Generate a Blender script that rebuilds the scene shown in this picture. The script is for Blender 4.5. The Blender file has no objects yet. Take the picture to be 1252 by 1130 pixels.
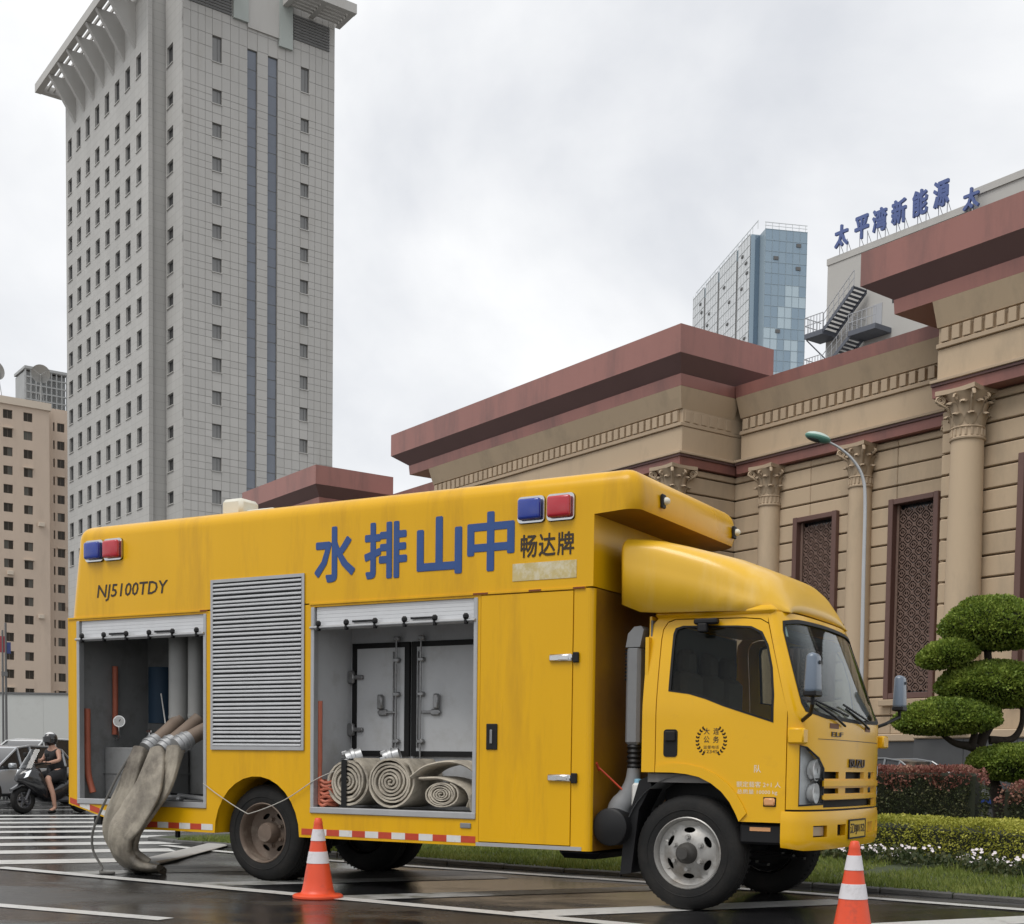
import bpy, bmesh, math, random
from mathutils import Vector, Matrix, noise
from mathutils.geometry import delaunay_2d_cdt
random.seed(7)
R = math.radians
pi = math.pi
scene = bpy.context.scene
COL = scene.collection

# ---------------------------------------------------------------- camera
cam_data = bpy.data.cameras.new('camera')
cam_data.sensor_fit = 'HORIZONTAL'
cam_data.sensor_width = 36.0
cam_data.lens = 36.0 * 1607.6 / 1252.0
cam_data.shift_x = -0.0355
cam_data.shift_y = 0.370
cam_data.clip_start = 0.1
cam_data.clip_end = 3000.0
camera = bpy.data.objects.new('camera', cam_data)
COL.objects.link(camera)
_p, _r = R(-3.22), R(0.85)
_M = Matrix(((1, 0, 0), (0, 0, -1), (0, 1, 0)))
_Rp = Matrix(((1, 0, 0), (0, math.cos(_p), math.sin(_p)), (0, -math.sin(_p), math.cos(_p))))
_Rr = Matrix(((math.cos(_r), -math.sin(_r), 0), (math.sin(_r), math.cos(_r), 0), (0, 0, 1)))
_W = _Rr @ _Rp @ _M
_rot = Matrix((_W[0], -_W[1], -_W[2])).transposed()
camera.matrix_world = Matrix.Translation((0, 0, 1.14)) @ _rot.to_4x4()
scene.camera = camera

# ---------------------------------------------------------------- sky, sun, exposure
SUN_EL, SUN_AZ = 60.0, 222.0          # azimuth clockwise from +Y: behind the camera, a little to the left
world = bpy.data.worlds.new('World')
scene.world = world
world.use_nodes = True
wn, wl = world.node_tree.nodes, world.node_tree.links
wn.clear()
w_out = wn.new('ShaderNodeOutputWorld')
w_bg = wn.new('ShaderNodeBackground')
w_bg.inputs['Strength'].default_value = 0.1
w_sky = wn.new('ShaderNodeTexSky')
w_sky.sky_type = 'NISHITA'
w_sky.sun_disc = False
w_sky.sun_elevation = R(SUN_EL)
w_sky.sun_rotation = R(SUN_AZ)
w_tc = wn.new('ShaderNodeTexCoord')
w_map = wn.new('ShaderNodeMapping')
w_map.inputs['Scale'].default_value = (1.0, 1.0, 1.25)
w_map.inputs['Location'].default_value = (0.4, 0.2, 0.1)
w_n1 = wn.new('ShaderNodeTexNoise')
w_n1.inputs['Scale'].default_value = 2.3
w_n1.inputs['Detail'].default_value = 7.0
w_n1.inputs['Roughness'].default_value = 0.52
w_n1.inputs['Distortion'].default_value = 0.25
w_ramp = wn.new('ShaderNodeValToRGB')
w_ramp.color_ramp.elements[0].position = 0.36
w_ramp.color_ramp.elements[0].color = (0.60, 0.615, 0.645, 1)
w_ramp.color_ramp.elements[1].position = 0.60
w_ramp.color_ramp.elements[1].color = (0.885, 0.885, 0.88, 1)
w_mul = wn.new('ShaderNodeMix')
w_mul.data_type = 'RGBA'
w_mul.blend_type = 'MULTIPLY'
w_mul.inputs['Factor'].default_value = 1.0
w_mul.inputs['B'].default_value = (10.6, 10.6, 10.6, 1)
w_mix = wn.new('ShaderNodeMix')
w_mix.data_type = 'RGBA'
w_mix.inputs['Factor'].default_value = 0.93
wl.new(w_tc.outputs['Generated'], w_map.inputs['Vector'])
wl.new(w_map.outputs['Vector'], w_n1.inputs['Vector'])
wl.new(w_n1.outputs['Fac'], w_ramp.inputs['Fac'])
wl.new(w_ramp.outputs['Color'], w_mul.inputs['A'])
wl.new(w_sky.outputs['Color'], w_mix.inputs['A'])
wl.new(w_mul.outputs['Result'], w_mix.inputs['B'])
wl.new(w_mix.outputs['Result'], w_bg.inputs['Color'])
wl.new(w_bg.outputs['Background'], w_out.inputs['Surface'])

sun_data = bpy.data.lights.new('sun', 'SUN')
sun_data.energy = 1.5
sun_data.angle = R(30.0)
sun_data.color = (1.0, 0.97, 0.93)
sun = bpy.data.objects.new('sun', sun_data)
COL.objects.link(sun)
_d = Vector((math.sin(R(SUN_AZ)) * math.cos(R(SUN_EL)), math.cos(R(SUN_AZ)) * math.cos(R(SUN_EL)), math.sin(R(SUN_EL))))
sun.rotation_euler = _d.to_track_quat('Z', 'Y').to_euler()
sun.location = (0, 0, 60)

scene.view_settings.view_transform = 'Standard'
scene.view_settings.look = 'None'
scene.view_settings.exposure = 0.28
scene.view_settings.gamma = 1.0
scene.view_settings.use_curve_mapping = False

# ---------------------------------------------------------------- materials
MATS = {}
def mat(name, col=(0.5, 0.5, 0.5), rough=0.5, metal=0.0, var=0.0, vscale=2.0, dark=0.7, bump=0.0, bscale=60.0,
        coat=0.0, spec=0.5, stain=None, sscale=1.2, smin=0.55, smax=0.75, emit=None, rvar=0.0, stretch=None, objvar=0.0):
    """procedural principled: base colour varied by noise, optional stain colour patches, fine bump"""
    if name in MATS:
        return MATS[name]
    m = bpy.data.materials.new(name)
    m.use_nodes = True
    n, l = m.node_tree.nodes, m.node_tree.links
    b = n['Principled BSDF']
    b.inputs['Base Color'].default_value = (*col, 1)
    b.inputs['Roughness'].default_value = rough
    b.inputs['Metallic'].default_value = metal
    b.inputs['Specular IOR Level'].default_value = spec
    b.inputs['Coat Weight'].default_value = coat
    b.inputs['Coat Roughness'].default_value = 0.12
    m.diffuse_color = (*col, 1)
    tc = n.new('ShaderNodeTexCoord')
    src = tc.outputs['Object']
    if stretch:
        mp = n.new('ShaderNodeMapping')
        mp.inputs['Scale'].default_value = stretch
        l.new(src, mp.inputs['Vector'])
        src = mp.outputs['Vector']
    last = None
    if var > 0:
        nz = n.new('ShaderNodeTexNoise')
        nz.inputs['Scale'].default_value = vscale
        nz.inputs['Detail'].default_value = 6
        nz.inputs['Roughness'].default_value = 0.62
        l.new(src, nz.inputs['Vector'])
        mr = n.new('ShaderNodeMapRange')
        mr.inputs['From Min'].default_value = 0.3
        mr.inputs['From Max'].default_value = 0.7
        mr.inputs['To Min'].default_value = 0.0
        mr.inputs['To Max'].default_value = var
        l.new(nz.outputs['Fac'], mr.inputs['Value'])
        mx = n.new('ShaderNodeMix')
        mx.data_type = 'RGBA'
        mx.inputs['A'].default_value = (*col, 1)
        mx.inputs['B'].default_value = (*[c * dark for c in col], 1)
        l.new(mr.outputs['Result'], mx.inputs['Factor'])
        last = mx.outputs['Result']
        if rvar:
            rr = n.new('ShaderNodeMapRange')
            rr.inputs['From Min'].default_value = 0.3
            rr.inputs['From Max'].default_value = 0.7
            rr.inputs['To Min'].default_value = max(0.02, rough - rvar)
            rr.inputs['To Max'].default_value = min(1.0, rough + rvar)
            l.new(nz.outputs['Fac'], rr.inputs['Value'])
            l.new(rr.outputs['Result'], b.inputs['Roughness'])
    if stain:
        nz2 = n.new('ShaderNodeTexNoise')
        nz2.inputs['Scale'].default_value = sscale
        nz2.inputs['Detail'].default_value = 8
        nz2.inputs['Roughness'].default_value = 0.68
        l.new(src, nz2.inputs['Vector'])
        mr2 = n.new('ShaderNodeMapRange')
        mr2.inputs['From Min'].default_value = smin
        mr2.inputs['From Max'].default_value = smax
        l.new(nz2.outputs['Fac'], mr2.inputs['Value'])
        mx2 = n.new('ShaderNodeMix')
        mx2.data_type = 'RGBA'
        if last is None:
            mx2.inputs['A'].default_value = (*col, 1)
        else:
            l.new(last, mx2.inputs['A'])
        mx2.inputs['B'].default_value = (*stain, 1)
        l.new(mr2.outputs['Result'], mx2.inputs['Factor'])
        last = mx2.outputs['Result']
    if objvar:   # every piece its own slight tint
        oi = n.new('ShaderNodeObjectInfo')
        mo = n.new('ShaderNodeMapRange')
        mo.inputs['To Min'].default_value = 1 - objvar; mo.inputs['To Max'].default_value = 1 + objvar
        l.new(oi.outputs['Random'], mo.inputs['Value'])
        vm = n.new('ShaderNodeVectorMath'); vm.operation = 'SCALE'
        if last is None: vm.inputs[0].default_value = col
        else: l.new(last, vm.inputs[0])
        l.new(mo.outputs['Result'], vm.inputs['Scale'])
        last = vm.outputs[0]
    if last is not None:
        l.new(last, b.inputs['Base Color'])
    if bump > 0:
        nb = n.new('ShaderNodeTexNoise')
        nb.inputs['Scale'].default_value = bscale
        nb.inputs['Detail'].default_value = 5
        l.new(src, nb.inputs['Vector'])
        bp = n.new('ShaderNodeBump')
        bp.inputs['Strength'].default_value = bump
        bp.inputs['Distance'].default_value = 0.02
        l.new(nb.outputs['Fac'], bp.inputs['Height'])
        l.new(bp.outputs['Normal'], b.inputs['Normal'])
    if emit:
        b.inputs['Emission Color'].default_value = (*emit[:3], 1)
        b.inputs['Emission Strength'].default_value = emit[3]
    MATS[name] = m
    return m

def glass(name, tint=(0.6, 0.65, 0.65), alpha=0.35, rough=0.03, spec=0.5):
    """thin tinted pane: part clear, part glossy dielectric"""
    if name in MATS:
        return MATS[name]
    m = bpy.data.materials.new(name)
    m.use_nodes = True
    n, l = m.node_tree.nodes, m.node_tree.links
    n.clear()
    out = n.new('ShaderNodeOutputMaterial')
    tr = n.new('ShaderNodeBsdfTransparent')
    tr.inputs['Color'].default_value = (*tint, 1)
    pr = n.new('ShaderNodeBsdfPrincipled')
    pr.inputs['Base Color'].default_value = (0.02, 0.025, 0.028, 1)
    pr.inputs['Coat Weight'].default_value = 1.0
    pr.inputs['Coat Roughness'].default_value = 0.02
    pr.inputs['Roughness'].default_value = rough
    pr.inputs['Specular IOR Level'].default_value = spec
    mx = n.new('ShaderNodeMixShader')
    fr = n.new('ShaderNodeLayerWeight'); fr.inputs['Blend'].default_value = .5
    pw_ = n.new('ShaderNodeMath'); pw_.operation = 'POWER'; l.new(fr.outputs['Facing'], pw_.inputs[0]); pw_.inputs[1].default_value = 3.5
    ma = n.new('ShaderNodeMath'); ma.operation = 'MULTIPLY_ADD'; ma.use_clamp = True
    l.new(pw_.outputs[0], ma.inputs[0]); ma.inputs[1].default_value = .8; ma.inputs[2].default_value = alpha + .03
    l.new(ma.outputs[0], mx.inputs['Fac'])
    l.new(tr.outputs[0], mx.inputs[1])
    l.new(pr.outputs[0], mx.inputs[2])
    l.new(mx.outputs[0], out.inputs['Surface'])
    m.diffuse_color = (0.1, 0.12, 0.12, 1)
    MATS[name] = m
    return m

# ---------------------------------------------------------------- geometry helpers
class MB:
    """collects faces; build() links them as ONE mesh object"""
    def __init__(s):
        s.v, s.f, s.m = [], [], []
    def add(s, verts, faces, mi=0):
        o = len(s.v)
        s.v.extend([tuple(v) for v in verts])
        for f in faces:
            s.f.append(tuple(i + o for i in f))
            s.m.append(mi)
    def box(s, x0, x1, y0, y1, z0, z1, mi=0):
        x0, x1 = min(x0, x1), max(x0, x1); y0, y1 = min(y0, y1), max(y0, y1); z0, z1 = min(z0, z1), max(z0, z1)
        s.add([(x0, y0, z0), (x1, y0, z0), (x1, y1, z0), (x0, y1, z0), (x0, y0, z1), (x1, y0, z1), (x1, y1, z1), (x0, y1, z1)],
              [(0, 3, 2, 1), (4, 5, 6, 7), (0, 1, 5, 4), (1, 2, 6, 5), (2, 3, 7, 6), (3, 0, 4, 7)], mi)
    def rbox(s, x0, x1, y0, y1, z0, z1, c=0.01, mi=0):
        """box with all edges chamfered by c"""
        c = min(c, (x1 - x0) * .45, (y1 - y0) * .45, (z1 - z0) * .45)
        V, idx = [], {}
        X, Y, Z = (x0, x1), (y0, y1), (z0, z1)
        for i in (0, 1):
            for j in (0, 1):
                for k in (0, 1):
                    sx, sy, sz = (1 - 2 * i), (1 - 2 * j), (1 - 2 * k)
                    for ax in range(3):
                        p = [X[i] + sx * c, Y[j] + sy * c, Z[k] + sz * c]
                        p[ax] = (X[i], Y[j], Z[k])[ax]
                        idx[(i, j, k, ax)] = len(V)
                        V.append(p)
        F = []
        for ax in range(3):
            for side in (0, 1):
                a, b = [q for q in range(3) if q != ax]
                cyc = []
                for (ia, ib) in ((0, 0), (1, 0), (1, 1), (0, 1)):
                    t = [0, 0, 0]; t[ax] = side; t[a] = ia; t[b] = ib
                    cyc.append(idx[(*t, ax)])
                F.append(cyc)
        for ax in range(3):
            a, b = [q for q in range(3) if q != ax]
            for ia in (0, 1):
                for ib in (0, 1):
                    q = []
                    for e in (0, 1):
                        t = [0, 0, 0]; t[ax] = e; t[a] = ia; t[b] = ib
                        q.append((idx[(*t, a)], idx[(*t, b)]))
                    F.append([q[0][0], q[1][0], q[1][1], q[0][1]])
        for i in (0, 1):
            for j in (0, 1):
                for k in (0, 1):
                    F.append([idx[(i, j, k, 0)], idx[(i, j, k, 1)], idx[(i, j, k, 2)]])
        ctr = Vector(((x0 + x1) / 2, (y0 + y1) / 2, (z0 + z1) / 2))
        FF = []
        for f in F:
            p = [Vector(V[i]) for i in f]
            nn = (p[1] - p[0]).cross(p[2] - p[0])
            mid = sum(p, Vector()) / len(p)
            FF.append(f if nn.dot(mid - ctr) > 0 else f[::-1])
        s.add(V, FF, mi)
    def frustum(s, p0, p1, r0, r1, n=12, mi=0, caps=True, ph=0.0):
        p0, p1 = Vector(p0), Vector(p1)
        d = (p1 - p0)
        if d.length < 1e-9:
            return
        d.normalize()
        a = d.orthogonal().normalized() if abs(d.z) < 0.99 else Vector((1, 0, 0))
        b = d.cross(a)
        V = []
        for (p, r) in ((p0, r0), (p1, r1)):
            for i in range(n):
                t = 2 * pi * i / n + ph
                V.append(p + a * (math.cos(t) * r) + b * (math.sin(t) * r))
        F = [(i, (i + 1) % n, n + (i + 1) % n, n + i) for i in range(n)]
        if caps:
            F += [tuple(range(n))[::-1], tuple(range(n, 2 * n))]
        s.add(V, F, mi)
    def tube(s, pts, rad, n=8, mi=0, caps=True, flat=None):
        """sweep along pts; rad float or list; flat: list of (width,height) half sizes with a fixed side vector"""
        pts = [Vector(p) for p in pts]
        k = len(pts)
        V = []
        prev = None
        for i, p in enumerate(pts):
            d = (pts[min(i + 1, k - 1)] - pts[max(i - 1, 0)])
            d.normalize()
            if prev is None:
                a = d.orthogonal().normalized()
            else:
                a = (prev - d * prev.dot(d)).normalized()
            prev = a
            b = d.cross(a)
            r = rad[i] if isinstance(rad, (list, tuple)) else rad
            for j in range(n):
                t = 2 * pi * j / n
                V.append(p + a * (math.cos(t) * r) + b * (math.sin(t) * r))
        F = []
        for i in range(k - 1):
            for j in range(n):
                j2 = (j + 1) % n
                F.append((i * n + j, i * n + j2, (i + 1) * n + j2, (i + 1) * n + j))
        if caps:
            F += [tuple(range(n))[::-1], tuple(range((k - 1) * n, k * n))]
        s.add(V, F, mi)
    def ribbon(s, pts, sides, W, T, n=16, mi=0, pw=0.55):
        """flattened tube: half width W[i] along sides[i], half thickness T[i]"""
        pts = [Vector(p) for p in pts]
        k = len(pts)
        V = []
        for i, p in enumerate(pts):
            d = (pts[min(i + 1, k - 1)] - pts[max(i - 1, 0)]).normalized()
            a = Vector(sides[i])
            a = (a - d * a.dot(d)).normalized()
            b = d.cross(a)
            for j in range(n):
                t = 2 * pi * j / n
                c, q = math.cos(t), math.sin(t)
                V.append(p + a * (math.copysign(abs(c) ** 0.8, c) * W[i]) + b * (math.copysign(abs(q) ** pw, q) * T[i]))
        F = []
        for i in range(k - 1):
            for j in range(n):
                j2 = (j + 1) % n
                F.append((i * n + j, i * n + j2, (i + 1) * n + j2, (i + 1) * n + j))
        F += [tuple(range(n))[::-1], tuple(range((k - 1) * n, k * n))]
        s.add(V, F, mi)
    def lathe(s, prof, n=24, origin=(0, 0, 0), axis='Z', mi=0, flip=False):
        """prof: list of (radius, height) revolved about axis"""
        o = Vector(origin)
        V = []
        for (r, h) in prof:
            for i in range(n):
                t = 2 * pi * i / n
                c, q = math.cos(t) * r, math.sin(t) * r
                if axis == 'Z': V.append(o + Vector((c, q, h)))
                elif axis == 'Y': V.append(o + Vector((c, h, q)))
                else: V.append(o + Vector((h, c, q)))
        F = []
        for i in range(len(prof) - 1):
            for j in range(n):
                j2 = (j + 1) % n
                q = (i * n + j, i * n + j2, (i + 1) * n + j2, (i + 1) * n + j)
                F.append(q[::-1] if (axis == 'Y') != flip else q)
        s.add(V, F, mi)
    def prism(s, poly, a, b, axis='Y', mi=0):
        """extrude a 2D polygon between a and b along axis; poly in the two other axes order"""
        def P(u, v, h):
            return (u, h, v) if axis == 'Y' else ((u, v, h) if axis == 'Z' else (h, u, v))
        n = len(poly)
        V = [P(u, v, a) for u, v in poly] + [P(u, v, b) for u, v in poly]
        F = [tuple(range(n)), tuple(range(n, 2 * n))[::-1]] + [(i, i + n, (i + 1) % n + n, (i + 1) % n) for i in range(n)]
        s.add(V, F, mi)
    def panel(s, outer, holes, fn, th, grid=None, mi=0):
        """2D outline with holes, triangulated with inner grid points and mapped by fn(u, v, depth) into a shell of depth th"""
        pts, edges = [], []
        def loop(poly):
            st = len(pts)
            for (u, v) in poly: pts.append(Vector((u, v)))
            k = len(poly)
            for i in range(k): edges.append((st + i, st + (i + 1) % k))
        def sub(poly, step):
            if not step: return poly
            out = []
            for i in range(len(poly)):
                a, b = Vector(poly[i]), Vector(poly[(i + 1) % len(poly)])
                k = max(1, int(math.ceil((b - a).length / step)))
                for j in range(k): out.append(tuple(a + (b - a) * (j / k)))
            return out
        loop(sub(outer, grid))
        for h in holes: loop(sub(h, grid))
        if grid:
            us = [p[0] for p in outer]; vs = [p[1] for p in outer]
            nu = int((max(us) - min(us)) / grid) + 1; nv = int((max(vs) - min(vs)) / grid) + 1
            for i in range(1, nu):
                for j in range(1, nv):
                    pts.append(Vector((min(us) + i * grid + 0.0007 * j, min(vs) + j * grid)))
        V2, E2, F2, _, _, _ = delaunay_2d_cdt(pts, edges, [], 0, 1e-6)
        def isin(p, poly):
            c = False
            for i in range(len(poly)):
                x1, y1 = poly[i]; x2, y2 = poly[i - 1]
                if (y1 > p.y) != (y2 > p.y) and p.x < (x2 - x1) * (p.y - y1) / (y2 - y1) + x1: c = not c
            return c
        keep = []
        for f in F2:
            ct = sum((V2[i] for i in f), Vector((0, 0))) / len(f)
            if isin(ct, outer) and not any(isin(ct, h) for h in holes): keep.append(f)
        F2 = keep
        used = sorted({i for f in F2 for i in f})
        remap = {o: i for i, o in enumerate(used)}
        n = len(used)
        V = [fn(V2[i].x, V2[i].y, 0.0) for i in used] + [fn(V2[i].x, V2[i].y, th) for i in used]
        F, cnt = [], {}
        for f in F2:
            g = [remap[i] for i in f]
            F.append(tuple(g))
            F.append(tuple(i + n for i in g[::-1]))
            for a, b in zip(g, g[1:] + g[:1]):
                cnt[(a, b)] = 1
        for (a, b) in list(cnt):
            if (b, a) not in cnt:
                F.append((b, a, a + n, b + n))
        s.add(V, F, mi)
    def mesh(s, name, mats, smooth=None):
        me = bpy.data.meshes.new(name)
        me.from_pydata(s.v, [], s.f)
        if not isinstance(mats, (list, tuple)): mats = [mats]
        for m in mats: me.materials.append(m)
        if len(mats) > 1:
            me.polygons.foreach_set('material_index', s.m)
        if smooth is not None:
            me.polygons.foreach_set('use_smooth', [True] * len(me.polygons))
            me.set_sharp_from_angle(angle=R(smooth))
        me.update()
        return me
    def build(s, name, mats, parent=None, smooth=None, fix=False, **kw):
        me = s.mesh(name, mats, None if fix else smooth)
        if fix:
            bm = bmesh.new(); bm.from_mesh(me)
            bmesh.ops.remove_doubles(bm, verts=bm.verts, dist=1e-5)
            bmesh.ops.recalc_face_normals(bm, faces=bm.faces)
            bm.to_mesh(me); bm.free()
            if smooth is not None:
                me.polygons.foreach_set('use_smooth', [True] * len(me.polygons))
                me.set_sharp_from_angle(angle=R(smooth))
        return link(name, me, parent, **kw)

def link(name, data, parent=None, loc=(0, 0, 0), rot=(0, 0, 0), label=None, cat=None, group=None, kind=None, scale=None):
    o = bpy.data.objects.new(name, data)
    COL.objects.link(o)
    if parent is not None: o.parent = parent
    o.location = loc
    o.rotation_euler = rot
    if scale: o.scale = scale
    if label: o['label'] = label
    if cat: o['category'] = cat
    if group: o['group'] = group
    if kind: o['kind'] = kind
    return o
def thing(name, label, cat, loc=(0, 0, 0), rotz=0.0, group=None):
    o = link(name, None, None, loc, (0, 0, rotz), label, cat, group)
    o.empty_display_size = 0.2
    return o
def one_box(name, parent, m, *b, c=0.0, **kw):
    k = MB()
    k.rbox(*b, c=c) if c else k.box(*b)
    return k.build(name, m, parent, **kw)
def copy_tree(o, parent=None):
    c = o.copy(); COL.objects.link(c); c.parent = parent
    for ch in list(o.children): copy_tree(ch, c)
    return c
def spline(pts, k=6):
    """Catmull-Rom through pts"""
    P = [Vector(p) for p in pts]
    P = [P[0] * 2 - P[1]] + P + [P[-1] * 2 - P[-2]]
    out = []
    for i in range(1, len(P) - 2):
        for j in range(k):
            t = j / k
            a, b, c, d = P[i - 1], P[i], P[i + 1], P[i + 2]
            out.append(0.5 * ((2 * b) + (c - a) * t + (2 * a - 5 * b + 4 * c - d) * t * t + (3 * b - a - 3 * c + d) * t ** 3))
    out.append(P[-2])
    return out
def lerp_list(keys, n):
    out = []
    for i in range(n):
        t = i / (n - 1) * (len(keys) - 1)
        k = min(int(t), len(keys) - 2)
        out.append(keys[k] + (keys[k + 1] - keys[k]) * (t - k))
    return out
_txt = {}
def text_mesh(body, size=1.0, bold=0.0, shear=0.0, space=1.0):
    """glyphs as a flat mesh in XY, centred"""
    key = (body, size, bold, shear, space)
    if key in _txt: return _txt[key]
    c = bpy.data.curves.new('glyph', 'FONT')
    c.body = body; c.size = size; c.resolution_u = 2; c.offset = bold; c.shear = shear; c.space_character = space
    o = bpy.data.objects.new('glyph', c)
    COL.objects.link(o)
    bpy.context.view_layer.update()
    me = bpy.data.meshes.new_from_object(o.evaluated_get(bpy.context.evaluated_depsgraph_get()))
    bpy.data.objects.remove(o); bpy.data.curves.remove(c)
    xs = [v.co.x for v in me.vertices]; ys = [v.co.y for v in me.vertices]
    cx, cy = (min(xs) + max(xs)) / 2, (min(ys) + max(ys)) / 2
    for v in me.vertices: v.co.x -= cx; v.co.y -= cy
    me['w'] = max(xs) - min(xs); me['h'] = max(ys) - min(ys)
    _txt[key] = me
    return me
def text_on(name, body, m, parent, center, w, h, right=(1, 0, 0), up=(0, 0, 1), depth=0.004, bold=0.0, shear=0.0, space=1.0, fat=0.0, **kw):
    """lettering fitted to w x h metres, as thin raised glyphs, with its front facing right x up"""
    src = text_mesh(body, 1.0, bold, shear, space)
    sx, sy = w / src['w'], h / src['h']
    r, u = Vector(right).normalized(), Vector(up).normalized()
    nrm = r.cross(u)
    me = src.copy()
    bm = bmesh.new(); bm.from_mesh(me)
    if depth > 0.002:
        res = bmesh.ops.extrude_face_region(bm, geom=list(bm.faces))
        for v in res['geom']:
            if isinstance(v, bmesh.types.BMVert): v.co.z = depth
    if fat:   # heavier strokes: the glyph doubled on itself with small shifts, each layer a hair above the last
        src_geom = list(bm.verts) + list(bm.edges) + list(bm.faces)
        base = [v for v in bm.verts]
        dirs = [(1, 0), (-1, 0), (0, 1), (0, -1), (.7, .7), (-.7, .7), (.7, -.7), (-.7, -.7)]
        for k, (dx, dy) in enumerate(dirs):
            d2 = bmesh.ops.duplicate(bm, geom=src_geom)
            for g in d2['geom']:
                if isinstance(g, bmesh.types.BMVert):
                    g.co.x += dx * fat; g.co.y += dy * fat; g.co.z += .00035 * (k + 1) * (1 if g.co.z > 1e-5 or depth <= .002 else -1)
    for v in bm.verts:
        x, y, z = v.co
        v.co = r * (x * sx) + u * (y * sy) + nrm * z
    bm.to_mesh(me); bm.free()
    me.materials.clear(); me.materials.append(m)
    me.polygons.foreach_set('use_smooth', [False] * len(me.polygons))
    return link(name, me, parent, loc=center, **kw)
# ================================================================ ground, road, markings, island
def asphalt_mat():
    m = bpy.data.materials.new('wet_asphalt')
    m.use_nodes = True
    n, l = m.node_tree.nodes, m.node_tree.links
    b = n['Principled BSDF']
    tc = n.new('ShaderNodeTexCoord')
    def nz(scale, detail=6, rough=.6, st=None):
        x = n.new('ShaderNodeTexNoise')
        x.inputs['Scale'].default_value = scale; x.inputs['Detail'].default_value = detail; x.inputs['Roughness'].default_value = rough
        src = tc.outputs['Object']
        if st:
            mp = n.new('ShaderNodeMapping'); mp.inputs['Scale'].default_value = st[0]; mp.inputs['Rotation'].default_value = (0, 0, st[1])
            l.new(src, mp.inputs['Vector']); src = mp.outputs['Vector']
        l.new(src, x.inputs['Vector'])
        return x
    def mr(src, a, c, d, e):
        x = n.new('ShaderNodeMapRange')
        x.inputs['From Min'].default_value = a; x.inputs['From Max'].default_value = c
        x.inputs['To Min'].default_value = d; x.inputs['To Max'].default_value = e
        l.new(src, x.inputs['Value']); return x.outputs['Result']
    big = nz(0.33, 5, .55, ((0.7, 1.5, 1), R(30)))      # where the water stands
    fine = nz(140, 3, .7)
    mid = nz(3.0, 7, .65)
    wet = mr(big.outputs['Fac'], .30, .47, 0.0, 1.0)     # 1 = film of water
    col = n.new('ShaderNodeMix'); col.data_type = 'RGBA'
    col.inputs['A'].default_value = (.064, .063, .061, 1); col.inputs['B'].default_value = (.017, .017, .018, 1)
    l.new(wet, col.inputs['Factor'])
    v = n.new('ShaderNodeMix'); v.data_type = 'RGBA'; v.blend_type = 'MULTIPLY'
    v.inputs['Factor'].default_value = 1.0
    l.new(col.outputs['Result'], v.inputs['A'])
    gr = n.new('ShaderNodeCombineColor')
    g = n.new('ShaderNodeMath'); g.operation = 'MULTIPLY'
    l.new(mr(mid.outputs['Fac'], .25, .75, .6, 1.35), g.inputs[0])
    l.new(mr(fine.outputs['Fac'], .3, .7, .35, 1.9), g.inputs[1])
    for c in ('Red', 'Green', 'Blue'): l.new(g.outputs[0], gr.inputs[c])
    l.new(gr.outputs['Color'], v.inputs['B'])
    # hairline cracks, here and there
    vo = n.new('ShaderNodeTexVoronoi'); vo.feature = 'DISTANCE_TO_EDGE'; vo.inputs['Scale'].default_value = .55
    wob = n.new('ShaderNodeVectorMath'); wob.operation = 'MULTIPLY_ADD'
    l.new(nz(1.8, 5, .6).outputs['Color'], wob.inputs[0]); wob.inputs[1].default_value = (.9, .9, 0); l.new(tc.outputs['Object'], wob.inputs[2])
    l.new(wob.outputs[0], vo.inputs['Vector'])
    ck = n.new('ShaderNodeMath'); ck.operation = 'MULTIPLY'
    l.new(mr(vo.outputs['Distance'], .004, .016, 1.0, 0.0), ck.inputs[0]); l.new(mr(nz(.5, 3).outputs['Fac'], .48, .60, 0.0, .85), ck.inputs[1])
    cm = n.new('ShaderNodeMix'); cm.data_type = 'RGBA'; l.new(ck.outputs[0], cm.inputs['Factor']); l.new(v.outputs['Result'], cm.inputs['A']); cm.inputs['B'].default_value = (.006, .006, .006, 1)
    l.new(cm.outputs['Result'], b.inputs['Base Color'])
    ro = n.new('ShaderNodeMath'); ro.operation = 'ADD'
    l.new(mr(big.outputs['Fac'], .36, .54, .40, .04), ro.inputs[0])
    l.new(mr(mid.outputs['Fac'], .3, .7, -.03, .08), ro.inputs[1])
    l.new(ro.outputs[0], b.inputs['Roughness'])
    bp = n.new('ShaderNodeBump'); bp.inputs['Distance'].default_value = .012
    l.new(fine.outputs['Fac'], bp.inputs['Height'])
    l.new(mr(big.outputs['Fac'], .30, .47, .6, .05), bp.inputs['Strength'])
    l.new(bp.outputs['Normal'], b.inputs['Normal'])
    b.inputs['Specular IOR Level'].default_value = .5
    return m
M_asph = asphalt_mat()
M_pave = mat('far_paving', (.17, .165, .155), .6, var=.6, vscale=.3, dark=.6)
M_paint = mat('road_paint', (.62, .62, .60), .28, var=.5, vscale=3.0, dark=.75, stain=(.10, .10, .10), sscale=7.0, smin=.56, smax=.80, bump=.25, bscale=140)
M_paint_old = mat('worn_road_paint', (.40, .40, .39), .3, var=.5, vscale=3.0, dark=.7, stain=(.07, .07, .04), sscale=4.0, smin=.46, smax=.70, bump=.25, bscale=140)
M_kerb = mat('kerb_concrete', (.085, .084, .08), .7, var=.6, vscale=5, dark=.5, bump=.3, bscale=40)
M_soil = mat('lawn_soil', (.045, .06, .022), .95, var=.6, vscale=6, dark=.5, bump=.4, bscale=30)

k = MB(); k.add([(-1500, -300, -.012), (1500, -300, -.012), (1500, 2600, -.012), (-1500, 2600, -.012)], [(0, 1, 2, 3)])
k.build('ground', M_pave, kind='structure')
k = MB(); k.add([(-70, -25, 0), (60, -25, 0), (60, 58, 0), (-70, 58, 0)], [(0, 1, 2, 3)])
road = k.build('road', M_asph, kind='structure')

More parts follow.
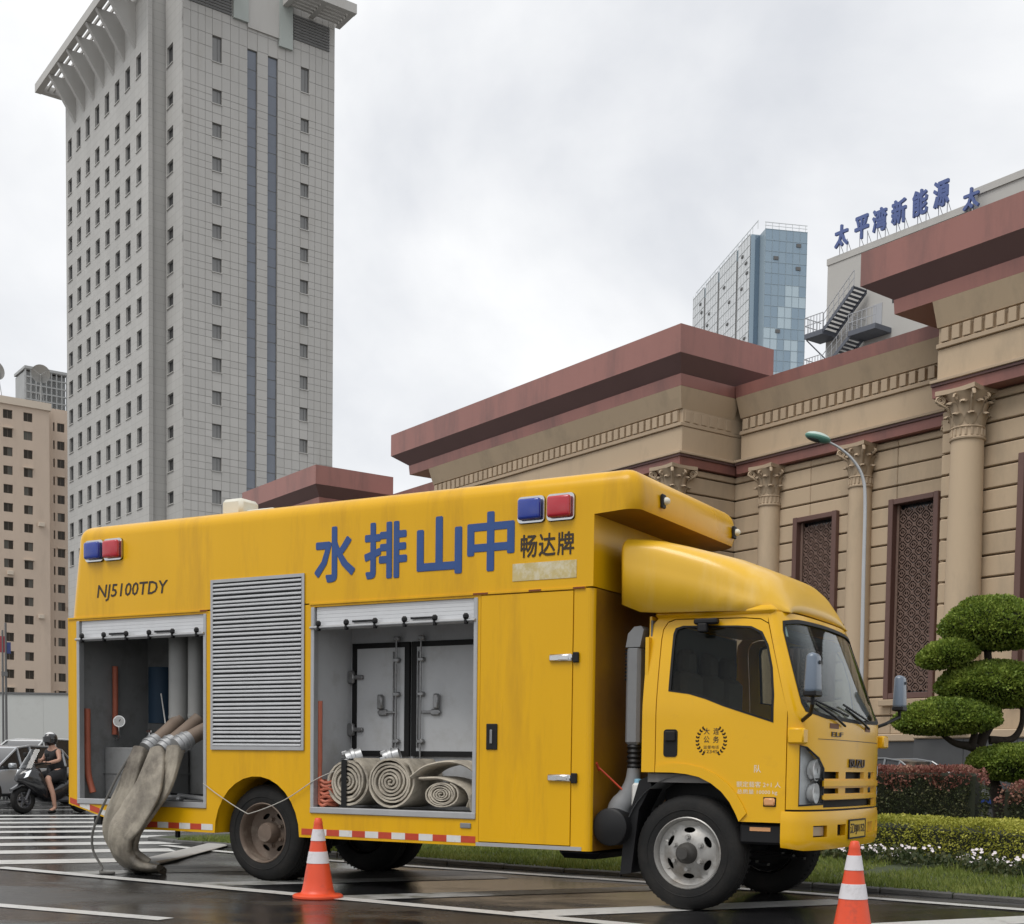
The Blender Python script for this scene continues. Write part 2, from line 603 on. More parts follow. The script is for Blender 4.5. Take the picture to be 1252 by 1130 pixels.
def strip(name, pts, w, m, parent=road, z=.004):
    P = [Vector((x, y)) for x, y in pts]
    V, F = [], []
    for i, p in enumerate(P):
        d = (P[min(i + 1, len(P) - 1)] - P[max(i - 1, 0)]).normalized()
        nn = Vector((-d.y, d.x)) * (w / 2)
        V += [(p.x + nn.x, p.y + nn.y, z), (p.x - nn.x, p.y - nn.y, z)]
    for i in range(len(P) - 1): F.append((2 * i, 2 * i + 1, 2 * i + 3, 2 * i + 2))
    q = MB(); q.add(V, F)
    return q.build(name, m, parent)
strip('lane_line', [(-5.75, 13.72), (-2.2, 11.36), (.4, 9.62), (5.5, 6.2)], .19, M_paint, z=.008)
strip('lane_line', [(-9.5, 13.0), (-4.3, 10.2), (-2.75, 9.44)], .17, M_paint)
strip('lane_line', [(-5.2, 17.75), (-4.24, 16.75), (-2.6, 15.42), (.17, 13.62), (2.37, 12.18), (3.99, 10.95), (6.4, 9.0)], .17, M_paint, z=.008)
HD = Vector((.899, .438))
for kx in range(-1, 7):
    t = 2.78 + 1.85 * kx
    a = Vector((-5.65, 13.65)) + Vector((.834, -.552)) * t
    ln = 3.12 if kx > -1 else 2.2
    s0 = a + HD * .06
    strip('hatch_stripe', [tuple(s0), tuple(s0 + HD * ln)], .40, M_paint_old if kx in (-1, 0, 1) else M_paint)
for i, nn in enumerate((15.62, 17.3, 18.85, 20.45, 22.1, 23.7, 25.3, 26.9, 28.5)):
    base = Vector((-.438, .899)) * nn
    strip('crosswalk_stripe', [tuple(base + HD * (-7.0)), tuple(base + HD * (2.3 + .75 * i))], .62, M_paint)
# patch of newer asphalt lines (far lane edge)
strip('lane_line', [(-20, 25.2), (-11.5, 29.6), (-6, 32.4)], .16, M_paint)
# manhole and small scraps are below notice; the raised island with its kerb
near_edge = [(9.0, 7.4), (6.5, 9.6), (4.25, 11.5), (2.6, 12.85), (.18, 14.2), (-1.15, 15.15), (-2.6, 16.3), (-4.2, 17.55), (-5.2, 18.3)]
far_edge = [(-5.75, 18.9), (-5.6, 19.6), (-4.2, 20.8), (0, 23.6), (7, 26.4), (16, 27.2), (22, 20), (22, 4)]
isl = near_edge + far_edge
k = MB(); k.prism([(x, y) for x, y in isl][::-1], -.02, .045, axis='Z')
lawn = k.build('lawn', M_soil, kind='structure', fix=True)
kerb = link('kerb', None, kind='structure')
# kerb stones along the edge that shows
def walk(poly, step):
    out = []
    for i in range(len(poly) - 1):
        a, b = Vector(poly[i]), Vector(poly[i + 1])
        n = max(1, round((b - a).length / step))
        for j in range(n): out.append((a + (b - a) * (j / n), a + (b - a) * ((j + 1) / n)))
    return out
for a, b in walk(near_edge + far_edge[:4], .75):
    d = (b - a); L = d.length; d.normalize()
    q = MB(); q.rbox(.006, L - .006, -.11, .03, -.01, .05 + random.uniform(-.004, .004), c=.012)
    q.build('kerb_stone', M_kerb, kerb, loc=(a.x, a.y, 0), rot=(0, 0, math.atan2(d.y, d.x)))

# grass
def leaf_mat(name, c1, c2, c3, scale=1.5, rough=.55):
    """foliage: colour varied over space between three tones, slight translucency"""
    m = bpy.data.materials.new(name); m.use_nodes = True
    n, l = m.node_tree.nodes, m.node_tree.links
    b = n['Principled BSDF']
    geo = n.new('ShaderNodeNewGeometry')
    tc = n.new('ShaderNodeTexCoord')
    nz = n.new('ShaderNodeTexNoise'); nz.inputs['Scale'].default_value = scale; nz.inputs['Detail'].default_value = 5
    l.new(tc.outputs['Object'], nz.inputs['Vector'])
    ad = n.new('ShaderNodeMath'); ad.operation = 'MULTIPLY_ADD'
    l.new(geo.outputs['Random Per Island'], ad.inputs[0]); ad.inputs[1].default_value = .45
    l.new(nz.outputs['Fac'], ad.inputs[2])
    rp = n.new('ShaderNodeValToRGB')
    rp.color_ramp.elements[0].position = .40; rp.color_ramp.elements[0].color = (*c1, 1)
    rp.color_ramp.elements[1].position = 1.0; rp.color_ramp.elements[1].color = (*c3, 1)
    e = rp.color_ramp.elements.new(.70); e.color = (*c2, 1)
    l.new(ad.outputs[0], rp.inputs['Fac'])
    l.new(rp.outputs['Color'], b.inputs['Base Color'])
    b.inputs['Roughness'].default_value = rough
    b.inputs['Specular IOR Level'].default_value = .3
    tl = n.new('ShaderNodeBsdfTranslucent')
    l.new(rp.outputs['Color'], tl.inputs['Color'])
    mx = n.new('ShaderNodeMixShader'); mx.inputs['Fac'].default_value = .25
    out = [q for q in n if q.type == 'OUTPUT_MATERIAL'][0]
    l.new(b.outputs[0], mx.inputs[1]); l.new(tl.outputs[0], mx.inputs[2]); l.new(mx.outputs[0], out.inputs['Surface'])
    m.diffuse_color = (*c2, 1)
    return m
M_grass = leaf_mat('grass_blades', (.09, .125, .024), (.155, .205, .04), (.25, .275, .07), 1.2)
def inside(p, poly):
    x, y = p; c = False
    for i in range(len(poly)):
        x1, y1 = poly[i]; x2, y2 = poly[i - 1]
        if (y1 > y) != (y2 > y) and x < (x2 - x1) * (y - y1) / (y2 - y1) + x1: c = not c
    return c
rnd = random.Random(11)
k = MB()
def edge_pt(t):
    """a point and inward normal along the visible edge"""
    segs = [(Vector(near_edge[i]), Vector(near_edge[i + 1])) for i in range(len(near_edge) - 1)]
    tot = sum((b - a).length for a, b in segs); s = t * tot
    for a, b in segs:
        L = (b - a).length
        if s <= L:
            d = (b - a).normalized(); return a + d * s, Vector((d.y, -d.x))
        s -= L
    return segs[-1][1], Vector((0, 1))
V, F = [], []
N = 0
while N < 62000:
    p, nn = edge_pt(rnd.random())
    q = p + nn * (rnd.random() ** 1.4 * 4.2 + .03)
    if not inside((q.x, q.y), isl): continue
    N += 1
    wob = noise.noise(Vector((q.x * 1.7, q.y * 1.7, 0)))
    h = rnd.uniform(.035, .085) * (1.0 + .5 * wob)
    if wob > .42 and rnd.random() < .3: h *= 1.7
    a = rnd.uniform(0, 2 * pi); w = rnd.uniform(.005, .010); ln = rnd.uniform(.0, .05)
    c, s_ = math.cos(a), math.sin(a)
    i = len(V)
    V += [(q.x - c * w, q.y - s_ * w, .04), (q.x + c * w, q.y + s_ * w, .04), (q.x + s_ * ln * .4 , q.y - c * ln * .4, .04 + h * .6), (q.x + s_ * ln, q.y - c * ln, .04 + h)]
    F += [(i, i + 1, i + 2), (i + 2, i + 1, i + 3)]
k.add(V, F)
k.build('grass', M_grass, label='short green grass covering the roadside island', cat='grass', kind='stuff')
# ================================================================ classical hall
M_wall = mat('hall_stone', (.485, .372, .252), .8, objvar=.08, var=.5, vscale=.35, dark=.82, stain=(.32, .255, .18), sscale=.8, smin=.50, smax=.80, bump=.15, bscale=25, stretch=(1, 1, .35))
M_trim = mat('hall_stone_trim', (.44, .338, .232), .8, objvar=.07, var=.5, vscale=.5, dark=.75, bump=.15, bscale=20)
M_joint = mat('hall_joint', (.22, .165, .115), .9)
M_red = mat('hall_red_metal', (.31, .135, .112), .5, var=.6, vscale=.45, dark=.74, stain=(.165, .085, .075), sscale=.9, smin=.48, smax=.80, stretch=(1, 1, .22))
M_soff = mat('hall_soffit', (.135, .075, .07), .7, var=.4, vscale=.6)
M_gran = mat('hall_granite', (.075, .076, .078), .55, var=.6, vscale=1.2, dark=.6, bump=.1, bscale=40)
M_brown = mat('lattice_brown', (.185, .118, .092), .6, var=.4, vscale=3)
M_fram = mat('window_frame_brown', (.13, .068, .055), .55, var=.3, vscale=2)
M_dkglass = mat('dark_window_glass', (.018, .018, .020), .12, spec=.6)
HALL_ROT = R(-53.40)
hall = thing('classical_hall', 'beige stone hall with red cornices, columns and latticed windows behind the truck', 'building', (8.534, 42.0, 0), HALL_ROT)

def layer(name, m, u0, u1, y0, y1, z0, z1, c=0.03, parent=hall):
    return one_box(name, parent, m, u0, u1, y0, y1, z0, z1, c=c)
BACK = 9.0
def taper_layer(name, m, u0, u1, y0, z0, z1, d0, d1, e0=None, e1=None, back=BACK, parent=hall):
    """moulding whose face leans: outset d0 at the bottom, d1 at the top (front), e0/e1 at the ends"""
    e0 = d0 if e0 is None else e0; e1 = d1 if e1 is None else e1
    q = MB()
    V = [(u0 - e0, y0 - d0, z0), (u1 + e0, y0 - d0, z0), (u1 + e0, back, z0), (u0 - e0, back, z0),
         (u0 - e1, y0 - d1, z1), (u1 + e1, y0 - d1, z1), (u1 + e1, back, z1), (u0 - e1, back, z1)]
    q.add(V, [(0, 3, 2, 1), (4, 5, 6, 7), (0, 1, 5, 4), (1, 2, 6, 5), (2, 3, 7, 6), (3, 0, 4, 7)])
    return q.build(name, m, parent)

dentil_me = None
def dentils(parent, u0, u1, y, z0, z1, along='u', pitch=.34):
    global dentil_me
    if dentil_me is None:
        q = MB(); q.rbox(-.115, .115, 0, .14, 0, z1 - z0, c=.012)
        dentil_me = q.mesh('dentil', M_trim)
    n = max(1, int(abs(u1 - u0) / pitch))
    st = (u1 - u0) / n
    for i in range(n):
        c = u0 + st * (i + .5)
        if along == 'u': link('dentil', dentil_me, parent, (c, y, z0))
        else: link('dentil', dentil_me, parent, (y, c, z0), (0, 0, R(90)))

def entablature(u0, u1, y, back, ends=(0, 0), dent_to=None, top=True):
    """architrave, frieze, dentil course, cavetto and red band from z 11.09 to 13.98; front face at y"""
    ar = taper_layer('architrave', M_red, u0, u1, y, 11.09, 11.36, .10, .14, 0, 0, back)
    one_box('fillet', ar, M_soff, u0, u1, y - .20, back, 11.362, 11.44, c=.01)
    one_box('fillet', ar, M_trim, u0, u1, y - .25, back, 11.442, 11.52, c=.01)
    layer('frieze', M_wall, u0, u1, y + .05, back, 11.522, 12.40)
    dc = layer('dentil_course', M_trim, u0, u1, y - .02, back, 12.40, 12.52, c=.01)
    one_box('dentil_band', dc, M_trim, u0, u1, y + .10, back, 12.522, 12.96)
    dentils(dc, u0 + .1, (dent_to or u1) - .1, y - .03, 12.545, 12.90)
    taper_layer('cavetto', M_wall, u0, u1, y, 12.962, 13.60, -.02, .22, 0, 0, back)
    taper_layer('red_band', M_red, u0 - ends[0], u1 + ends[1], y, 13.602, 13.97, .22, .27, 0, 0, back)

# --- wings: left, right, far
def wing(u0, u1, oL, oR, bL, y=-2.43, dent_to=None):
    entablature(u0, u1, y, 6.0, (bL, 0), dent_to)
    # return faces of the mouldings on the right-hand end
    ue = u1
    q = taper_layer('cavetto', M_wall, ue - .3, ue, y, 12.964, 13.598, -.02, .22, 0, .22, .0)
    one_box('fillet', hall, M_trim, ue - .3, ue + .25, y - .2485, .0, 11.443, 11.519, c=.01)
    one_box('fillet', hall, M_soff, ue - .3, ue + .20, y - .1985, .0, 11.363, 11.439, c=.01)
    taper_layer('architrave', M_red, ue - .3, ue, y + .002, 11.093, 11.358, .10, .14, .10, .14, .0)
    taper_layer('red_band', M_red, ue - .3, ue, y + .002, 13.604, 13.968, .22, .27, .22, .27, .0)
    layer('dentil_course', M_trim, ue - .3, ue + .02, y - .018, .0, 12.402, 12.518, c=.01)
    dentils(hall, y + .1, -.1, ue + .03, 12.545, 12.90, along='y')
    # big cornice slab with its sloping soffit
    q = MB()
    f, e0, e1 = y - .61, u0 - oL, u1 + oR
    V = [(e0, f, 14.5), (e1, f, 14.5), (e1, 1.2, 14.5), (e0, 1.2, 14.5), (e0, f, 15.4), (e1, f, 15.4), (e1, 1.2, 15.4), (e0, 1.2, 15.4)]
    q.add(V, [(4, 5, 6, 7), (0, 1, 5, 4), (1, 2, 6, 5), (2, 3, 7, 6), (3, 0, 4, 7)])
    i0, i1 = u0 - bL, u1 + .22
    S = [(e0, f, 14.5), (e1, f, 14.5), (e1, 1.2, 14.5), (e0, 1.2, 14.5), (i0, y - .22, 13.972), (i1, y - .22, 13.972), (i1, 1.0, 13.972), (i0, 1.0, 13.972)]
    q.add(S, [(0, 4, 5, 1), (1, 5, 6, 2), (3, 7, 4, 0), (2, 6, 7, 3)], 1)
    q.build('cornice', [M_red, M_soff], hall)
wing(-19.6, -4.1, 2.5, .6, 1.55)
wing(5.98, 17.0, 2.14, .6, 1.25, dent_to=14.0)
wing(-35.8, -29.9, 2.1, .6, 1.3)
# --- recessed stretches between the wings
entablature(-4.1 + .28, 5.98 - .02, 0, 6.0)
entablature(-29.9 + .28, -19.6 - .02, 0, 6.0)
one_box('roof', hall, M_soff, -36, 17, .6, 12, 13.3, 13.55)

# --- walls: core with recessed dark joints, course blocks proud of it
def course_blocks(parent, u0, u1, y, z0, z1, along='u', joint=.05, split=3.0, th=.12):
    """one course of stone split into blocks"""
    L = u1 - u0
    if L < .12: return
    n = max(1, int(L / split + .4))
    for i in range(n):
        a, b = u0 + L * i / n + (.006 if i else 0), u0 + L * (i + 1) / n - (.006 if i < n - 1 else 0)
        q = MB()
        if along == 'u': q.rbox(a, b, y, y + th, z0, z1 - joint, c=.022)
        else: q.rbox(y - th, y, a, b, z0, z1 - joint, c=.022)
        q.build('stone_block', M_wall, parent)
G0, GP = 3.43 - 2 * .571, .571
rows = [(G0 + i * GP, G0 + (i + 1) * GP) for i in range(16)]
rows = [(a, min(b, 11.09)) for a, b in rows if a < 11.0]
def wall_run(name, u0, u1, y, wins, zlow=2.3, rows_from=0):
    core = MB()
    cuts = [u0] + [c for w in wins for c in w[:2]] + [u1]
    ztop = max([w[2] for w in wins], default=0)
    zbot = min([w[3] for w in wins], default=0)
    for i in range(0, len(cuts), 2): core.box(cuts[i], cuts[i + 1], y + .10, y + .9, 0, 11.09)
    for w in wins:
        core.box(w[0], w[1], y + .10, y + .9, w[2], 11.09)
        core.box(w[0], w[1], y + .10, y + .9, 0, w[3])
    wl_ = core.build(name, M_joint, hall)
    for a, b in rows:
        if b <= zlow: continue
        mid = (a + b) / 2
        cur = u0
        for w in wins:
            if w[3] < mid < w[2]:
                course_blocks(wl_, cur, w[0] - .10, y, a, b); cur = w[1] + .10
        course_blocks(wl_, cur, u1, y, a, b)
    return wl_
WT, WB = 9.16, 3.42
W1, W2, W3 = (-1.17, .42, WT, WB), (2.68, 4.25, WT, WB), (8.55, 10.1, WT, WB)
wall_run('wall', -4.15, 6.2, .12, [W1, W2])
wall_run('wall', 6.2, 14.0, -2.05, [W3])
# end return of the left wing and of the right wing
core = MB(); core.box(-4.9, -4.22, -2.05, .3, 0, 11.09); rw = core.build('wall', M_joint, hall)
for a, b in rows:
    if b > 2.3: course_blocks(rw, -2.10, .12, -4.10, a, b, along='y')
core = MB(); core.box(6.10, 6.6, -1.95, .12, 0, 11.09); rw = core.build('wall', M_joint, hall)
for a, b in rows:
    if b > 2.3:
        q = MB(); q.rbox(5.98, 6.6, -2.07, .11, a, b - .05, c=.022); q.build('stone_block', M_wall, rw)
wall_run('wall', -19.5, -4.25, -2.05, [])
core = MB(); core.box(-35.6, -30, -2.05, -1.2, 0, 11.09); core.box(-30, -19, .2, .9, 0, 11.09); core.build('wall', M_wall, hall)
# plinth
for (u0, u1, y) in ((-4.0, 5.9, -.30), (5.9, 17, -2.75), (-19.8, -4.0, -2.75)):
    pl = layer('plinth', M_gran, u0, u1, y, 5, 0, 2.04, c=.02)
    one_box('plinth_moulding', pl, M_trim, u0, u1, y - .10, 5, 2.042, 2.27, c=.03)
    n = int((u1 - u0) / 1.5)
    for i in range(n if u0 > -10 else 0):
        a = u0 + (u1 - u0) * i / n
        q = MB(); q.rbox(a + .006, a + (u1 - u0) / n - .006, y - .03, y - .002, .02, 2.035, c=.008)
        q.build('granite_slab', M_gran, pl)

# --- latticed windows
def lattice_mesh(w, h):
    q = MB()
    nx = max(2, round(w / .205)); nz_ = round(h / .205)
    cx_, cz = w / nx, h / nz_
    def bar(x0, z0, x1, z1, t=.014, d=0.0):
        a, b = Vector((x0, z0)), Vector((x1, z1)); dd = (b - a).normalized(); nn = Vector((-dd.y, dd.x)) * t
        P = [a + nn, b + nn, b - nn, a - nn]
        q.add([(p.x, d, p.y) for p in P] + [(p.x, d + .05, p.y) for p in P], [(0, 3, 2, 1), (0, 1, 5, 4), (2, 3, 7, 6), (1, 2, 6, 5), (3, 0, 4, 7)])
    for i in range(nx):
        for j in range(nz_):
            x, z = i * cx_, j * cz
            mx_, mz = x + cx_ / 2, z + cz / 2
            if (i + j) % 2 == 0:
                bar(x, z, x + cx_, z + cz, d=.0); bar(x, z + cz, x + cx_, z, d=.004)
                bar(mx_ - cx_ * .30, mz, mx_, mz + cz * .30, .012, .008); bar(mx_, mz + cz * .30, mx_ + cx_ * .30, mz, .009, .008)
                bar(mx_ + cx_ * .30, mz, mx_, mz - cz * .30, .012, .008); bar(mx_, mz - cz * .30, mx_ - cx_ * .30, mz, .009, .008)
            else:
                bar(x, mz, mx_, z + cz, .014, .002); bar(mx_, z + cz, x + cx_, mz, .014, .002)
                bar(x + cx_, mz, mx_, z, .014, .002); bar(mx_, z, x, mz, .014, .002)
                bar(mx_, z, mx_, z + cz, .010, .010)
    return q.mesh('lattice', M_brown)
lat_me = lattice_mesh(1.24, WT - WB - .30)
def lattice_window(w, y):
    u0, u1, zt, zb = w
    fr = MB()
    fr.rbox(u0 - .12, u0 + .06, y - .16, y + .35, zb - .10, zt + .12, c=.015); fr.rbox(u1 - .06, u1 + .12, y - .16, y + .35, zb - .10, zt + .12, c=.015)
    fr.rbox(u0 + .06, u1 - .06, y - .15, y + .35, zt - .05, zt + .11, c=.015); fr.rbox(u0 + .06, u1 - .06, y - .15, y + .35, zb - .09, zb + .08, c=.015)
    wd = fr.build('window', M_fram, hall)
    q = MB(); q.rbox(u0 + .06, u0 + .15, y + .04, y + .14, zb + .08, zt - .05, c=.01); q.rbox(u1 - .15, u1 - .06, y + .04, y + .14, zb + .08, zt - .05, c=.01)
    q.build('inner_frame', M_brown, wd)
    o = link('lattice', lat_me, wd, ((u0 + u1) / 2 - .62, y + .07, zb + .13))
    one_box('pane', wd, M_dkglass, u0 + .06, u1 - .06, y + .22, y + .24, zb + .08, zt - .05)
    one_box('sill', wd, M_trim, u0 - .25, u1 + .25, y - .22, y + .1, zb - .30, zb - .105, c=.02)
for w, y in ((W1, .12), (W2, .12), (W3, -2.05)): lattice_window(w, y)

# --- columns with corinthian capitals
def acanthus():
    q = MB()
    W = [.03, .085, .105, .10, .075, .05]
    Yp = [0, -.01, -.02, -.05, -.11, -.15]
    Zp = [0, .10, .20, .30, .36, .31]
    V, F = [], []
    for i in range(6):
        for j in range(5):
            t = (j - 2) / 2
            V.append((t * W[i], Yp[i] + .035 * t * t - (.018 if j % 2 else 0), Zp[i] - .02 * abs(t)))
    for i in range(5):
        for j in range(4):
            a = i * 5 + j; F.append((a, a + 1, a + 6, a + 5))
    n = len(V)
    V2 = [(x, y + .03, z) for x, y, z in V]
    q.add(V + V2, F + [tuple(i + n for i in f[::-1]) for f in F])
    return q.mesh('acanthus_leaf', M_trim, 60)
leaf_me = acanthus()
def volute_mesh():
    q = MB()
    pts, rad = [], []
    for i in range(22):
        t = i / 21
        a = t * 2.2 * 2 * pi
        r = .105 * (1 - t * .78)
        pts.append((0, -r * math.cos(a) - .02, r * math.sin(a))); rad.append(.034 * (1 - .45 * t))
    q.tube([(0, .20, -.34), (0, .12, -.15)] + pts, [.02, .03] + rad, 6)
    return q.mesh('volute', M_trim, 60)
vol_me = volute_mesh()
def column(u, y, r, zb=2.27, zt=11.09):
    cap_h = 1.02
    zn = zt - cap_h - .30
    q = MB()
    prof = [(r * 1.12, zb + .40), (r * 1.04, zb + .46), (r * 1.0, zb + .7)]
    for i in range(1, 9): prof.append((r * (1 - .11 * (i / 8) ** 1.6), zb + .7 + (zn - zb - .7) * i / 8))
    q.lathe(prof, 32, (u, y, 0))
    sh = q.build('column', M_wall, hall, 40)
    q = MB(); q.rbox(u - r * 1.4, u + r * 1.4, y - r * 1.4, y + r * 1.4, zb, zb + .18, c=.01)
    q.lathe([(r * 1.3, zb + .18), (r * 1.36, zb + .24), (r * 1.3, zb + .30), (r * 1.14, zb + .33), (r * 1.2, zb + .38), (r * 1.1, zb + .42)], 28, (u, y, 0))
    q.build('column_base', M_trim, sh, 40)
    q = MB()
    rn = r * .89
    q.lathe([(rn, zn), (rn * 1.10, zn + .02), (rn * 1.12, zn + .06), (rn * 1.02, zn + .09), (rn, zn + .10), (rn * 1.0, zn + .30), (rn * 1.08, zn + .32), (rn * 1.0, zn + .36)], 28, (u, y, 0))
    q.lathe([(rn * .95, zn + .34), (rn * .98, zn + .75), (rn * 1.12, zn + 1.05), (rn * 1.4, zt - .12)], 28, (u, y, 0))
    # flutes on the necking
    for i in range(18):
        a = 2 * pi * i / 18
        q.frustum((u + rn * math.cos(a), y + rn * math.sin(a), zn + .11), (u + rn * math.cos(a), y + rn * math.sin(a), zn + .29), .035, .035, 6)
    # abacus with concave sides
    ab = []
    for s in range(4):
        a0 = R(45 + 90 * s)
        for j in range(8):
            t = j / 8
            p = Vector((math.cos(a0), math.sin(a0))).lerp(Vector((math.cos(a0 + pi / 2), math.sin(a0 + pi / 2))), t) * (rn * 2.05) * (1 - .16 * math.sin(pi * t))
            ab.append((u + p.x, y + p.y))
    q.prism(ab[::-1], zt - .12, zt - .004, axis='Z')
    cp_ = q.build('capital', M_trim, sh, 40, fix=True)
    sc = r / .36
    for row, (zz, rr, off, n) in enumerate(((zn + .34, rn * .98, 0, 8), (zn + .56, rn * 1.0, .5, 8))):
        for i in range(n):
            a = 2 * pi * (i + off) / n
            link('acanthus_leaf', leaf_me, cp_, (u + rr * math.cos(a), y + rr * math.sin(a), zz), (0, 0, a + pi / 2), scale=(1.15 * sc, 1.1 * sc, .92 + .25 * row))
    for i in range(8):
        a = R(45 * i); big = i % 2
        rr = rn * (1.62 if big else 1.30)
        link('volute', vol_me, cp_, (u + rr * math.cos(a), y + rr * math.sin(a), zt - .26), (0, 0, a + pi / 2), scale=(1.5, 1.25, 1.25) if big else (1, .8, .8))
    return sh
column(-2.33, -.02, .40)
column(1.48, -.02, .40)
column(-4.42, -2.42, .44)
column(7.05, -2.42, .47)
column(5.30, -.02, .40)
# ================================================================ grey office tower
M_tow = mat('tower_cladding', (.44, .43, .41), .6, objvar=.05, var=.45, vscale=.12, dark=.86, stain=(.37, .355, .33), sscale=.5, smin=.5, smax=.85, stretch=(1, 1, .25))
M_tow2 = mat('tower_cladding_shaft', (.36, .39, .37), .55, var=.4, vscale=.2, dark=.85)
M_tjoint = mat('tower_joint', (.30, .288, .265), .9)
M_tdark = mat('tower_louver', (.12, .12, .12), .7)
M_twin = mat('tower_window_glass', (.035, .036, .038), .10, spec=.6)
M_twin2 = mat('tower_window_pale_glass', (.20, .20, .195), .12, spec=.7, var=.5, vscale=.3, dark=.5)
M_tframe = mat('tower_window_frame', (.13, .13, .13), .5)
M_tstrip = mat('tower_strip_glass', (.135, .155, .195), .08, spec=.8, var=.5, vscale=.25, dark=.6)
M_blind = mat('window_blind', (.33, .32, .30), .8)
tower = thing('office_tower', 'tall grey clad office tower with rows of small square windows', 'tower', (-38.85, 140.0, 0), HALL_ROT)
FL = 3.456
def rects_around(a0, a1, z0, z1, cols):
    """cols: list of (c0, c1, [(zb, zt), ...]) -> rectangles of solid wall"""
    out = []
    cur = a0
    for c0, c1, hs in cols:
        out.append((cur, c0, z0, z1))
        zc = z0
        for zb, zt in sorted(hs):
            out.append((c0, c1, zc, zb)); zc = zt
        out.append((c0, c1, zc, z1))
        cur = c1
    out.append((cur, a1, z0, z1))
    return [r for r in out if r[1] - r[0] > .01 and r[3] - r[2] > .01]
def tower_window(parent, w, h, loc, rot, blind=0.0, depth=.32, pane=None):
    pane = pane or M_twin
    me_key = ('tw', round(w, 2), round(h, 2), pane.name)
    if me_key not in _txt:
        q = MB()
        q.box(-w / 2, -w / 2 + .07, depth - .10, depth, 0, h); q.box(w / 2 - .07, w / 2, depth - .10, depth, 0, h)
        q.box(-w / 2 + .07, w / 2 - .07, depth - .10, depth, 0, .07); q.box(-w / 2 + .07, w / 2 - .07, depth - .10, depth, h - .07, h)
        q.box(-.025 + w * .12, .025 + w * .12, depth - .09, depth - .01, .07, h - .07)
        p = MB(); p.box(-w / 2 + .07, w / 2 - .07, depth - .05, depth - .03, .07, h - .07)
        s_ = MB(); s_.box(-w / 2 - .06, w / 2 + .06, -.10, depth - .10, -.10, -.01)
        _txt[me_key] = (q.mesh('window', M_tframe), p.mesh('pane', pane), s_.mesh('sill', M_tow))
    a, b, c = _txt[me_key]
    o = link('window', a, parent, loc, rot)
    link('pane', b, o)
    link('sill', c, o)
    if blind > 0:
        one_box('blind', o, M_blind, -w / 2 + .08, w / 2 - .08, depth - .02, depth - .005, h * (1 - blind), h - .07)
    return o
rt = random.Random(3)
floors = [(70.13 - FL * i, 71.58 - FL * i) for i in range(14)]
ZB = 18.0
# left face (normal -y) at y=-1.91
lc = [(-32.98 + 3.466 * i, -31.43 + 3.466 * i) for i in range(8)]
lfl = [(74.30, 76.60)] + [(70.10 - FL * i, 71.88 - FL * i) for i in range(14)]
q = MB()
for a, b, z0, z1 in rects_around(-33.81, -5.04, ZB, 84, [(c0, c1, lfl) for c0, c1 in lc]): q.box(a, b, -1.91, -1.45, z0, z1)
q.box(-33.81, -5.3, -1.44, 16, ZB - 12, 84)
M_towL = bpy.data.materials.new('tower_cladding_left')
M_towL.use_nodes = True
def clad(m):
    n, l = m.node_tree.nodes, m.node_tree.links
    b = n['Principled BSDF']; tc = n.new('ShaderNodeTexCoord')
    sp = n.new('ShaderNodeSeparateXYZ'); l.new(tc.outputs['Object'], sp.inputs[0])
    cb = n.new('ShaderNodeCombineXYZ'); l.new(sp.outputs['X'], cb.inputs['X']); l.new(sp.outputs['Z'], cb.inputs['Y'])
    br = n.new('ShaderNodeTexBrick'); br.offset = 0.0
    br.inputs['Scale'].default_value = 1.0; br.inputs['Brick Width'].default_value = 1.155; br.inputs['Row Height'].default_value = .864
    br.inputs['Mortar Size'].default_value = .022; br.inputs['Mortar Smooth'].default_value = .3
    br.inputs['Color1'].default_value = (.425, .418, .40, 1); br.inputs['Color2'].default_value = (.405, .398, .38, 1); br.inputs['Mortar'].default_value = (.31, .303, .29, 1)
    l.new(cb.outputs[0], br.inputs['Vector'])
    nz = n.new('ShaderNodeTexNoise'); nz.inputs['Scale'].default_value = .25; nz.inputs['Detail'].default_value = 6
    mp = n.new('ShaderNodeMapping'); mp.inputs['Scale'].default_value = (1, 1, .2); l.new(tc.outputs['Object'], mp.inputs[0]); l.new(mp.outputs[0], nz.inputs['Vector'])
    mr = n.new('ShaderNodeMapRange'); mr.inputs['To Min'].default_value = .8; mr.inputs['To Max'].default_value = 1.12; l.new(nz.outputs['Fac'], mr.inputs['Value'])
    mx = n.new('ShaderNodeVectorMath'); mx.operation = 'SCALE'; l.new(br.outputs['Color'], mx.inputs[0]); l.new(mr.outputs['Result'], mx.inputs['Scale'])
    l.new(mx.outputs[0], b.inputs['Base Color']); b.inputs['Roughness'].default_value = .65
clad(M_towL)
q.build('wall', M_towL, tower, fix=False)
for c0, c1 in lc:
    for zb, zt in lfl:
        tower_window(tower, c1 - c0, zt - zb, ((c0 + c1) / 2, -1.91, zb), (0, 0, 0), blind=rt.choice((0, 0, 0, 0, .4)))
# notch face (y = 0) and its side
nw = (-4.68, -2.95)
nfl = [(74.5, 76.5)] + [(70.2 - FL * i, 71.5 - FL * i) for i in range(13)]
q = MB()
for a, b, z0, z1 in rects_around(-5.04, -.064, ZB, 84, [(nw[0], nw[1], nfl)]): q.box(a, b, 0, .45, z0, z1)
q.build('wall', M_towL, tower)
for zb, zt in nfl: tower_window(tower, nw[1] - nw[0], zt - zb, ((nw[0] + nw[1]) / 2, 0, zb), (0, 0, 0))
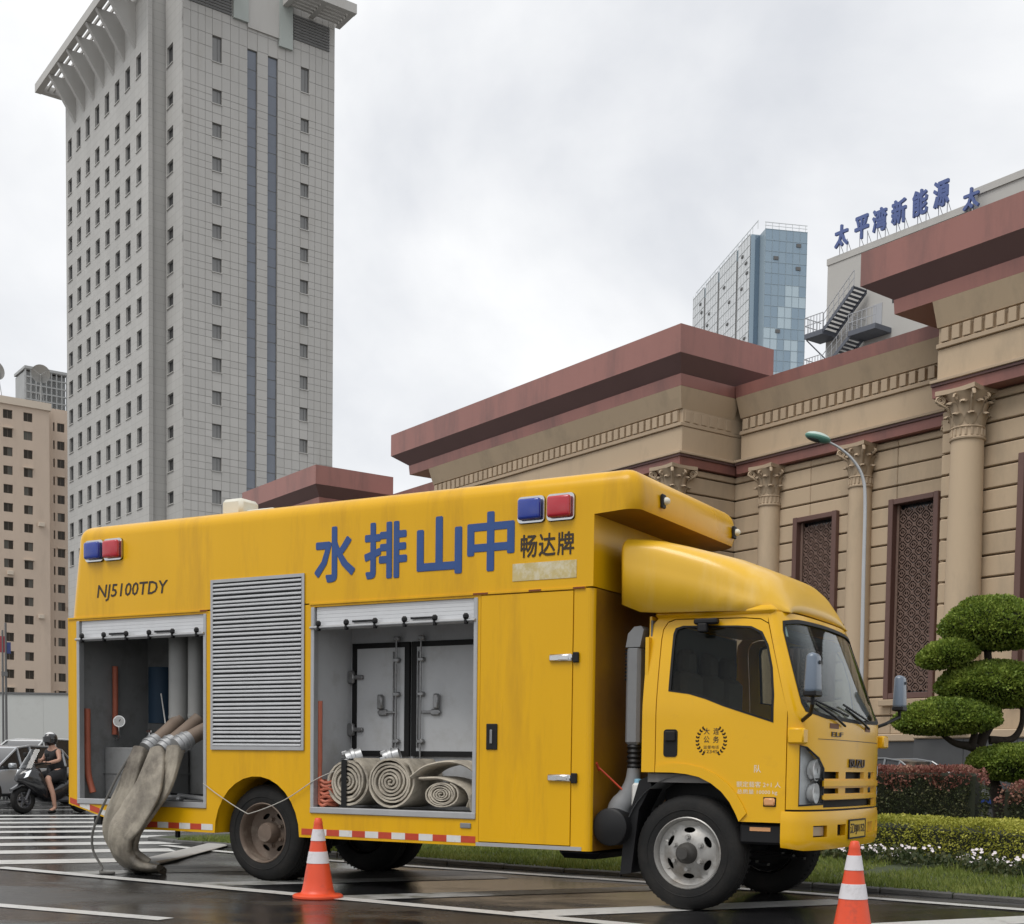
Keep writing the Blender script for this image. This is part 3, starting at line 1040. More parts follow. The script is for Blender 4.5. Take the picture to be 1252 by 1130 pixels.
# main right face (normal +x) at x = 0: backing with dark joints, real panels in front
w1, w2, s1, s2 = (3.12, 4.16), (13.23, 14.21), (7.02, 8.14), (9.37, 10.51)
rfl = [(74.37, 77.0)] + floors
strip_z = [(22.0, 76.9)]
solid = rects_around(0.0, 17.31, ZB, 84, [(w1[0], w1[1], rfl), (s1[0], s1[1], strip_z), (s2[0], s2[1], strip_z), (w2[0], w2[1], rfl)])
q = MB()
for a, b, z0, z1 in solid: q.box(-.5, -.06, a, b, z0, z1)
q.box(-5.0, -.6, .5, 17.3, ZB - 12, 84)
back_wall = q.build('wall', M_tjoint, tower)
zcuts = [84.0, 82.2, 80.4, 78.7, 77.0, 75.7, 74.37, 72.98, 71.58]
for i in range(15):
    b = 71.58 - FL * i
    zcuts += [b - .725, b - 1.45, b - 2.45, b - FL]
zcuts = sorted({round(z, 3) for z in zcuts if z > ZB})
pan = []
for a, b, z0, z1 in solid:
    n = max(1, round((b - a) / .88))
    zs = [z0] + [z for z in zcuts if z0 + .2 < z < z1 - .2] + [z1]
    for i in range(n):
        for j in range(len(zs) - 1):
            pan.append((a + (b - a) * i / n, a + (b - a) * (i + 1) / n, zs[j], zs[j + 1]))
pan = [p for p in pan if p[3] > 26]
pan.sort(key=lambda p: (p[0] - 0) ** 2 * 1.6 + (p[2] - 28) ** 2)
rest = MB(); pc = {}
for i, (a, b, z0, z1) in enumerate(pan):
    d = rt.uniform(-.008, .008)
    if i < 300:
        key = (round(b - a, 2), round(z1 - z0, 2))
        if key not in pc:
            t = MB(); t.box(-.055, 0, .018, b - a - .018, .018, z1 - z0 - .018); pc[key] = t.mesh('cladding_panel', M_tow)
        link('cladding_panel', pc[key], back_wall, (d, a, z0))
    else:
        rest.box(-.055 + d, d, a + .018, b - .018, z0 + .018, z1 - .018)
rest.build('cladding_panel', M_tow, back_wall, kind='stuff')
for (c0, c1) in (w1, w2):
    for zb, zt in rfl: tower_window(tower, c1 - c0, zt - zb, (0, (c0 + c1) / 2, zb), (0, 0, R(90)), blind=rt.choice((.55, .8, .9, .9)), pane=M_twin2)
for (c0, c1) in (s1, s2):
    st = one_box('glass_strip', tower, M_tframe, -.34, -.26, c0, c1, 22, 76.9)
    z = 76.9
    while z > 24:
        h = FL * .58
        one_box('pane', st, M_tstrip, -.258, -.235, c0 + .05, c1 - .05, z - h + .06, z - .03)
        z -= h
# crown: fins, canopies, shaft
for i in range(7):
    x = -29.97 + 3.49 * i
    q = MB(); q.prism([(-1.915, 77.7), (-5.0, 82.38), (-1.915, 82.38)][::-1], x - .26, x + .26, axis='X'); q.build('fin', M_tow, tower, fix=True)
def canopy(x0, x1, y0, y1, along):
    q = MB()
    if along == 'x':
        q.box(x0, x1, y0, y0 + .7, 82.4, 83.4); q.box(x0, x0 + .8, y0 + .7, y1, 82.45, 83.3)
        for i in range(3): q.box(x0 + .8, x1, y0 + 1.25 + .72 * i, y0 + 1.42 + .72 * i, 82.75, 83.1)
    else:
        q.box(x1 - .7, x1, y0, y1, 82.4, 83.4); q.box(0.01, x1 - .7, y1 - .6, y1, 82.45, 83.3); q.box(.01, x1 - .7, y0, y0 + .6, 82.45, 83.3)
        for i in range(5): q.box(.5 + .62 * i, .85 + .62 * i, y0 + .6, y1 - .6, 82.6, 83.1)
        q.box(.01, x1 - .7, (y0 + y1) / 2 - .3, (y0 + y1) / 2 + .3, 82.5, 82.58)
    return q.build('canopy', M_tow, tower)
canopy(-35.4, -4.0, -5.1, -1.92, 'x')
canopy(0, 4.0, 10.9, 17.9, 'y')
canopy(0, 4.0, -4.0, 5.2, 'y')
for y0, y1 in ((5.35, 7.0), (10.55, 12.1)):
    q = MB(); q.box(.004, .35, y0, y1, 79.4 if y0 < 8 else 78.2, 90)
    q.build('shaft', M_tow2, tower)
one_box('shaft', tower, M_tow, .003, .20, 7.0, 10.55, 79, 90)
for y0, y1 in ((.4, 5.2), (12.3, 16.6)):
    lv = MB()
    for i in range(9): lv.box(.003, .12, y0, y1, 79.6 + .3 * i, 79.78 + .3 * i)
    lv.build('louver', M_tdark, tower)

# ================================================================ beige apartment block, rooftop block, dishes
M_bei = mat('beige_render', (.63, .51, .41), .85, var=.5, vscale=.25, dark=.82, stain=(.50, .40, .32), sscale=.6, smin=.5, smax=.85, stretch=(1, 1, .3))
M_beit = mat('beige_trim', (.66, .57, .47), .85, var=.4, vscale=.4, dark=.85)
M_bwin = mat('apartment_glass', (.045, .038, .03), .15, spec=.6)
M_bwin2 = mat('apartment_glass_pale', (.12, .115, .10), .2, spec=.6)
M_bfr = mat('apartment_window_frame', (.16, .13, .105), .6)
apt = thing('apartment_block', 'beige apartment block with dark square windows at the left edge', 'building', (-71.8689, 189.9967, 0), HALL_ROT)
BP = 2.577
brows = [(48.62 - BP * i, 49.85 - BP * i) for i in range(17)]
q = MB()
bc = [(-11.9, -10.65), (-9.1, -7.85), (-6.26, -5.0), (-3.51, -2.29)]
for a, b, z0, z1 in rects_around(-14.5, 0, 0, 50.6, [(c0, c1, brows) for c0, c1 in bc]): q.box(-.45, 0, a, b, z0, z1)
q.box(-14, -.5, -14.5, -.01, 0, 50.6)
wl_ = q.build('wall', M_bei, apt)
one_box('parapet', apt, M_beit, -14, .25, -14.5, .25, 50.6, 51.6)
q = MB()
rc = [(1.39, 1.62, brows), (1.97, 3.01, brows)]
for a, b, z0, z1 in rects_around(.0, 4.4, 0, 51.8, rc): q.box(-3.4, -3.0, a, b, z0, z1)
q.box(-12, -3.41, .0, 4.4, 0, 51.8)
q.build('wall', M_bei, apt)
def apt_window(c0, c1, x, zb, zt):
    q = MB(); q.box(x - .30, x - .22, c0, c1, zb, zt)
    q.box(x - .22, x - .18, (c0 + c1) / 2 - .025, (c0 + c1) / 2 + .025, zb + .05, zt - .05)
    w = q.build('window', M_bfr, apt)
    m = M_bwin if rt.random() < .8 else M_bwin2
    mid = (c0 + c1) / 2
    if c1 - c0 > .6:
        one_box('pane', w, m, x - .218, x - .20, c0 + .05, mid - .025, zb + .05, zt - .05)
        one_box('pane', w, M_bwin if rt.random() < .75 else M_bwin2, x - .219, x - .201, mid + .025, c1 - .05, zb + .05, zt - .05)
    else: one_box('pane', w, m, x - .218, x - .20, c0 + .03, c1 - .03, zb + .05, zt - .05)
    if c1 - c0 > .6 and rt.random() < .12:
        one_box('awning', w, M_beit, x - .2, x + .35, c0 - .1, c1 + .1, zt + .02, zt + .12)
for c0, c1 in bc:
    for zb, zt in brows: apt_window(c0, c1, 0, zb, zt)
for c0, c1 in ((1.39, 1.62), (1.97, 3.01)):
    for zb, zt in brows: apt_window(c0, c1, -3.0, zb, zt)
for (y, z) in ((-1.6, 34.2), (-5.9, 27.0), (3.3, 23.0), (-1.7, 21.2)):
    x = 0 if y < 0 else -3.0
    one_box('air_conditioner', apt, M_beit, x + .02, x + .38, y, y + .8, z, z + .55, c=.03)

rb = thing('rooftop_building', 'pale grey gridded rooftop building behind the beige block', 'building', (-71.8689 - 11.92 + 1.7, 189.9967 + 16.06 + 1.26, 0), HALL_ROT)
M_rgrey = mat('rooftop_grey', (.36, .37, .37), .7, var=.4, vscale=.4)
q = MB()
for i in range(9): q.box(-.3, 0, i * .78, i * .78 + .16, 50, 61.6)
for i in range(9): q.box(-.28, -.02, 0, 6.4, 52.3 + i * 1.15, 52.5 + i * 1.15)
q.build('grid', M_rgrey, rb)
one_box('core', rb, M_rgrey, -6, -.8, .1, 6.3, 0, 61.4)
one_box('cap', rb, M_rgrey, -6, .15, -.1, 6.5, 61.6, 62.0)
M_dish = mat('dish_grey', (.30, .31, .31), .5, var=.3, vscale=1.5)
def dish(u, b, z, r, az, label, zr=51.6):
    wx = .59622 * u + .80282 * b; wy = -.80282 * u + .59622 * b
    t = thing('satellite_dish', label, 'dish', (wx, wy, zr), az)
    q = MB()
    prof = [(r * i / 8, .28 * r * (i / 8) ** 2) for i in range(9)]
    q.lathe(prof, 28, axis='Y', flip=True); q.lathe([(a, h - .03) for a, h in prof], 28, axis='Y')
    d = q.build('reflector', M_dish, t, 40, loc=(0, 0, z - zr), rot=(R(-28), 0, 0))
    q = MB()
    for i in range(3):
        a = 2 * pi * i / 3 + .5
        q.tube([(r * .9 * math.cos(a), .22 * r, r * .9 * math.sin(a)), (0, r * .8, 0)], .03, 5)
    q.frustum((0, r * .7, 0), (0, r * .9, 0), .1, .07, 8)
    q.build('feed_horn', M_dish, t, loc=(0, 0, z - zr), rot=(R(-28), 0, 0))
    q = MB(); q.frustum((0, -.1, 0), (0, -.1, z - zr), .12, .10, 8); q.tube([(-.8, -.3, 0), (0, -.15, (z - zr) * .8)], .05, 5); q.tube([(.8, -.3, 0), (0, -.15, (z - zr) * .8)], .05, 5)
    q.build('mast', M_dish, t)
    return t
dish(-204.5, 57.0, 58.2, 1.35, R(200), 'solid grey satellite dish on the roof by the gridded structure')
dish(-204.5, 51.0, 57.6, 1.35, R(160), 'pale satellite dish on the beige roof cut off by the left edge')

# ================================================================ blue glass tower
gl = thing('glass_tower', 'blue glass tower rising behind the red cornice', 'tower', (34.0715, 220.0, 0), R(-78.97))
def gpane(name, c, r=.10, metal=.0, spec=.9):
    return mat(name, c, r, metal, spec=spec)
GP_ = [gpane('blue_glass', (.225, .305, .375), .12, .35), gpane('blue_glass_b', (.24, .32, .385), .10, .35), gpane('blue_glass_pale', (.40, .49, .54), .14, .3), gpane('blue_glass_deep', (.15, .215, .285), .12, .35)]
M_gmul = mat('glass_tower_mullion', (.27, .34, .39), .4)
M_gwht = mat('glass_tower_pale_mullion', (.56, .58, .585), .5)
M_gpale = mat('glass_tower_side_glass', (.58, .60, .61), .16, .1, var=.5, vscale=.3, dark=.85)
one_box('core', gl, M_gmul, -34.6, -2.62, -1.5, 7.2, 0, 89.4)
one_box('core', gl, M_gmul, -2.62, -.12, -.10, 7.2, 0, 89.4)
pv = {}
rg = random.Random(21)
fac = MB()
for i in range(7): fac.box(-.12, .02, -.1 + i * 1.2, -.1 + i * 1.2 + .06, 0, 89.5)
for j in range(28): fac.box(-.12, .015, -.1, 7.2, 89.4 - j * 1.75, 89.46 - j * 1.75)
fw_ = fac.build('curtain_wall', M_gmul, gl)
q = MB(); q.box(-.06, 0, 0, 1.13, 0, 1.68)
pm = [q.mesh('pane', m) for m in GP_]
for i in range(6):
    for j in range(26):
        z = 89.4 - (j + 1) * 1.75 + .06
        pale = (j in (5, 6) and i >= 4) or (j in (7, 8) and i == 2) or (j in (9, 10) and i in (0, 1)) or (j > 4 and i == 3) or (j in (10, 11, 12) and i == 4) or j > 12  # pale panes set out as reflection patches painted into the glass tint
        m = 2 if pale and rg.random() < .9 else rg.choice((0, 0, 0, 1, 1))
        link('pane', pm[m], fw_, (-.03, -.04 + i * 1.2, z), (0, R(rg.uniform(-.15, .15)), R(rg.uniform(-.15, .15))))
for (y, z) in ((1.4, 84.6), (5.3, 86.9), (5.3, 83.2), (2.0, 72.9)):
    one_box('open_vent', gl, M_tdark, .01, .10, y, y + .8, z, z + .55)
n2 = MB(); n2.box(-2.6, -2.50, -1.55, -.12, 0, 89.2); n2.build('corner_glass', GP_[3], gl)
n3 = MB(); n3.box(-2.5, -2.42, -1.66, -.95, 40, 89.3); n3.build('corner_glass', GP_[1], gl)
bays = [(-34.6, -27.8), (-26.8, -19.8), (-18.8, -9.8), (-8.8, -3.0)]
for a, b in bays:
    sd = one_box('side_glass', gl, M_gpale, a, b, -1.62, -1.55, 0, 89.6)
    q = MB()
    n = int((b - a) / 1.25)
    for i in range(n + 1): q.box(a + (b - a) * i / n - .035, a + (b - a) * i / n + .035, -1.67, -1.62, 0, 90.2)
    for j in range(26): q.box(a, b, -1.68, -1.62, 89.6 - j * 1.75 - .03, 89.6 - j * 1.75 + .03)
    q.build('mullions', M_gwht, sd)
    for _ in range(7):
        x = rg.uniform(a + .6, b - 1.2); z = 66 + int(rg.random() * 13) * 1.75
        one_box('open_vent', sd, M_tdark, x, x + .8, -1.80, -1.63, z, z + .35)
for a, b in ((-27.8, -26.8), (-19.8, -18.8), (-9.8, -8.8)): one_box('dark_slot', gl, M_tdark, a, b, -1.60, -1.52, 0, 87.5)
q = MB()
for i in range(14): q.frustum((-.3 - i * 2.5, -1.3, 89.4), (-.3 - i * 2.5, -1.3, 90.8), .05, .05, 5)
for i in range(7): q.frustum((-.2, 0 + i * 1.15, 89.4), (-.2, 0 + i * 1.15, 90.6), .05, .05, 5)
q.box(-34, -.2, -1.34, -1.26, 90.6, 90.7); q.box(-.24, -.16, -.1, 7.2, 90.5, 90.6); q.box(-.24, -.16, -.1, 7.2, 90.0, 90.06)
q.build('parapet_rail', M_gwht, gl)

# ================================================================ pale building with rooftop sign and fire stair
M_sgn = mat('pale_render', (.46, .45, .425), .85, var=.5, vscale=.3, dark=.86, stain=(.36, .355, .34), sscale=.5, smin=.55, smax=.9)
M_steel = mat('stair_steel', (.10, .11, .135), .5, var=.3)
M_rail = mat('stair_rail', (.38, .39, .41), .5)
M_blue = mat('sign_blue', (.085, .125, .31), .5, var=.4, vscale=.6, dark=.7)
sb = thing('pale_building', 'pale plain building with zigzag fire stair between the hall and glass tower', 'building', (17.1146, 85.0023, 0), HALL_ROT)
one_box('wall', sb, M_sgn, 0, 10.4, 0, 12, 0, 33.0)
one_box('wall', sb, M_sgn, 10.4, 26, .4, 12, 0, 33.9)
one_box('parapet', sb, M_sgn, -.05, 10.45, -.05, .3, 33.0, 33.4)
one_box('parapet', sb, M_sgn, 10.45, 26, .3, .6, 33.9, 34.3)
one_box('door', sb, M_rail, 3.75, 4.45, -.04, .0, 28.05, 29.55)
def landing(x0, x1, z, d=1.5):
    q = MB(); q.box(x0, x1, -d, -.01, z - .30, z)
    l_ = q.build('stair_landing', M_steel, sb)
    q = MB()
    n = 6
    for i in range(n + 1):
        x = x0 + (x1 - x0) * i / n; q.box(x - .015, x + .015, -d, -d + .03, z, z + 1.0)
    for i in range(4): q.box(x0, x0 + .03, -d + i * d / 4, -d + .03 + i * d / 4, z, z + 1.0)
    for h in (.5, 1.0): q.box(x0, x1, -d - .005, -d + .035, z + h - .02, z + h + .02); q.box(x0 - .005, x0 + .035, -d, 0, z + h - .02, z + h + .02)
    q.build('railing', M_rail, l_)
def flight(x0, z0, x1, z1, d0=-1.4, d1=-.25):
    q = MB(); n = 11
    for i in range(n):
        a, b = x0 + (x1 - x0) * i / n, x0 + (x1 - x0) * (i + 1) / n
        z = z0 + (z1 - z0) * (i + 1) / n
        q.box(min(a, b), max(a, b) + .02, d0, d1, z - .05, z)
    dx, dz = x1 - x0, z1 - z0
    for y in (d0 - .04, d1):
        q.add([(x0, y, z0 - .2), (x1, y, z1 - .2), (x1, y, z1 + .06), (x0, y, z0 + .06), (x0, y + .04, z0 - .2), (x1, y + .04, z1 - .2), (x1, y + .04, z1 + .06), (x0, y + .04, z0 + .06)],
              [(0, 1, 2, 3), (7, 6, 5, 4), (3, 2, 6, 7), (0, 4, 5, 1)])
    f_ = q.build('stair_flight', M_steel, sb)
    q = MB()
    for i in range(7):
        t = i / 6; q.box(x0 + dx * t - .015, x0 + dx * t + .015, d0 - .03, d0, z0 + dz * t, z0 + dz * t + .95)
    q.tube([(x0, d0, z0 + .95), (x1, d0, z1 + .95)], .025, 5); q.tube([(x0, d0, z0 + .5), (x1, d0, z1 + .5)], .02, 5)
    q.build('railing', M_rail, f_)
landing(-.45, 1.05, 28.55); landing(3.1, 5.2, 27.85); landing(-.45, .95, 26.0)
flight(1.05, 28.55, 3.4, 30.5); flight(1.0, 26.0, 3.3, 27.75); 
q = MB(); q.tube([(-.35, -1.4, 28.2), (1.0, -.05, 26.3)], .04, 5); q.build('brace', M_steel, sb)
for i in range(3): one_box('window', sb, M_dkglass, 5.2 + i * 2.4, 6.1 + i * 2.4, -.02, .01, 29.3, 30.3)
rs = thing('rooftop_sign', 'large blue Chinese letters standing on the pale rooftop', 'sign', (17.1146, 85.0023, 33.4), HALL_ROT)
for ch, x, h in (('太', 1.25, 1.32), ('平', 2.85, 1.36), ('湾', 4.22, 1.38), ('新', 5.66, 1.42), ('能', 7.2, 1.46), ('源', 8.68, 1.5)):
    g = text_on('letter', ch, M_blue, rs, (x, -.12, .62 + h / 2 - .25), 1.02, h * .97, depth=.14, bold=.008, fat=.026)
    q = MB()
    for dx in (-.3, .3):
        q.frustum((x + dx, 0, -.02), (x + dx, 0, .8), .025, .025, 5); q.tube([(x + dx, .5, -.02), (x + dx, .02, .7)], .02, 4)
    q.build('letter_support', M_rail, rs)
for ch, x in (('太', 10.75),):
    text_on('letter', ch, M_blue, rs, (x, -.12, .18 if x < 11 else -.30), 1.02, 1.12, depth=.14, bold=.008, fat=.026)
    one_box('letter_support', rs, M_rail, x - .03, x + .03, .03, .4, -.4, .5)

# ================================================================ white hoarding wall, flagpole
M_white = mat('white_hoarding', (.50, .51, .49), .75, var=.5, vscale=.3, dark=.88, stain=(.38, .38, .36), sscale=.7, smin=.55, smax=.9)
ww = thing('boundary_wall', 'long plain white boundary wall behind the waiting cars', 'wall', (-30, 60, 0), R(-1))
for i in range(10): one_box('wall_panel', ww, M_white, -8 + i * 3.0, -8 + i * 3.0 + 2.996, 0, .25, 0, 4.08, c=.004)
one_box('coping', ww, M_tframe, -8.1, 22.1, -.05, .30, 4.082, 4.16)
fp = thing('flagpole', 'slim twin grey pole with a small red and blue banner', 'pole', (-18.55, 45, 0), R(20))
q = MB(); q.frustum((0, 0, 0), (0, 0, 5.75), .045, .035, 8); q.frustum((-.10, 0, 0), (-.10, 0, 5.5), .04, .03, 8); q.box(-.14, .05, -.05, .05, 3.95, 4.1)
q.build('pole', M_tframe, fp)
q = MB(); q.box(-.2, .0, -.012, .012, 4.75, 5.3); q.build('banner', mat('banner_red', (.30, .05, .06), .8), fp)
q = MB(); q.box(.03, .16, -.012, .012, 4.72, 5.1); q.build('banner', mat('banner_blue', (.04, .06, .18), .8), fp)
# ================================================================ the yellow pump truck
YEL = (.715, .388, .004)
M_yel = mat('truck_yellow', YEL, .32, var=.35, vscale=.9, dark=.80, stain=(.46, .235, .012), sscale=1.5, smin=.50, smax=.84, stretch=(2.0, 1, .28), coat=.10, spec=.25, rvar=.08, bump=.07, bscale=2.2)
M_yel_cab = mat('cab_yellow', (.74, .405, .004), .26, var=.25, vscale=1.2, dark=.85, coat=.2, spec=.35, stain=(.48, .26, .02), sscale=2.0, smin=.6, smax=.95)
M_yel_fade = mat('faded_yellow', (.74, .43, .02), .34, var=.45, vscale=1.0, dark=.86, stain=(.76, .52, .17), sscale=1.1, smin=.52, smax=.80, coat=.25, stretch=(1.6, 1, .35))
M_yel_shade = mat('shaded_yellow', (.33, .155, .008), .45, var=.7, vscale=1.6, dark=.6, stain=(.16, .075, .02), sscale=1.1, smin=.44, smax=.75, spec=.25)  # shade behind the cab painted into the yellow, with some grime patches
M_rust = mat('rust_red', (.20, .055, .02), .9, var=.6, vscale=12)
M_blk = mat('black_plastic', (.010, .010, .011), .5, var=.4, vscale=5, dark=.5, spec=.3)
M_rub = mat('tyre_rubber', (.011, .011, .011), .75, spec=.3, var=.7, vscale=6, dark=.55, stain=(.030, .027, .024), sscale=3, smin=.45, smax=.8, bump=.15, bscale=70)
M_gask = mat('black_rubber', (.008, .008, .008), .6, spec=.3)
M_rim = mat('rim_silver', (.40, .39, .37), .42, .45, var=.6, vscale=7, dark=.6, stain=(.17, .14, .11), sscale=6, smin=.5, smax=.8)
M_rimr = mat('rim_rusty', (.17, .125, .095), .65, .1, var=.7, vscale=5, dark=.5, stain=(.30, .25, .20), sscale=4, smin=.55, smax=.8)
M_chr = mat('chrome', (.62, .62, .62), .14, .95, var=.3, vscale=20, dark=.6)
M_stl = mat('dull_steel', (.30, .30, .30), .35, .7, var=.6, vscale=25, dark=.4)
M_alu = mat('aluminium', (.44, .445, .45), .40, .55, var=.4, vscale=8, dark=.75)
M_slat = mat('louver_aluminium', (.62, .63, .645), .45, .10, var=.4, vscale=8, dark=.82)
M_grey = mat('snorkel_grey', (.20, .205, .21), .5, var=.4, vscale=6, dark=.7)
M_int = mat('bay_dark_grey', (.26, .265, .265), .75, var=.5, vscale=2, dark=.6, stain=(.15, .145, .14), sscale=5, smin=.5, smax=.8)
M_intl = mat('bay_light_grey', (.52, .53, .54), .6, var=.45, vscale=2.5, dark=.7, stain=(.34, .33, .31), sscale=3, smin=.52, smax=.85)
M_bluet = mat('letter_blue', (.022, .072, .245), .45, var=.4, vscale=4, dark=.65)
M_ink = mat('letter_black', (.035, .020, .010), .5, var=.5, vscale=8, dark=.5)
M_wtx = mat('letter_white', (.72, .66, .55), .6)
M_wht = mat('reflective_white', (.66, .65, .62), .4, var=.4, vscale=12, dark=.7, stain=(.30, .27, .22), sscale=8, smin=.58, smax=.8)
M_rdt = mat('reflective_red', (.50, .055, .02), .4, var=.4, vscale=12, dark=.6)
M_bl = mat('beacon_blue', (.004, .028, .27), .16, coat=.6)
M_rl = mat('beacon_red', (.44, .006, .018), .16, coat=.6)
M_org = mat('orange_pipe', (.50, .14, .08), .6, var=.5, vscale=6, dark=.6)
M_brn = mat('brown_pipe', (.22, .165, .125), .6, var=.6, vscale=6, dark=.6)
M_cream = mat('cream_paint', (.66, .64, .55), .55, var=.4, vscale=4, dark=.75)
M_glas = glass('cab_glass', (.80, .89, .91), .06)
M_glass_side = glass('cab_side_glass', (.78, .80, .78), .06)
M_lens = glass('lamp_lens', (.98, .99, .99), .0)
M_mir = mat('mirror_grey', (.13, .165, .215), .35, var=.2, vscale=4, coat=.3)
M_amb = mat('amber_lens', (.62, .30, .12), .25, coat=.5)
M_seat = mat('seat_cloth', (.13, .10, .08), .9, var=.5, vscale=6)
M_dash = mat('dash_grey', (.14, .135, .13), .7)

TR = thing('pump_truck', 'yellow emergency drainage pump truck with open side bays', 'truck', (1.5953, 11.3845, 0), math.atan2(-.49121, .87104))
SY = -1.15
def sp(d0=0.0):
    return lambda u, v, d: (u, SY + d0 + d, v)
def rect(x0, x1, z0, z1): return [(x0, z0), (x1, z0), (x1, z1), (x0, z1)]
def rrect(x0, x1, z0, z1, r, n=4):
    out = []
    for cx_, cz, a0 in ((x1 - r, z0 + r, -90), (x1 - r, z1 - r, 0), (x0 + r, z1 - r, 90), (x0 + r, z0 + r, 180)):
        for i in range(n + 1):
            a = R(a0 + 90 * i / n); out.append((cx_ + r * math.cos(a), cz + r * math.sin(a)))
    return out
# --- body lower walls
AX, ARX, ARZ = -4.39, .53, .56
arch = [(AX - ARX * math.cos(R(a)), .45 + ARZ * math.sin(R(a))) for a in range(0, 181, 12)]
B1, LV, B2, DR = (-6.80, -5.06, .74, 2.575), (-4.96, -3.80, 1.26, 2.89), (-3.69, -1.94, .735, 2.575), (-1.87, -.98, .492, 2.585)
outer = [(-6.97, .68), (-6.02, .45)] + arch + [(-.86, .45), (-.86, 2.60), (-6.97, 2.60)]
q = MB()
q.panel(outer, [rect(*B1), rect(LV[0], LV[1], LV[2], 2.597), rect(*B2), rect(DR[0] - .007, DR[1] + .007, DR[2] - .007, DR[3] + .007)], sp(), .035)
# rounded front corner
for i in range(6):
    a0, a1 = R(90 * i / 6), R(90 * (i + 1) / 6)
    P = [(-.86 + .06 * math.sin(a), SY + .06 - .06 * math.cos(a)) for a in (a0, a1)]
    q.add([(P[0][0], P[0][1], .45), (P[1][0], P[1][1], .45), (P[1][0], P[1][1], 2.60), (P[0][0], P[0][1], 2.60)], [(0, 1, 2, 3)])
side = q.build('side_wall', M_yel, TR, 30)
q = MB(); q.box(-.84, -.80, SY + .06, 1.02, .45, 2.602); q.build('front_wall', M_yel_shade, TR)
q = MB(); q.box(-6.97, -6.93, SY + .036, 1.02, .66, 2.60); q.build('rear_wall', M_yel, TR)
q = MB(); q.box(-6.93, -.84, .98, 1.02, .45, 2.60); q.build('side_wall', M_yel, TR)
q = MB(); q.box(-6.9, -5.0, SY + .04, .97, .69, .735); q.box(-3.76, -.85, SY + .04, .97, .62, .728); q.box(-4.99, -3.77, -.55, .6, .98, 1.03); q.build('floor', M_int, TR)
q = MB(); q.box(-6.7, -5.05, -1.0, 1.0, .60, .688); q.box(-3.7, -.9, -1.0, 1.0, .50, .618); q.build('subframe', M_blk, TR)
# wheel arch liner and lip
q = MB(); V = []
for (x, z) in arch:
    V += [(x, SY + .002, z), (x, SY + .40, z)]
q.add(V, [(2 * i, 2 * i + 1, 2 * i + 3, 2 * i + 2) for i in range(len(arch) - 1)])
q.build('wheel_arch', M_yel, TR, 40)
q = MB()
V = []
for (x, z) in arch: V += [(x, SY + .401, z), (x, SY + .95, z)]
q.add(V, [(2 * i, 2 * i + 1, 2 * i + 3, 2 * i + 2) for i in range(len(arch) - 1)])
q.build('arch_liner', M_blk, TR, 40)
# --- upper fairing with the overhang above the cab
bm = bmesh.new()
prof = [(-6.97, 2.612), (-.80, 2.612), (-.80, 3.19), (-.62, 3.20), (-.43, 3.215), (-.40, 3.30), (-.43, 3.545), (-6.84, 3.545)]
n_ = len(prof)
vs = [bm.verts.new((x, y, z)) for y in (SY, 1.02) for x, z in prof]
bm.faces.new(vs[:n_]); bm.faces.new(vs[n_:][::-1])
for i in range(n_): bm.faces.new((vs[i], vs[i + n_], vs[(i + 1) % n_ + n_], vs[(i + 1) % n_]))
bmesh.ops.recalc_face_normals(bm, faces=bm.faces)
bm.edges.ensure_lookup_table()
sel = []
for e in bm.edges:
    a, b = e.verts[0].co, e.verts[1].co
    top = a.z > 3.5 and b.z > 3.5
    frnt = a.x > -.5 and b.x > -.5 and a.z > 3.21 and b.z > 3.21 and abs(a.y - b.y) < .01
    rear = a.x < -6.8 and b.x < -6.8 and abs(a.y - b.y) < .01
    if top or frnt or rear: sel.append(e)
bmesh.ops.bevel(bm, geom=sel, offset=.135, segments=6, profile=.5, affect='EDGES')
# slight belly so that the skin does not look machined
for v in bm.verts:
    if v.co.y < -1.0: v.co.y += .004 * noise.noise(Vector((v.co.x * 1.3, 0, v.co.z * 2)))
me = bpy.data.meshes.new('top_fairing'); bm.to_mesh(me); bm.free()
me.materials.append(M_yel); me.materials.append(M_yel_shade); me.polygons.foreach_set('use_smooth', [True] * len(me.polygons)); me.set_sharp_from_angle(angle=R(35))
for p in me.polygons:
    if p.center.x > -.82 and p.normal.z < -.8 and p.center.z > 3.0: p.material_index = 1  # underside of the overhang takes the painted shade too
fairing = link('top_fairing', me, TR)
q = MB(); q.box(-6.96, -5.03, SY - .012, SY + .02, 2.596, 2.612); q.build('drip_rail', M_yel, TR)
q = MB(); q.box(-3.74, -.87, SY - .012, SY + .02, 2.596, 2.612); q.build('drip_rail', M_yel, TR)
for (x0, x1) in ((-1.95, -1.80), (-1.4, -1.28), (-.98, -.87), (-5.1, -5.0)):
    one_box('rust_streak', TR, M_rust, x0, x1, SY - .0135, SY - .0125, 2.597, 2.611)
# fittings on the front overhang
for y in (-.72, .86):
    mk = one_box('marker_lamp', fairing, M_blk, -.402, -.375, y - .035, y + .035, 3.275, 3.39, c=.008)
    q = MB(); q.lathe([(.032, 0), (.030, .02), (.020, .035), (.0, .041)], 14, (-.375, y + .015, 3.335), axis='X'); q.build('bulb', M_cream, mk, 50)
# roof fittings
q = MB(); q.rbox(-5.75, -5.25, -.75, -.35, 3.545, 3.60, c=.02); q.build('roof_hatch', M_cream, TR)
q = MB(); q.rbox(-5.14, -4.87, -.84, -.56, 3.545, 3.735, c=.035); q.rbox(-4.86, -4.50, -.8, -.6, 3.545, 3.615, c=.02); q.build('roof_vent', M_cream, TR, 40)
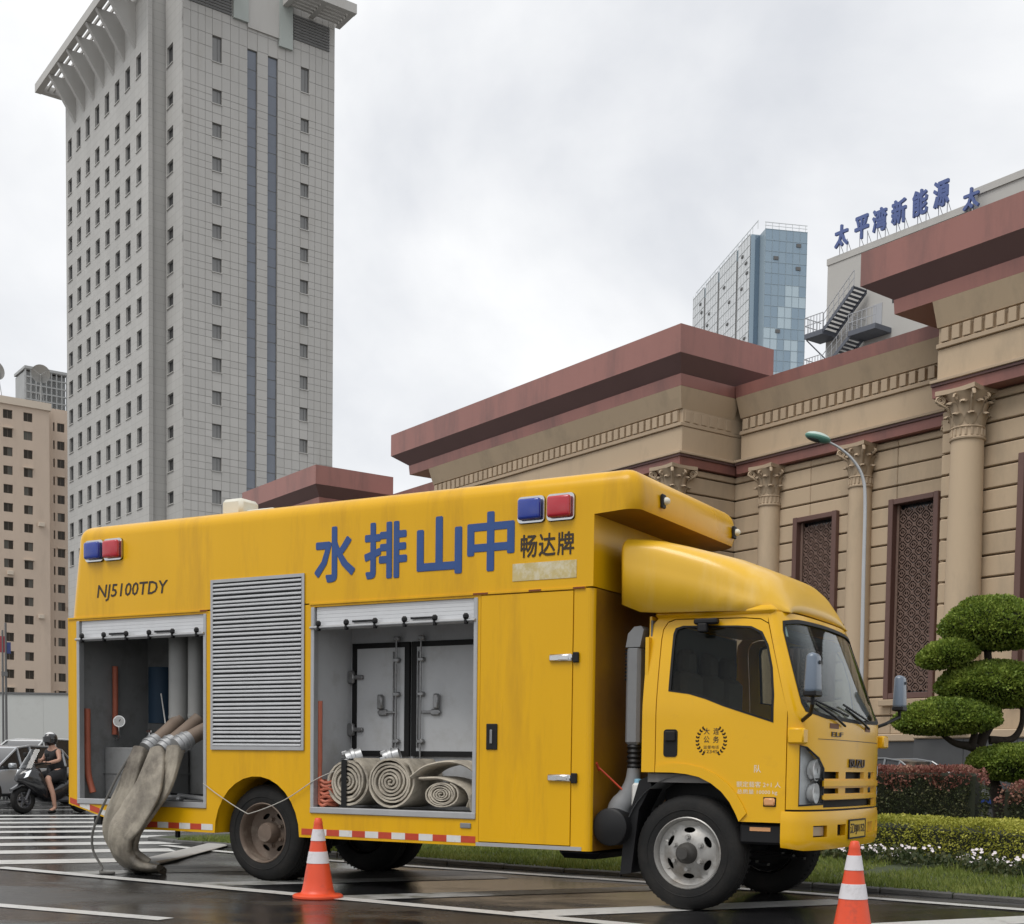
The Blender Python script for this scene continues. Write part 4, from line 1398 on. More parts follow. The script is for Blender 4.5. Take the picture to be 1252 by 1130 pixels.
# --- lettering
for ch, x in (('水', -3.455), ('排', -2.885), ('山', -2.31), ('中', -1.785)):
    text_on('letter', ch, M_bluet, fairing, (x, SY - .003, 3.04), .45, .48, depth=.001, bold=.008, fat=.021)
for i, ch in enumerate('畅达牌'):
    text_on('letter', ch, M_ink, fairing, (-1.41 + i * .175, SY - .003, 2.975), .155, .185, depth=.001, bold=.004, fat=.012)
text_on('letters', 'NJ5100TDY', M_ink, fairing, (-6.035, SY - .003, 2.845), 1.0, .172, depth=.001, bold=.012, shear=.15)
M_tag = mat('pale_sticker', (.56, .45, .20), .5, var=.6, vscale=14, dark=.75, stain=(.66, .62, .50), sscale=10, smin=.45, smax=.7)
tg = one_box('sticker', fairing, M_tag, -1.565, -.955, SY - .004, SY - .001, 2.69, 2.835)
# --- warning beacons
def beacon(x, z, m):
    q = MB(); q.panel(rrect(x - .128, x + .128, z - .108, z + .108, .035), [], lambda u, v, d: (u, SY - .022 + d, v), .021)
    bz = q.build('beacon', M_chr, fairing, 30)
    q = MB(); q.panel(rrect(x - .13, x + .13, z - .112, z + .108, .035), [], lambda u, v, d: (u, SY - .007 + d, v), .006); q.build('gasket', M_gask, bz)
    bmx = bmesh.new()
    bmesh.ops.create_cube(bmx, size=1)
    for v in bmx.verts: v.co = Vector((x + v.co.x * .215, SY - .045 + v.co.y * .055, z + v.co.z * .175))
    bmesh.ops.bevel(bmx, geom=list(bmx.edges), offset=.024, segments=3, profile=.5, affect='EDGES')
    m_ = bpy.data.meshes.new('lens'); bmx.to_mesh(m_); bmx.free(); m_.materials.append(m)
    m_.polygons.foreach_set('use_smooth', [True] * len(m_.polygons)); m_.set_sharp_from_angle(angle=R(50))
    link('lens', m_, bz)
for x, z, m in ((-6.555, 3.275, M_bl), (-6.285, 3.275, M_rl), (-1.385, 3.27, M_bl), (-1.105, 3.27, M_rl)): beacon(x, z, m)
# --- louvred panel
x0, x1, z0, z1 = LV
lv = MB()
lv.panel(rect(x0, x1, z0, z1), [rect(x0 + .03, x1 - .03, z0 + .035, z1 - .03)], lambda u, v, d: (u, SY - .016 + d, v), .012)
lv = lv.build('louver_panel', M_alu, TR)
one_box('backing', lv, M_blk, x0 + .02, x1 - .02, SY - .003, SY - .0015, z0 + .02, z1 - .02)
q = MB(); nsl = 40; pt = (z1 - z0 - .065) / nsl
q.add([(x0 + .032, SY - .0035, 0), (x1 - .032, SY - .0035, 0), (x1 - .032, SY - .018, pt * .10), (x0 + .032, SY - .018, pt * .10), (x1 - .032, SY - .019, pt * .42), (x0 + .032, SY - .019, pt * .42), (x1 - .032, SY - .0035, pt * .62), (x0 + .032, SY - .0035, pt * .62)],
      [(0, 1, 2, 3), (3, 2, 4, 5), (5, 4, 6, 7)])
sl = q.mesh('slat', M_slat)
for i in range(nsl): link('slat', sl, lv, (0, random.uniform(-.002, .002), z0 + .035 + pt * i), (0, R(random.uniform(-.05, .05)), 0))
# --- bay frames and roller shutters
def bay(bx):
    x0, x1, z0, z1 = bx
    f = MB()
    t = .035
    f.rbox(x0 - t, x0 + .004, SY - .012, SY + .06, z0 - .02, z1, c=.006)
    fr = f.build('door_jamb', M_alu, TR)
    f = MB(); f.rbox(x1 - .004, x1 + t, SY - .012, SY + .06, z0 - .02, z1, c=.006); f.build('door_jamb', M_alu, TR)
    one_box('sill', fr, M_alu, x0 - t, x1 + t, SY - .016, SY + .12, z0 - .055, z0 + .002, c=.006)
    sh = MB(); k_ = 5
    for i in range(k_): sh.rbox(x0 + .012, x1 - .012, SY + .018, SY + .032, 2.405 + i * .034, 2.405 + i * .034 + .0335, c=.002)
    s = sh.build('roller_shutter', M_slat, TR)
    q = MB(); q.frustum((x0 - .03, SY - .022, 2.385), (x1 + .02, SY - .022, 2.385), .013, .013, 10); q.rbox(x0 + .01, x1 - .01, SY - .01, SY + .03, 2.365, 2.404, c=.006)
    q.build('lift_bar', M_alu, s)
    n = 6
    for i in range(n):
        x = x0 + .07 + (x1 - x0 - .14) * i / (n - 1)
        q = MB(); q.rbox(x - .028, x + .028, SY - .050, SY - .008, 2.392, 2.445, c=.016); q.rbox(x - .012, x + .012, SY - .045, SY - .005, 2.352, 2.392, c=.005); q.build('roller_catch', M_blk, s)
    for a, b in ((1, 2), (3, 4)):
        xa = x0 + .07 + (x1 - x0 - .14) * a / (n - 1) + .05; xb = x0 + .07 + (x1 - x0 - .14) * b / (n - 1) - .05
        one_box('handle', s, M_blk, xa, xb, SY - .008, SY + .01, 2.418, 2.434)
bay(B1); bay(B2)
# bay interiors
q = MB(); q.box(-6.928, -6.90, SY + .06, -.1, .735, 2.59); q.box(-6.90, -5.03, -.12, -.08, .735, 2.59); q.box(-5.035, -4.995, SY + .06, -.12, .735, 2.60); q.box(-6.9, -5.04, SY + .05, -.1, 2.585, 2.60)
q.build('bay_lining', M_int, TR)
q = MB(); q.box(-3.765, -3.735, SY + .06, -.5, .73, 2.59); q.box(-3.735, -1.90, -.54, -.50, .73, 2.59); q.box(-1.905, -1.875, SY + .06, -.5, .73, 2.59); q.box(-3.735, -1.905, SY + .05, -.54, 2.585, 2.60)
q.build('bay_lining', M_intl, TR)
# inner equipment doors of the middle bay
def inner_door(x0, x1, z0, z1):
    q = MB(); q.panel(rect(x0, x1, z0, z1), [rect(x0 + .055, x1 - .055, z0 + .05, z1 - .05)], lambda u, v, d: (u, -.572 + d, v), .03)
    g = q.build('inner_door', M_gask, TR)
    one_box('door_leaf', g, M_intl, x0 + .055, x1 - .055, -.565, -.545, z0 + .05, z1 - .05)
    return g
d1 = inner_door(-3.70, -3.03, 1.22, 2.29); d2 = inner_door(-3.005, -2.2, 1.22, 2.29)
def lock_rod(parent, x, s):
    q = MB(); q.frustum((x, -.60, 1.12), (x, -.60, 2.34), .009, .009, 8)
    q.rbox(x - .055, x - .043, -.585, -.57, 1.3, 2.2, c=.003)
    for z in (1.15, 1.36, 1.80, 2.12, 2.32): q.rbox(x - .036, x + .036, -.612, -.57, z - .022, z + .022, c=.01)
    q.rbox(x - .16 * s - .05, x - .16 * s + .05, -.60, -.57, 1.60, 1.66, c=.01); q.rbox(min(x, x - .22 * s), max(x, x - .22 * s), -.598, -.582, 1.62, 1.645, c=.005)
    q.rbox(x - .18 * s - .03, x - .18 * s + .03, -.625, -.58, 1.66, 1.80, c=.012)
    q.build('lock_rod', M_stl, parent, 40)
lock_rod(d1, -3.16, 1); lock_rod(d2, -2.88, -1)
for z in (1.47, 1.97):
    q = MB(); q.rbox(-3.80 + .07, -3.56, -.60, -.57, z - .02, z + .02, c=.006); q.rbox(-3.73, -3.66, -.61, -.57, z - .06, z + .06, c=.01); q.build('hinge', M_stl, d1, 40)
q = MB(); q.rbox(-3.71, -3.62, -.62, -.54, 1.02, 1.20, c=.01); q.build('junction_box', M_cream, TR)
q = MB(); q.box(-3.55, -3.45, -.62, -.545, 1.02, 1.10); q.box(-2.92, -2.87, -.62, -.545, .95, 1.10); q.build('strap_end', M_gask, TR)
# --- front locker door
q = MB(); q.panel(rect(*DR), [], sp(-.006), .03)
dr = q.build('locker_door', M_yel, TR)
for z in (2.04, 1.05):
    q = MB(); q.rbox(-1.19, -.97, SY - .032, SY - .008, z - .030, z + .030, c=.014); q.rbox(-1.10, -1.0, SY - .036, SY - .03, z - .018, z + .018, c=.004)
    h = q.build('hinge', M_chr, dr, 40)
    one_box('hinge_plate', h, M_blk, -.968, -.915, SY - .028, SY - .001, z - .042, z + .042, c=.006)
q = MB(); q.rbox(-1.80, -1.69, SY - .018, SY - .007, 1.28, 1.50, c=.015); lk = q.build('latch', M_blk, dr)
q = MB(); q.rbox(-1.76, -1.735, SY - .028, SY - .019, 1.33, 1.45, c=.004); q.build('latch_handle', M_stl, lk)
one_box('door_sill', TR, M_alu, -1.90, -.87, SY - .004, SY + .10, .452, .484)
q = MB(); q.rbox(-2.06, -1.95, SY - .012, SY - .001, .60, .645, c=.006); q.build('badge', M_grey, TR)
# --- reflective strips along the lower edge
i = 0
def tape(x0, x1, z0, slope=0.0):
    global i
    x = x0
    while x < x1 - .03:
        w = min(.148, x1 - x)
        q = MB(); za, zb = z0 + slope * (x - x0), z0 + slope * (x + w - x0)
        q.add([(x, SY - .003, za), (x + w, SY - .003, zb), (x + w, SY - .003, zb + .058), (x, SY - .003, za + .058), (x, SY - .0005, za), (x + w, SY - .0005, zb), (x + w, SY - .0005, zb + .058), (x, SY - .0005, za + .058)],
              [(0, 1, 2, 3), (0, 4, 5, 1), (3, 2, 6, 7), (0, 3, 7, 4), (1, 5, 6, 2)])
        q.build('reflective_strip', M_rdt if i % 2 == 0 else M_wht, TR)
        i += 1; x += w
i = 0; tape(-6.95, -6.05, .69, -.235)
i = 1; tape(-5.98, -4.93, .475)
i = 0; tape(-3.83, -1.90, .475)
# --- chassis
q = MB()
for y in (-.42, .36): q.box(-6.5, .75, y, y + .06, .58, .80)
for x in (-6.2, -5.0, -3.6, -2.4, -1.2, -.2): q.box(x, x + .08, -.36, .36, .62, .76)
q.frustum((0, -.75, .45), (0, .75, .45), .055, .055, 10); q.frustum((AX, -.7, .465), (AX, .7, .465), .09, .09, 12); q.lathe([(.0, -.17), (.16, -.12), (.18, 0), (.16, .12), (0, .17)], 16, (AX, 0, .465), axis='X')
q.frustum((AX, 0, .48), (-1.0, 0, .62), .05, .05, 10)
for y in (-.46, .46):
    for k_ in range(4): q.box(AX - .55 + .1 * k_, AX + .55 - .1 * k_, y - .035, y + .035, .38 + .02 * k_, .398 + .02 * k_)
    for k_ in range(3): q.box(-.5 + .1 * k_, .5 - .1 * k_, y - .035, y + .035, .36 + .02 * k_, .378 + .02 * k_)
q.build('chassis', M_blk, TR)
q = MB(); q.rbox(-3.3, -1.6, .25, .95, .42, .58, c=.05); q.frustum((-3.2, -.2, .50), (-1.2, -.2, .52), .09, .09, 12); q.build('fuel_tank', M_blk, TR)
q = MB(); q.rbox(-1.35, -.95, -.7, .7, .35, .46, c=.05); q.build('underride_box', M_blk, TR)
q = MB(); q.rbox(-6.72, -6.60, -1.05, -.9, .47, .56, c=.01); q.rbox(-5.5, -5.46, -1.1, -1.06, .38, .45, c=.005); q.build('tow_eye', M_blk, TR)
# --- wheels
def tyre_prof(w):
    P = [(.272, .045), (.288, .006), (.31, .0), (.36, -.006), (.405, .002), (.436, .016), (.454, .036), (.464, .062)]
    gr = []
    for g in (.30, .44, .56, .70):
        gr += [(.4655, w * g - .009), (.455, w * g - .006), (.455, w * g + .006), (.4655, w * g + .009)]
    Q = [(r, w - h) for r, h in P[::-1]]
    return P + gr + Q
def wheel(y_out, x, rear=False, s=1, steer=0.0):
    """s=1: outer face towards -y"""
    w = .25
    root = link('wheel', None, TR, (x, y_out, .4655), (0, 0, steer if s > 0 else pi + steer))
    q = MB(); q.lathe(tyre_prof(w), 48, axis='Y'); 
    for i_ in range(60):   # shoulder lugs
        a = 2 * pi * i_ / 60
        for (h0, h1) in ((.034, .058), (w - .058, w - .034)):
            c, sn = math.cos(a), math.sin(a); t = .010
            e = Vector((c, 0, sn)); f = Vector((-sn, 0, c)) * t
            P = [e * .452 - f + Vector((0, h0, 0)), e * .452 + f + Vector((0, h0, 0)), e * .4665 + f + Vector((0, h1, 0)), e * .4665 - f + Vector((0, h1, 0))]
            q.add(P, [(0, 1, 2, 3)] if h0 < .1 else [(3, 2, 1, 0)])
    # raised sidewall ring
    q.lathe([(.345, -.0065), (.350, -.010), (.356, -.0085)], 48, axis='Y')
    q.build('tyre', M_rub, root, 35)
    def hdisc(r):
        if rear: return .155 - .02 * max(0, (.14 - r)) / .14 if r < .2 else .155 - .02 * (r - .2) / .06
        return .012 + .055 * min(1, max(0, (r - .10) / .12)) ** 1.4 if r < .225 else .067 - .02 * (r - .225) / .04
    holes = []
    for i_ in range(6):
        a = 2 * pi * i_ / 6 + (.0 if rear else .52)
        c, sn = math.cos(a), math.sin(a); rr = .185 if not rear else .175
        hl = []
        for j in range(12):
            b = 2 * pi * j / 12
            t, rad = .05 * math.cos(b), .023 * math.sin(b)
            hl.append((c * (rr + rad) - sn * t, sn * (rr + rad) + c * t))
        holes.append(hl)
    circ = [(.262 * math.cos(2 * pi * j / 40), .262 * math.sin(2 * pi * j / 40)) for j in range(40)]
    q = MB(); q.panel(circ, holes, lambda u, v, d: (u, hdisc(math.hypot(u, v)) + d, v), .012, grid=.03)
    q.lathe([(.262, .135 if rear else .045), (.266, .03), (.272, .012), (.284, -.004), (.292, .002), (.290, .02), (.276, .04)], 48, axis='Y')
    q.lathe([(.262, w - .02), (.262, .04)], 40, axis='Y', flip=True)
    mr = M_rimr if rear else M_rim
    rim = q.build('rim', mr, root, 35)
    q = MB(); q.lathe([(.20, w - .05), (.26, w - .05)], 24, axis='Y'); q.lathe([(.0, .20), (.255, .20)], 24, axis='Y'); q.build('brake_drum', M_gask, rim)
    q = MB()
    if rear: q.lathe([(.10, .17), (.098, .06), (.085, .03), (.0, .028)], 24, axis='Y', flip=True)
    else: q.lathe([(.088, .02), (.082, -.035), (.062, -.058), (.05, -.075), (.046, -.10), (.0, -.102)], 24, axis='Y', flip=True)
    hub = q.build('hub', mat('hub_grease', (.05, .047, .043), .55, var=.6, vscale=20) if not rear else M_rimr, rim, 35, fix=True)
    for i_ in range(6):
        a = 2 * pi * i_ / 6 + .52
        p = Vector((.128 * math.cos(a), 0, .128 * math.sin(a)))
        q = MB(); y0 = hdisc(.128)
        q.frustum(p + Vector((0, y0, 0)), p + Vector((0, y0 - .034, 0)), .019, .017, 6); q.frustum(p + Vector((0, y0 + .002, 0)), p + Vector((0, y0 - .010, 0)), .026, .024, 12)
        q.build('wheel_nut', M_rim if not rear else M_rimr, rim)
    return root
wheel(-.985, 0, steer=R(0)); wheel(1.08, 0, s=-1)
wheel(-1.06, AX, rear=True); wheel(-.765, AX, rear=True); wheel(1.06, AX, rear=True, s=-1); wheel(.765, AX, rear=True, s=-1)
# rope over the rear wheel
rope = MB(); rope.tube(spline([(-5.05, SY - .02, .93), (-4.85, SY - .02, .82), (-4.52, SY - .03, .672), (-4.4, SY - .03, .665), (-4.0, SY - .03, .80), (-3.66, SY - .01, .99), (-3.5, SY + .1, 1.08)], 6), .0045, 5)
rope.build('string', mat('string_grey', (.42, .40, .36), .8), label='thin white string looped across the truck rear wheel arch', cat='string', loc=TR.location, rot=TR.rotation_euler)
# ================================================================ truck cab
def ysurf(z): return 1.02 if z <= 1.6 else 1.02 - .118 * ((z - 1.6) / .75) ** 1.3
def X0(z): return .83 if z <= 1.57 else .83 - (z - 1.57) * .29
def bulge(z): return .235 if z <= 1.5 else .235 - .075 * (z - 1.5) / .85
def far(s_): return .10 if s_ > 0 else 0.0
def front(off=0.0):
    def fn(u, v, d):
        t = u * pi / 2
        s_, c = math.sin(t), max(0.0, math.cos(t))
        k_ = off - d
        return (X0(v) + (bulge(v) + k_) * c ** .8, math.copysign(abs(s_) ** .8, s_) * (ysurf(v) + k_ + far(s_)), v)
    return fn
def u_of(y, z=1.2):
    s_ = min(1.0, abs(y) / (ysurf(z) + far(y))) ** (1 / .8)
    return math.copysign(math.asin(s_) / (pi / 2), y)
cab = link('cab', None, TR)
# front shell
ws = [(-.70, 1.60), (-.40, 1.555), (0, 1.54), (.40, 1.555), (.70, 1.60), (.735, 1.66), (.74, 2.22), (.70, 2.295), (.40, 2.325), (0, 2.335), (-.40, 2.325), (-.70, 2.295), (-.74, 2.22), (-.735, 1.66)]
def hl(s_):
    P = [(u_of(-.985), .865), (u_of(-.70), .875), (u_of(-.695), 1.16), (u_of(-.78), 1.245), (u_of(-.925), 1.325), (u_of(-.985), 1.335)]
    if s_ > 0: P = [(u_of(.955 + .1), .865), (u_of(.84), .875), (u_of(.835), 1.17), (u_of(.90), 1.245), (u_of(1.0), 1.325), (u_of(1.05), 1.335)]
    P = [(s_ * abs(a), b) for a, b in P]
    return P if s_ < 0 else P[::-1]
slots = []
for z0, z1 in ((1.080, 1.135), (.962, 1.005)):
    for y0, y1 in ((-.70, -.42), (-.26, .26), (.40, .66)): slots.append(rect(u_of(y0), u_of(y1), z0, z1))
low = rect(u_of(-.70), u_of(.70), .853, .912)
q = MB()
q.panel([(-1, .84), (1, .84), (1, 2.375), (-1, 2.375)], [ws, hl(-1), hl(1)] + slots + [low], front(), .03, grid=.045)
fs = q.build('front_shell', M_yel_cab, TR, 30)
q = MB(); q.panel([(u_of(-.74), .835), (u_of(.74), .835), (u_of(.74), 1.16), (u_of(-.74), 1.16)], [], front(-.06), .01, grid=.08); q.build('grille_backing', M_gask, fs)
# horizontal ribs of the grille and shut line of the front lid
q = MB(); q.panel([(u_of(-.80), 1.385 + .0), (u_of(.80), 1.385), (u_of(.80), 1.389), (u_of(-.80), 1.389)], [], front(.0025), .004, grid=.06); q.build('shut_line', M_gask, fs)
q = MB(); q.panel([(u_of(-.72), 1.02), (u_of(.72), 1.02), (u_of(.72), 1.065), (u_of(-.72), 1.065)], [], front(.022), .025, grid=.05); q.panel([(u_of(-.72), .918), (u_of(.72), .918), (u_of(.72), .950), (u_of(-.72), .950)], [], front(.016), .02, grid=.05)
q.build('grille_bar', M_yel_cab, fs, 30)
# windscreen, seal, wipers
q = MB(); q.panel(ws, [], front(-.010), .006, grid=.06); wsg = q.build('windscreen', M_glas, TR, 60)
ctr = (0, 1.94)
ws_in = [(c[0] + (ctr[0] - c[0]) * .035, c[1] + (ctr[1] - c[1]) * .055) for c in ws]
ws_out = [(c[0] + (c[0] - ctr[0]) * .012, c[1] + (c[1] - ctr[1]) * .02) for c in ws]
q = MB(); q.panel(ws_out, [ws_in], front(.004), .016, grid=.06); q.build('seal', M_gask, wsg)
f0 = front(.03)
def fp(y, z, o=.03): return front(o)(u_of(y, z), z, 0)
for a, b in (((-.35, 1.50), (-.80, 1.66)), ((.30, 1.50), (-.25, 1.64))):
    q = MB(); q.tube([fp(*a, .02), fp((a[0] + b[0]) / 2, (a[1] + b[1]) / 2 - .015, .035), fp(*b, .02)], .010, 6); q.tube([fp(b[0] - .02, b[1] + .035, .018), fp(b[0] + .55, b[1] - .075, .018)], .009, 5)
    q.build('wiper', M_blk, wsg)
q = MB(); st = [(-.70, 2.18), (-.655, 2.18), (-.655, 2.26), (-.70, 2.26)]
q.panel(st, [], front(-.018), .002); q.build('sticker', M_wtx, wsg)
# cowl vents and corner trims
q = MB()
for y0, y1 in ((-.62, -.45), (.25, .42)): q.panel(rect(u_of(y0), u_of(y1), 1.475, 1.515), [], front(.004), .006, grid=.05)
q.build('cowl_vent', mat('cowl_brown', (.16, .07, .035), .6), fs)
q = MB(); q.rbox(.835, .965, -1.048, -.93, 1.345, 1.465, c=.012); q.build('corner_trim', M_yel_cab, fs, 40)
q = MB(); q.rbox(.84, 1.02, 1.0, 1.17, 1.35, 1.46, c=.012); q.build('corner_trim', M_yel_cab, fs, 40)
# badge lettering
text_on('badge', 'ISUZU', mat('badge_dark', (.05, .04, .035), .3, .6), fs, (1.068, .02, 1.205), .42, .070, right=(0, 1, 0), depth=.010, bold=.012)
text_on('badge', 'ELF', M_ink, fs, fp(-.48, 1.43, .004), .22, .036, right=(.12, .99, 0), depth=.004, bold=.01)
# headlamps
for s_ in (-1, 1):
    h = MB(); h.panel(hl(s_), [], front(-.095), .006, grid=.06); hb = h.build('headlight', mat('lamp_housing', (.70, .71, .72), .35, .0, var=.5, vscale=16, dark=.7), TR)
    q = MB(); q.panel(hl(s_), [], front(.001), .005, grid=.05); q.build('lens', M_lens, hb, 60)
    hp = hl(s_); cu = sum(p[0] for p in hp) / 6; cv = sum(p[1] for p in hp) / 6
    inn = [(c[0] + (cu - c[0]) * .07, c[1] + (cv - c[1]) * .045) for c in hp]
    q = MB(); q.panel(hp, [inn], front(.003), .04, grid=.05); q.build('bezel', M_blk, hb)
    for (y, z, r) in ((.815, 1.145, .085), (.815, .965, .08)):
        p = Vector(front(-.052)(u_of(s_ * (y + far(s_))), z, 0))
        q = MB(); q.lathe([(r * .93, .03), (r, .03), (r * .97, .0), (r * .8, -.025), (r * .5, -.042), (.0, -.048)], 24, p, axis='X'); q.lathe([(.022, -.045), (.022, -.01), (0, .004)], 12, p, axis='X')
        q.build('reflector', mat('lamp_reflector', (.90, .90, .90), .25, .25), hb, 50)
    one_p = MB(); one_p.panel([(s_ * u_of(.93), 1.07), (s_ * u_of(.76), 1.075), (s_ * u_of(.76), 1.085), (s_ * u_of(.93), 1.08)][::(1 if s_ < 0 else -1)], [], front(-.01), .05); one_p.build('divider', M_blk, hb)
# bumper
def bump(off=0.0):
    def fn(u, v, d):
        t = u * pi / 2
        s_, c = math.sin(t), max(0.0, math.cos(t))
        k_ = off - d - .03 * max(0, (.60 - v) / .08) ** 2 - .012 * max(0, (v - .78) / .05)
        return (.795 + (.285 + k_) * c ** .7, math.copysign(abs(s_) ** .75, s_) * (1.035 + k_ + far(s_)), v)
    return fn
def ub(y): 
    s_ = min(1.0, abs(y) / (1.035 + far(y))) ** (1 / .75)
    return math.copysign(math.asin(s_) / (pi / 2), y)
bh = [rect(ub(a), ub(b), .625, .715) for a, b in ((-.86, -.66), (-.46, -.27), (.36, .56), (.68, .86))]
q = MB(); q.panel([(-1, .545), (-.7, .522), (.7, .522), (1, .545), (1, .825), (-1, .825)], bh, bump(), .05, grid=.045)
bp_ = q.build('bumper', M_yel_cab, TR, 35)
q = MB(); q.panel([(-1, .835), (1, .835), (1, .823), (-1, .823)][::-1], [], bump(-.02), .15, grid=.06); q.panel(rect(-.8, .8, .60, .73), [], bump(-.052), .01, grid=.06); q.build('bumper_backing', M_gask, bp_)
for s_ in (-1, 1):
    q = MB(); q.panel(rect(min(ub(s_ * .84), ub(s_ * .68)), max(ub(s_ * .84), ub(s_ * .68)), .635, .705), [], bump(-.03), .01, grid=.05); q.build('fog_lamp', M_lens if False else mat('fog_lens', (.45, .36, .26), .2, .3), bp_)
pl = MB(); pl.rbox(1.081, 1.089, -.20, .24, .600, .740, c=.002); pl = pl.build('number_plate', mat('plate_yellow', (.62, .40, .03), .45), bp_)
text_on('characters', '辽BJ0152', M_ink, pl, (1.0895, .02, .67), .40, .095, right=(0, 1, 0), depth=.003, bold=.01)
pf = MB(); pf.panel(rect(-.215, .255, .590, .750), [rect(-.20, .24, .603, .737)], lambda u, v, d: (1.092 - d, u, v), .008); pf.build('plate_frame', M_blk, pl)
# doors and cab sides
win = [(-.18, 1.76), (0.0, 1.735), (.14, 1.695), (.30, 1.635), (.715, 1.505), (.712, 1.72), (.685, 1.93), (.635, 2.11), (.575, 2.215), (.48, 2.262), (.36, 2.272), (-.10, 2.288), (-.165, 2.27), (-.18, 2.22)]
archc = [(.455 + .0, .735), (.425, .80), (.375, .885), (.305, .965), (.215, 1.03), (.11, 1.078), (0, 1.10), (-.12, 1.11)]
dtop = [(.822, 1.60), (.815, 1.62), (.617, 2.275), (.55, 2.312), (.42, 2.325), (-.17, 2.338), (-.235, 2.315), (-.268, 2.26), (-.275, 2.18)]
door = [(-.275, 1.11)] + archc[::-1] + [(.822, .735)] + dtop
for s_ in (-1, 1):
    def cs(off, s_=s_):
        def fn(u, v, d): return (u, s_ * (ysurf(v) + far(s_) + off - d), v)
        return fn
    def fl(P): return P if s_ < 0 else P
    q = MB(); q.panel(door, [win], cs(.0), .03, grid=.06)
    dd = q.build('door', M_yel_cab, TR, 30)
    # raised wheel-arch lip
    lip_o = [(x + .10 * max(0.0, (x + .15)) , z + .075 - .02 * max(0, x)) for x, z in archc]
    lip = archc + [(-.27, 1.11), (-.27, 1.165)] + lip_o[::-1]
    q = MB(); q.panel(lip, [], cs(.016), .014, grid=.05); q.build('arch_lip', M_yel_cab, dd, 30)
    q = MB(); q.panel(win, [], cs(-.008), .006, grid=.08); g_ = q.build('window', M_glass_side, dd, 60)
    wi = [(c[0] + (.27 - c[0]) * .045, c[1] + (1.95 - c[1]) * .045) for c in win]
    q = MB(); q.panel(win, [wi], cs(.003), .012, grid=.06); q.build('seal', M_gask, g_)
    q = MB(); q.panel(rrect(-.205, -.085, 1.235, 1.455, .025), [], cs(.006), .006); hd = q.build('handle', M_gask, dd)
    q = MB(); q.rbox(-.19, -.10, min(s_ * 1.028, s_ * 1.045), max(s_ * 1.028, s_ * 1.045), 1.36, 1.44, c=.008); q.build('pull', M_blk, hd)
    q = MB(); y0 = s_ * 1.02
    q.rbox(.655, .745, min(y0, y0 + s_ * .022), max(y0, y0 + s_ * .022), .865, .925, c=.012); ind = q.build('side_lamp', M_amb, dd, 40)
    q = MB(); q.rbox(.648, .752, min(y0, y0 + s_ * .006), max(y0, y0 + s_ * .006), .858, .932, c=.006); q.build('surround', M_gask, ind)
    cside = [(-.40, 1.11), (-.283, 1.11), (-.283, 2.18), (-.275, 2.265), (-.24, 2.325), (-.17, 2.347), (.42, 2.334), (.55, 2.321), (.615, 2.285), (.60, 2.385), (-.20, 2.395), (-.31, 2.37), (-.375, 2.30), (-.40, 2.18)]
    q = MB(); q.panel(cside, [], cs(.0), .03, grid=.06); q.build('cab_side', M_yel_cab, TR, 30)
    # step and arch liner under the door
    one_box('step', TR, M_blk, .44, .80, min(s_ * .60, s_ * .985), max(s_ * .60, s_ * .985), .56, .725, c=.02)
    if s_ < 0: one_box('step_reflector', TR, M_amb, .53, .70, -.990, -.986, .665, .695)
    V = []
    for a in range(28, 176, 8):
        x, z = .56 * math.cos(R(a)) - .02, .47 + .62 * math.sin(R(a))
        V += [(x, s_ * .995, z), (x, s_ * .45, z)]
    q = MB(); q.add(V, [(2 * i_, 2 * i_ + 1, 2 * i_ + 3, 2 * i_ + 2) for i_ in range(len(V) // 2 - 1)]); q.build('wheel_arch', M_grey, TR, 40)
    q = MB(); q.prism([(-.44, 1.04), (-.36, 1.08), (-.33, 1.0), (-.44, .80), (-.50, .28), (-.60, .26), (-.57, .62)], min(s_ * .72, s_ * .97), max(s_ * .72, s_ * .97), axis='Y'); q.build('mud_guard', M_blk, TR, fix=True)
# door emblem and texts (near side only)
dn = [o for o in TR.children if o.name.startswith('door')][0]
yd = -1.0215
for ch, x, z, s_ in (('大', .165, 1.440, .05), ('连', .245, 1.440, .05), ('公', .165, 1.375, .05), ('务', .245, 1.375, .05)): text_on('emblem', ch, M_ink, dn, (x, yd, z), s_, s_ * 1.05, depth=.0015, bold=.01)
text_on('emblem', '监督电话', M_ink, dn, (.205, yd, 1.315), .13, .026, depth=.0015)
text_on('emblem', '12345', M_ink, dn, (.205, yd, 1.280), .11, .026, depth=.0015)
for s_ in (-1, 1):
    q = MB()
    for i_ in range(9):
        a = R(-62 + 14 * i_); c = Vector((.205 + s_ * .118 * math.cos(a), 1.365 + .118 * math.sin(a)))
        for w_ in (-1, 1):
            t = a + pi / 2 + w_ * .65
            d_ = Vector((s_ * math.cos(t), math.sin(t))) * .026; n_ = Vector((-d_.y, d_.x)) * .32
            P = [c, c + d_ * .5 + n_, c + d_, c + d_ * .5 - n_]
            q.add([(p.x, yd, p.y) for p in P], [(0, 1, 2, 3)]); q.add([(p.x, yd, p.y) for p in P], [(3, 2, 1, 0)])
    q.build('emblem_wreath', M_ink, dn)
text_on('letters', '队', M_wtx, dn, (.595, yd, 1.150), .055, .06, depth=.0015)
text_on('letters', '额定载客 2+1 人', M_wtx, dn, (.605, yd, 1.028), .36, .045, depth=.0015)
text_on('letters', '总质量 10000 kg', M_wtx, dn, (.595, yd, .968), .33, .042, depth=.0015)
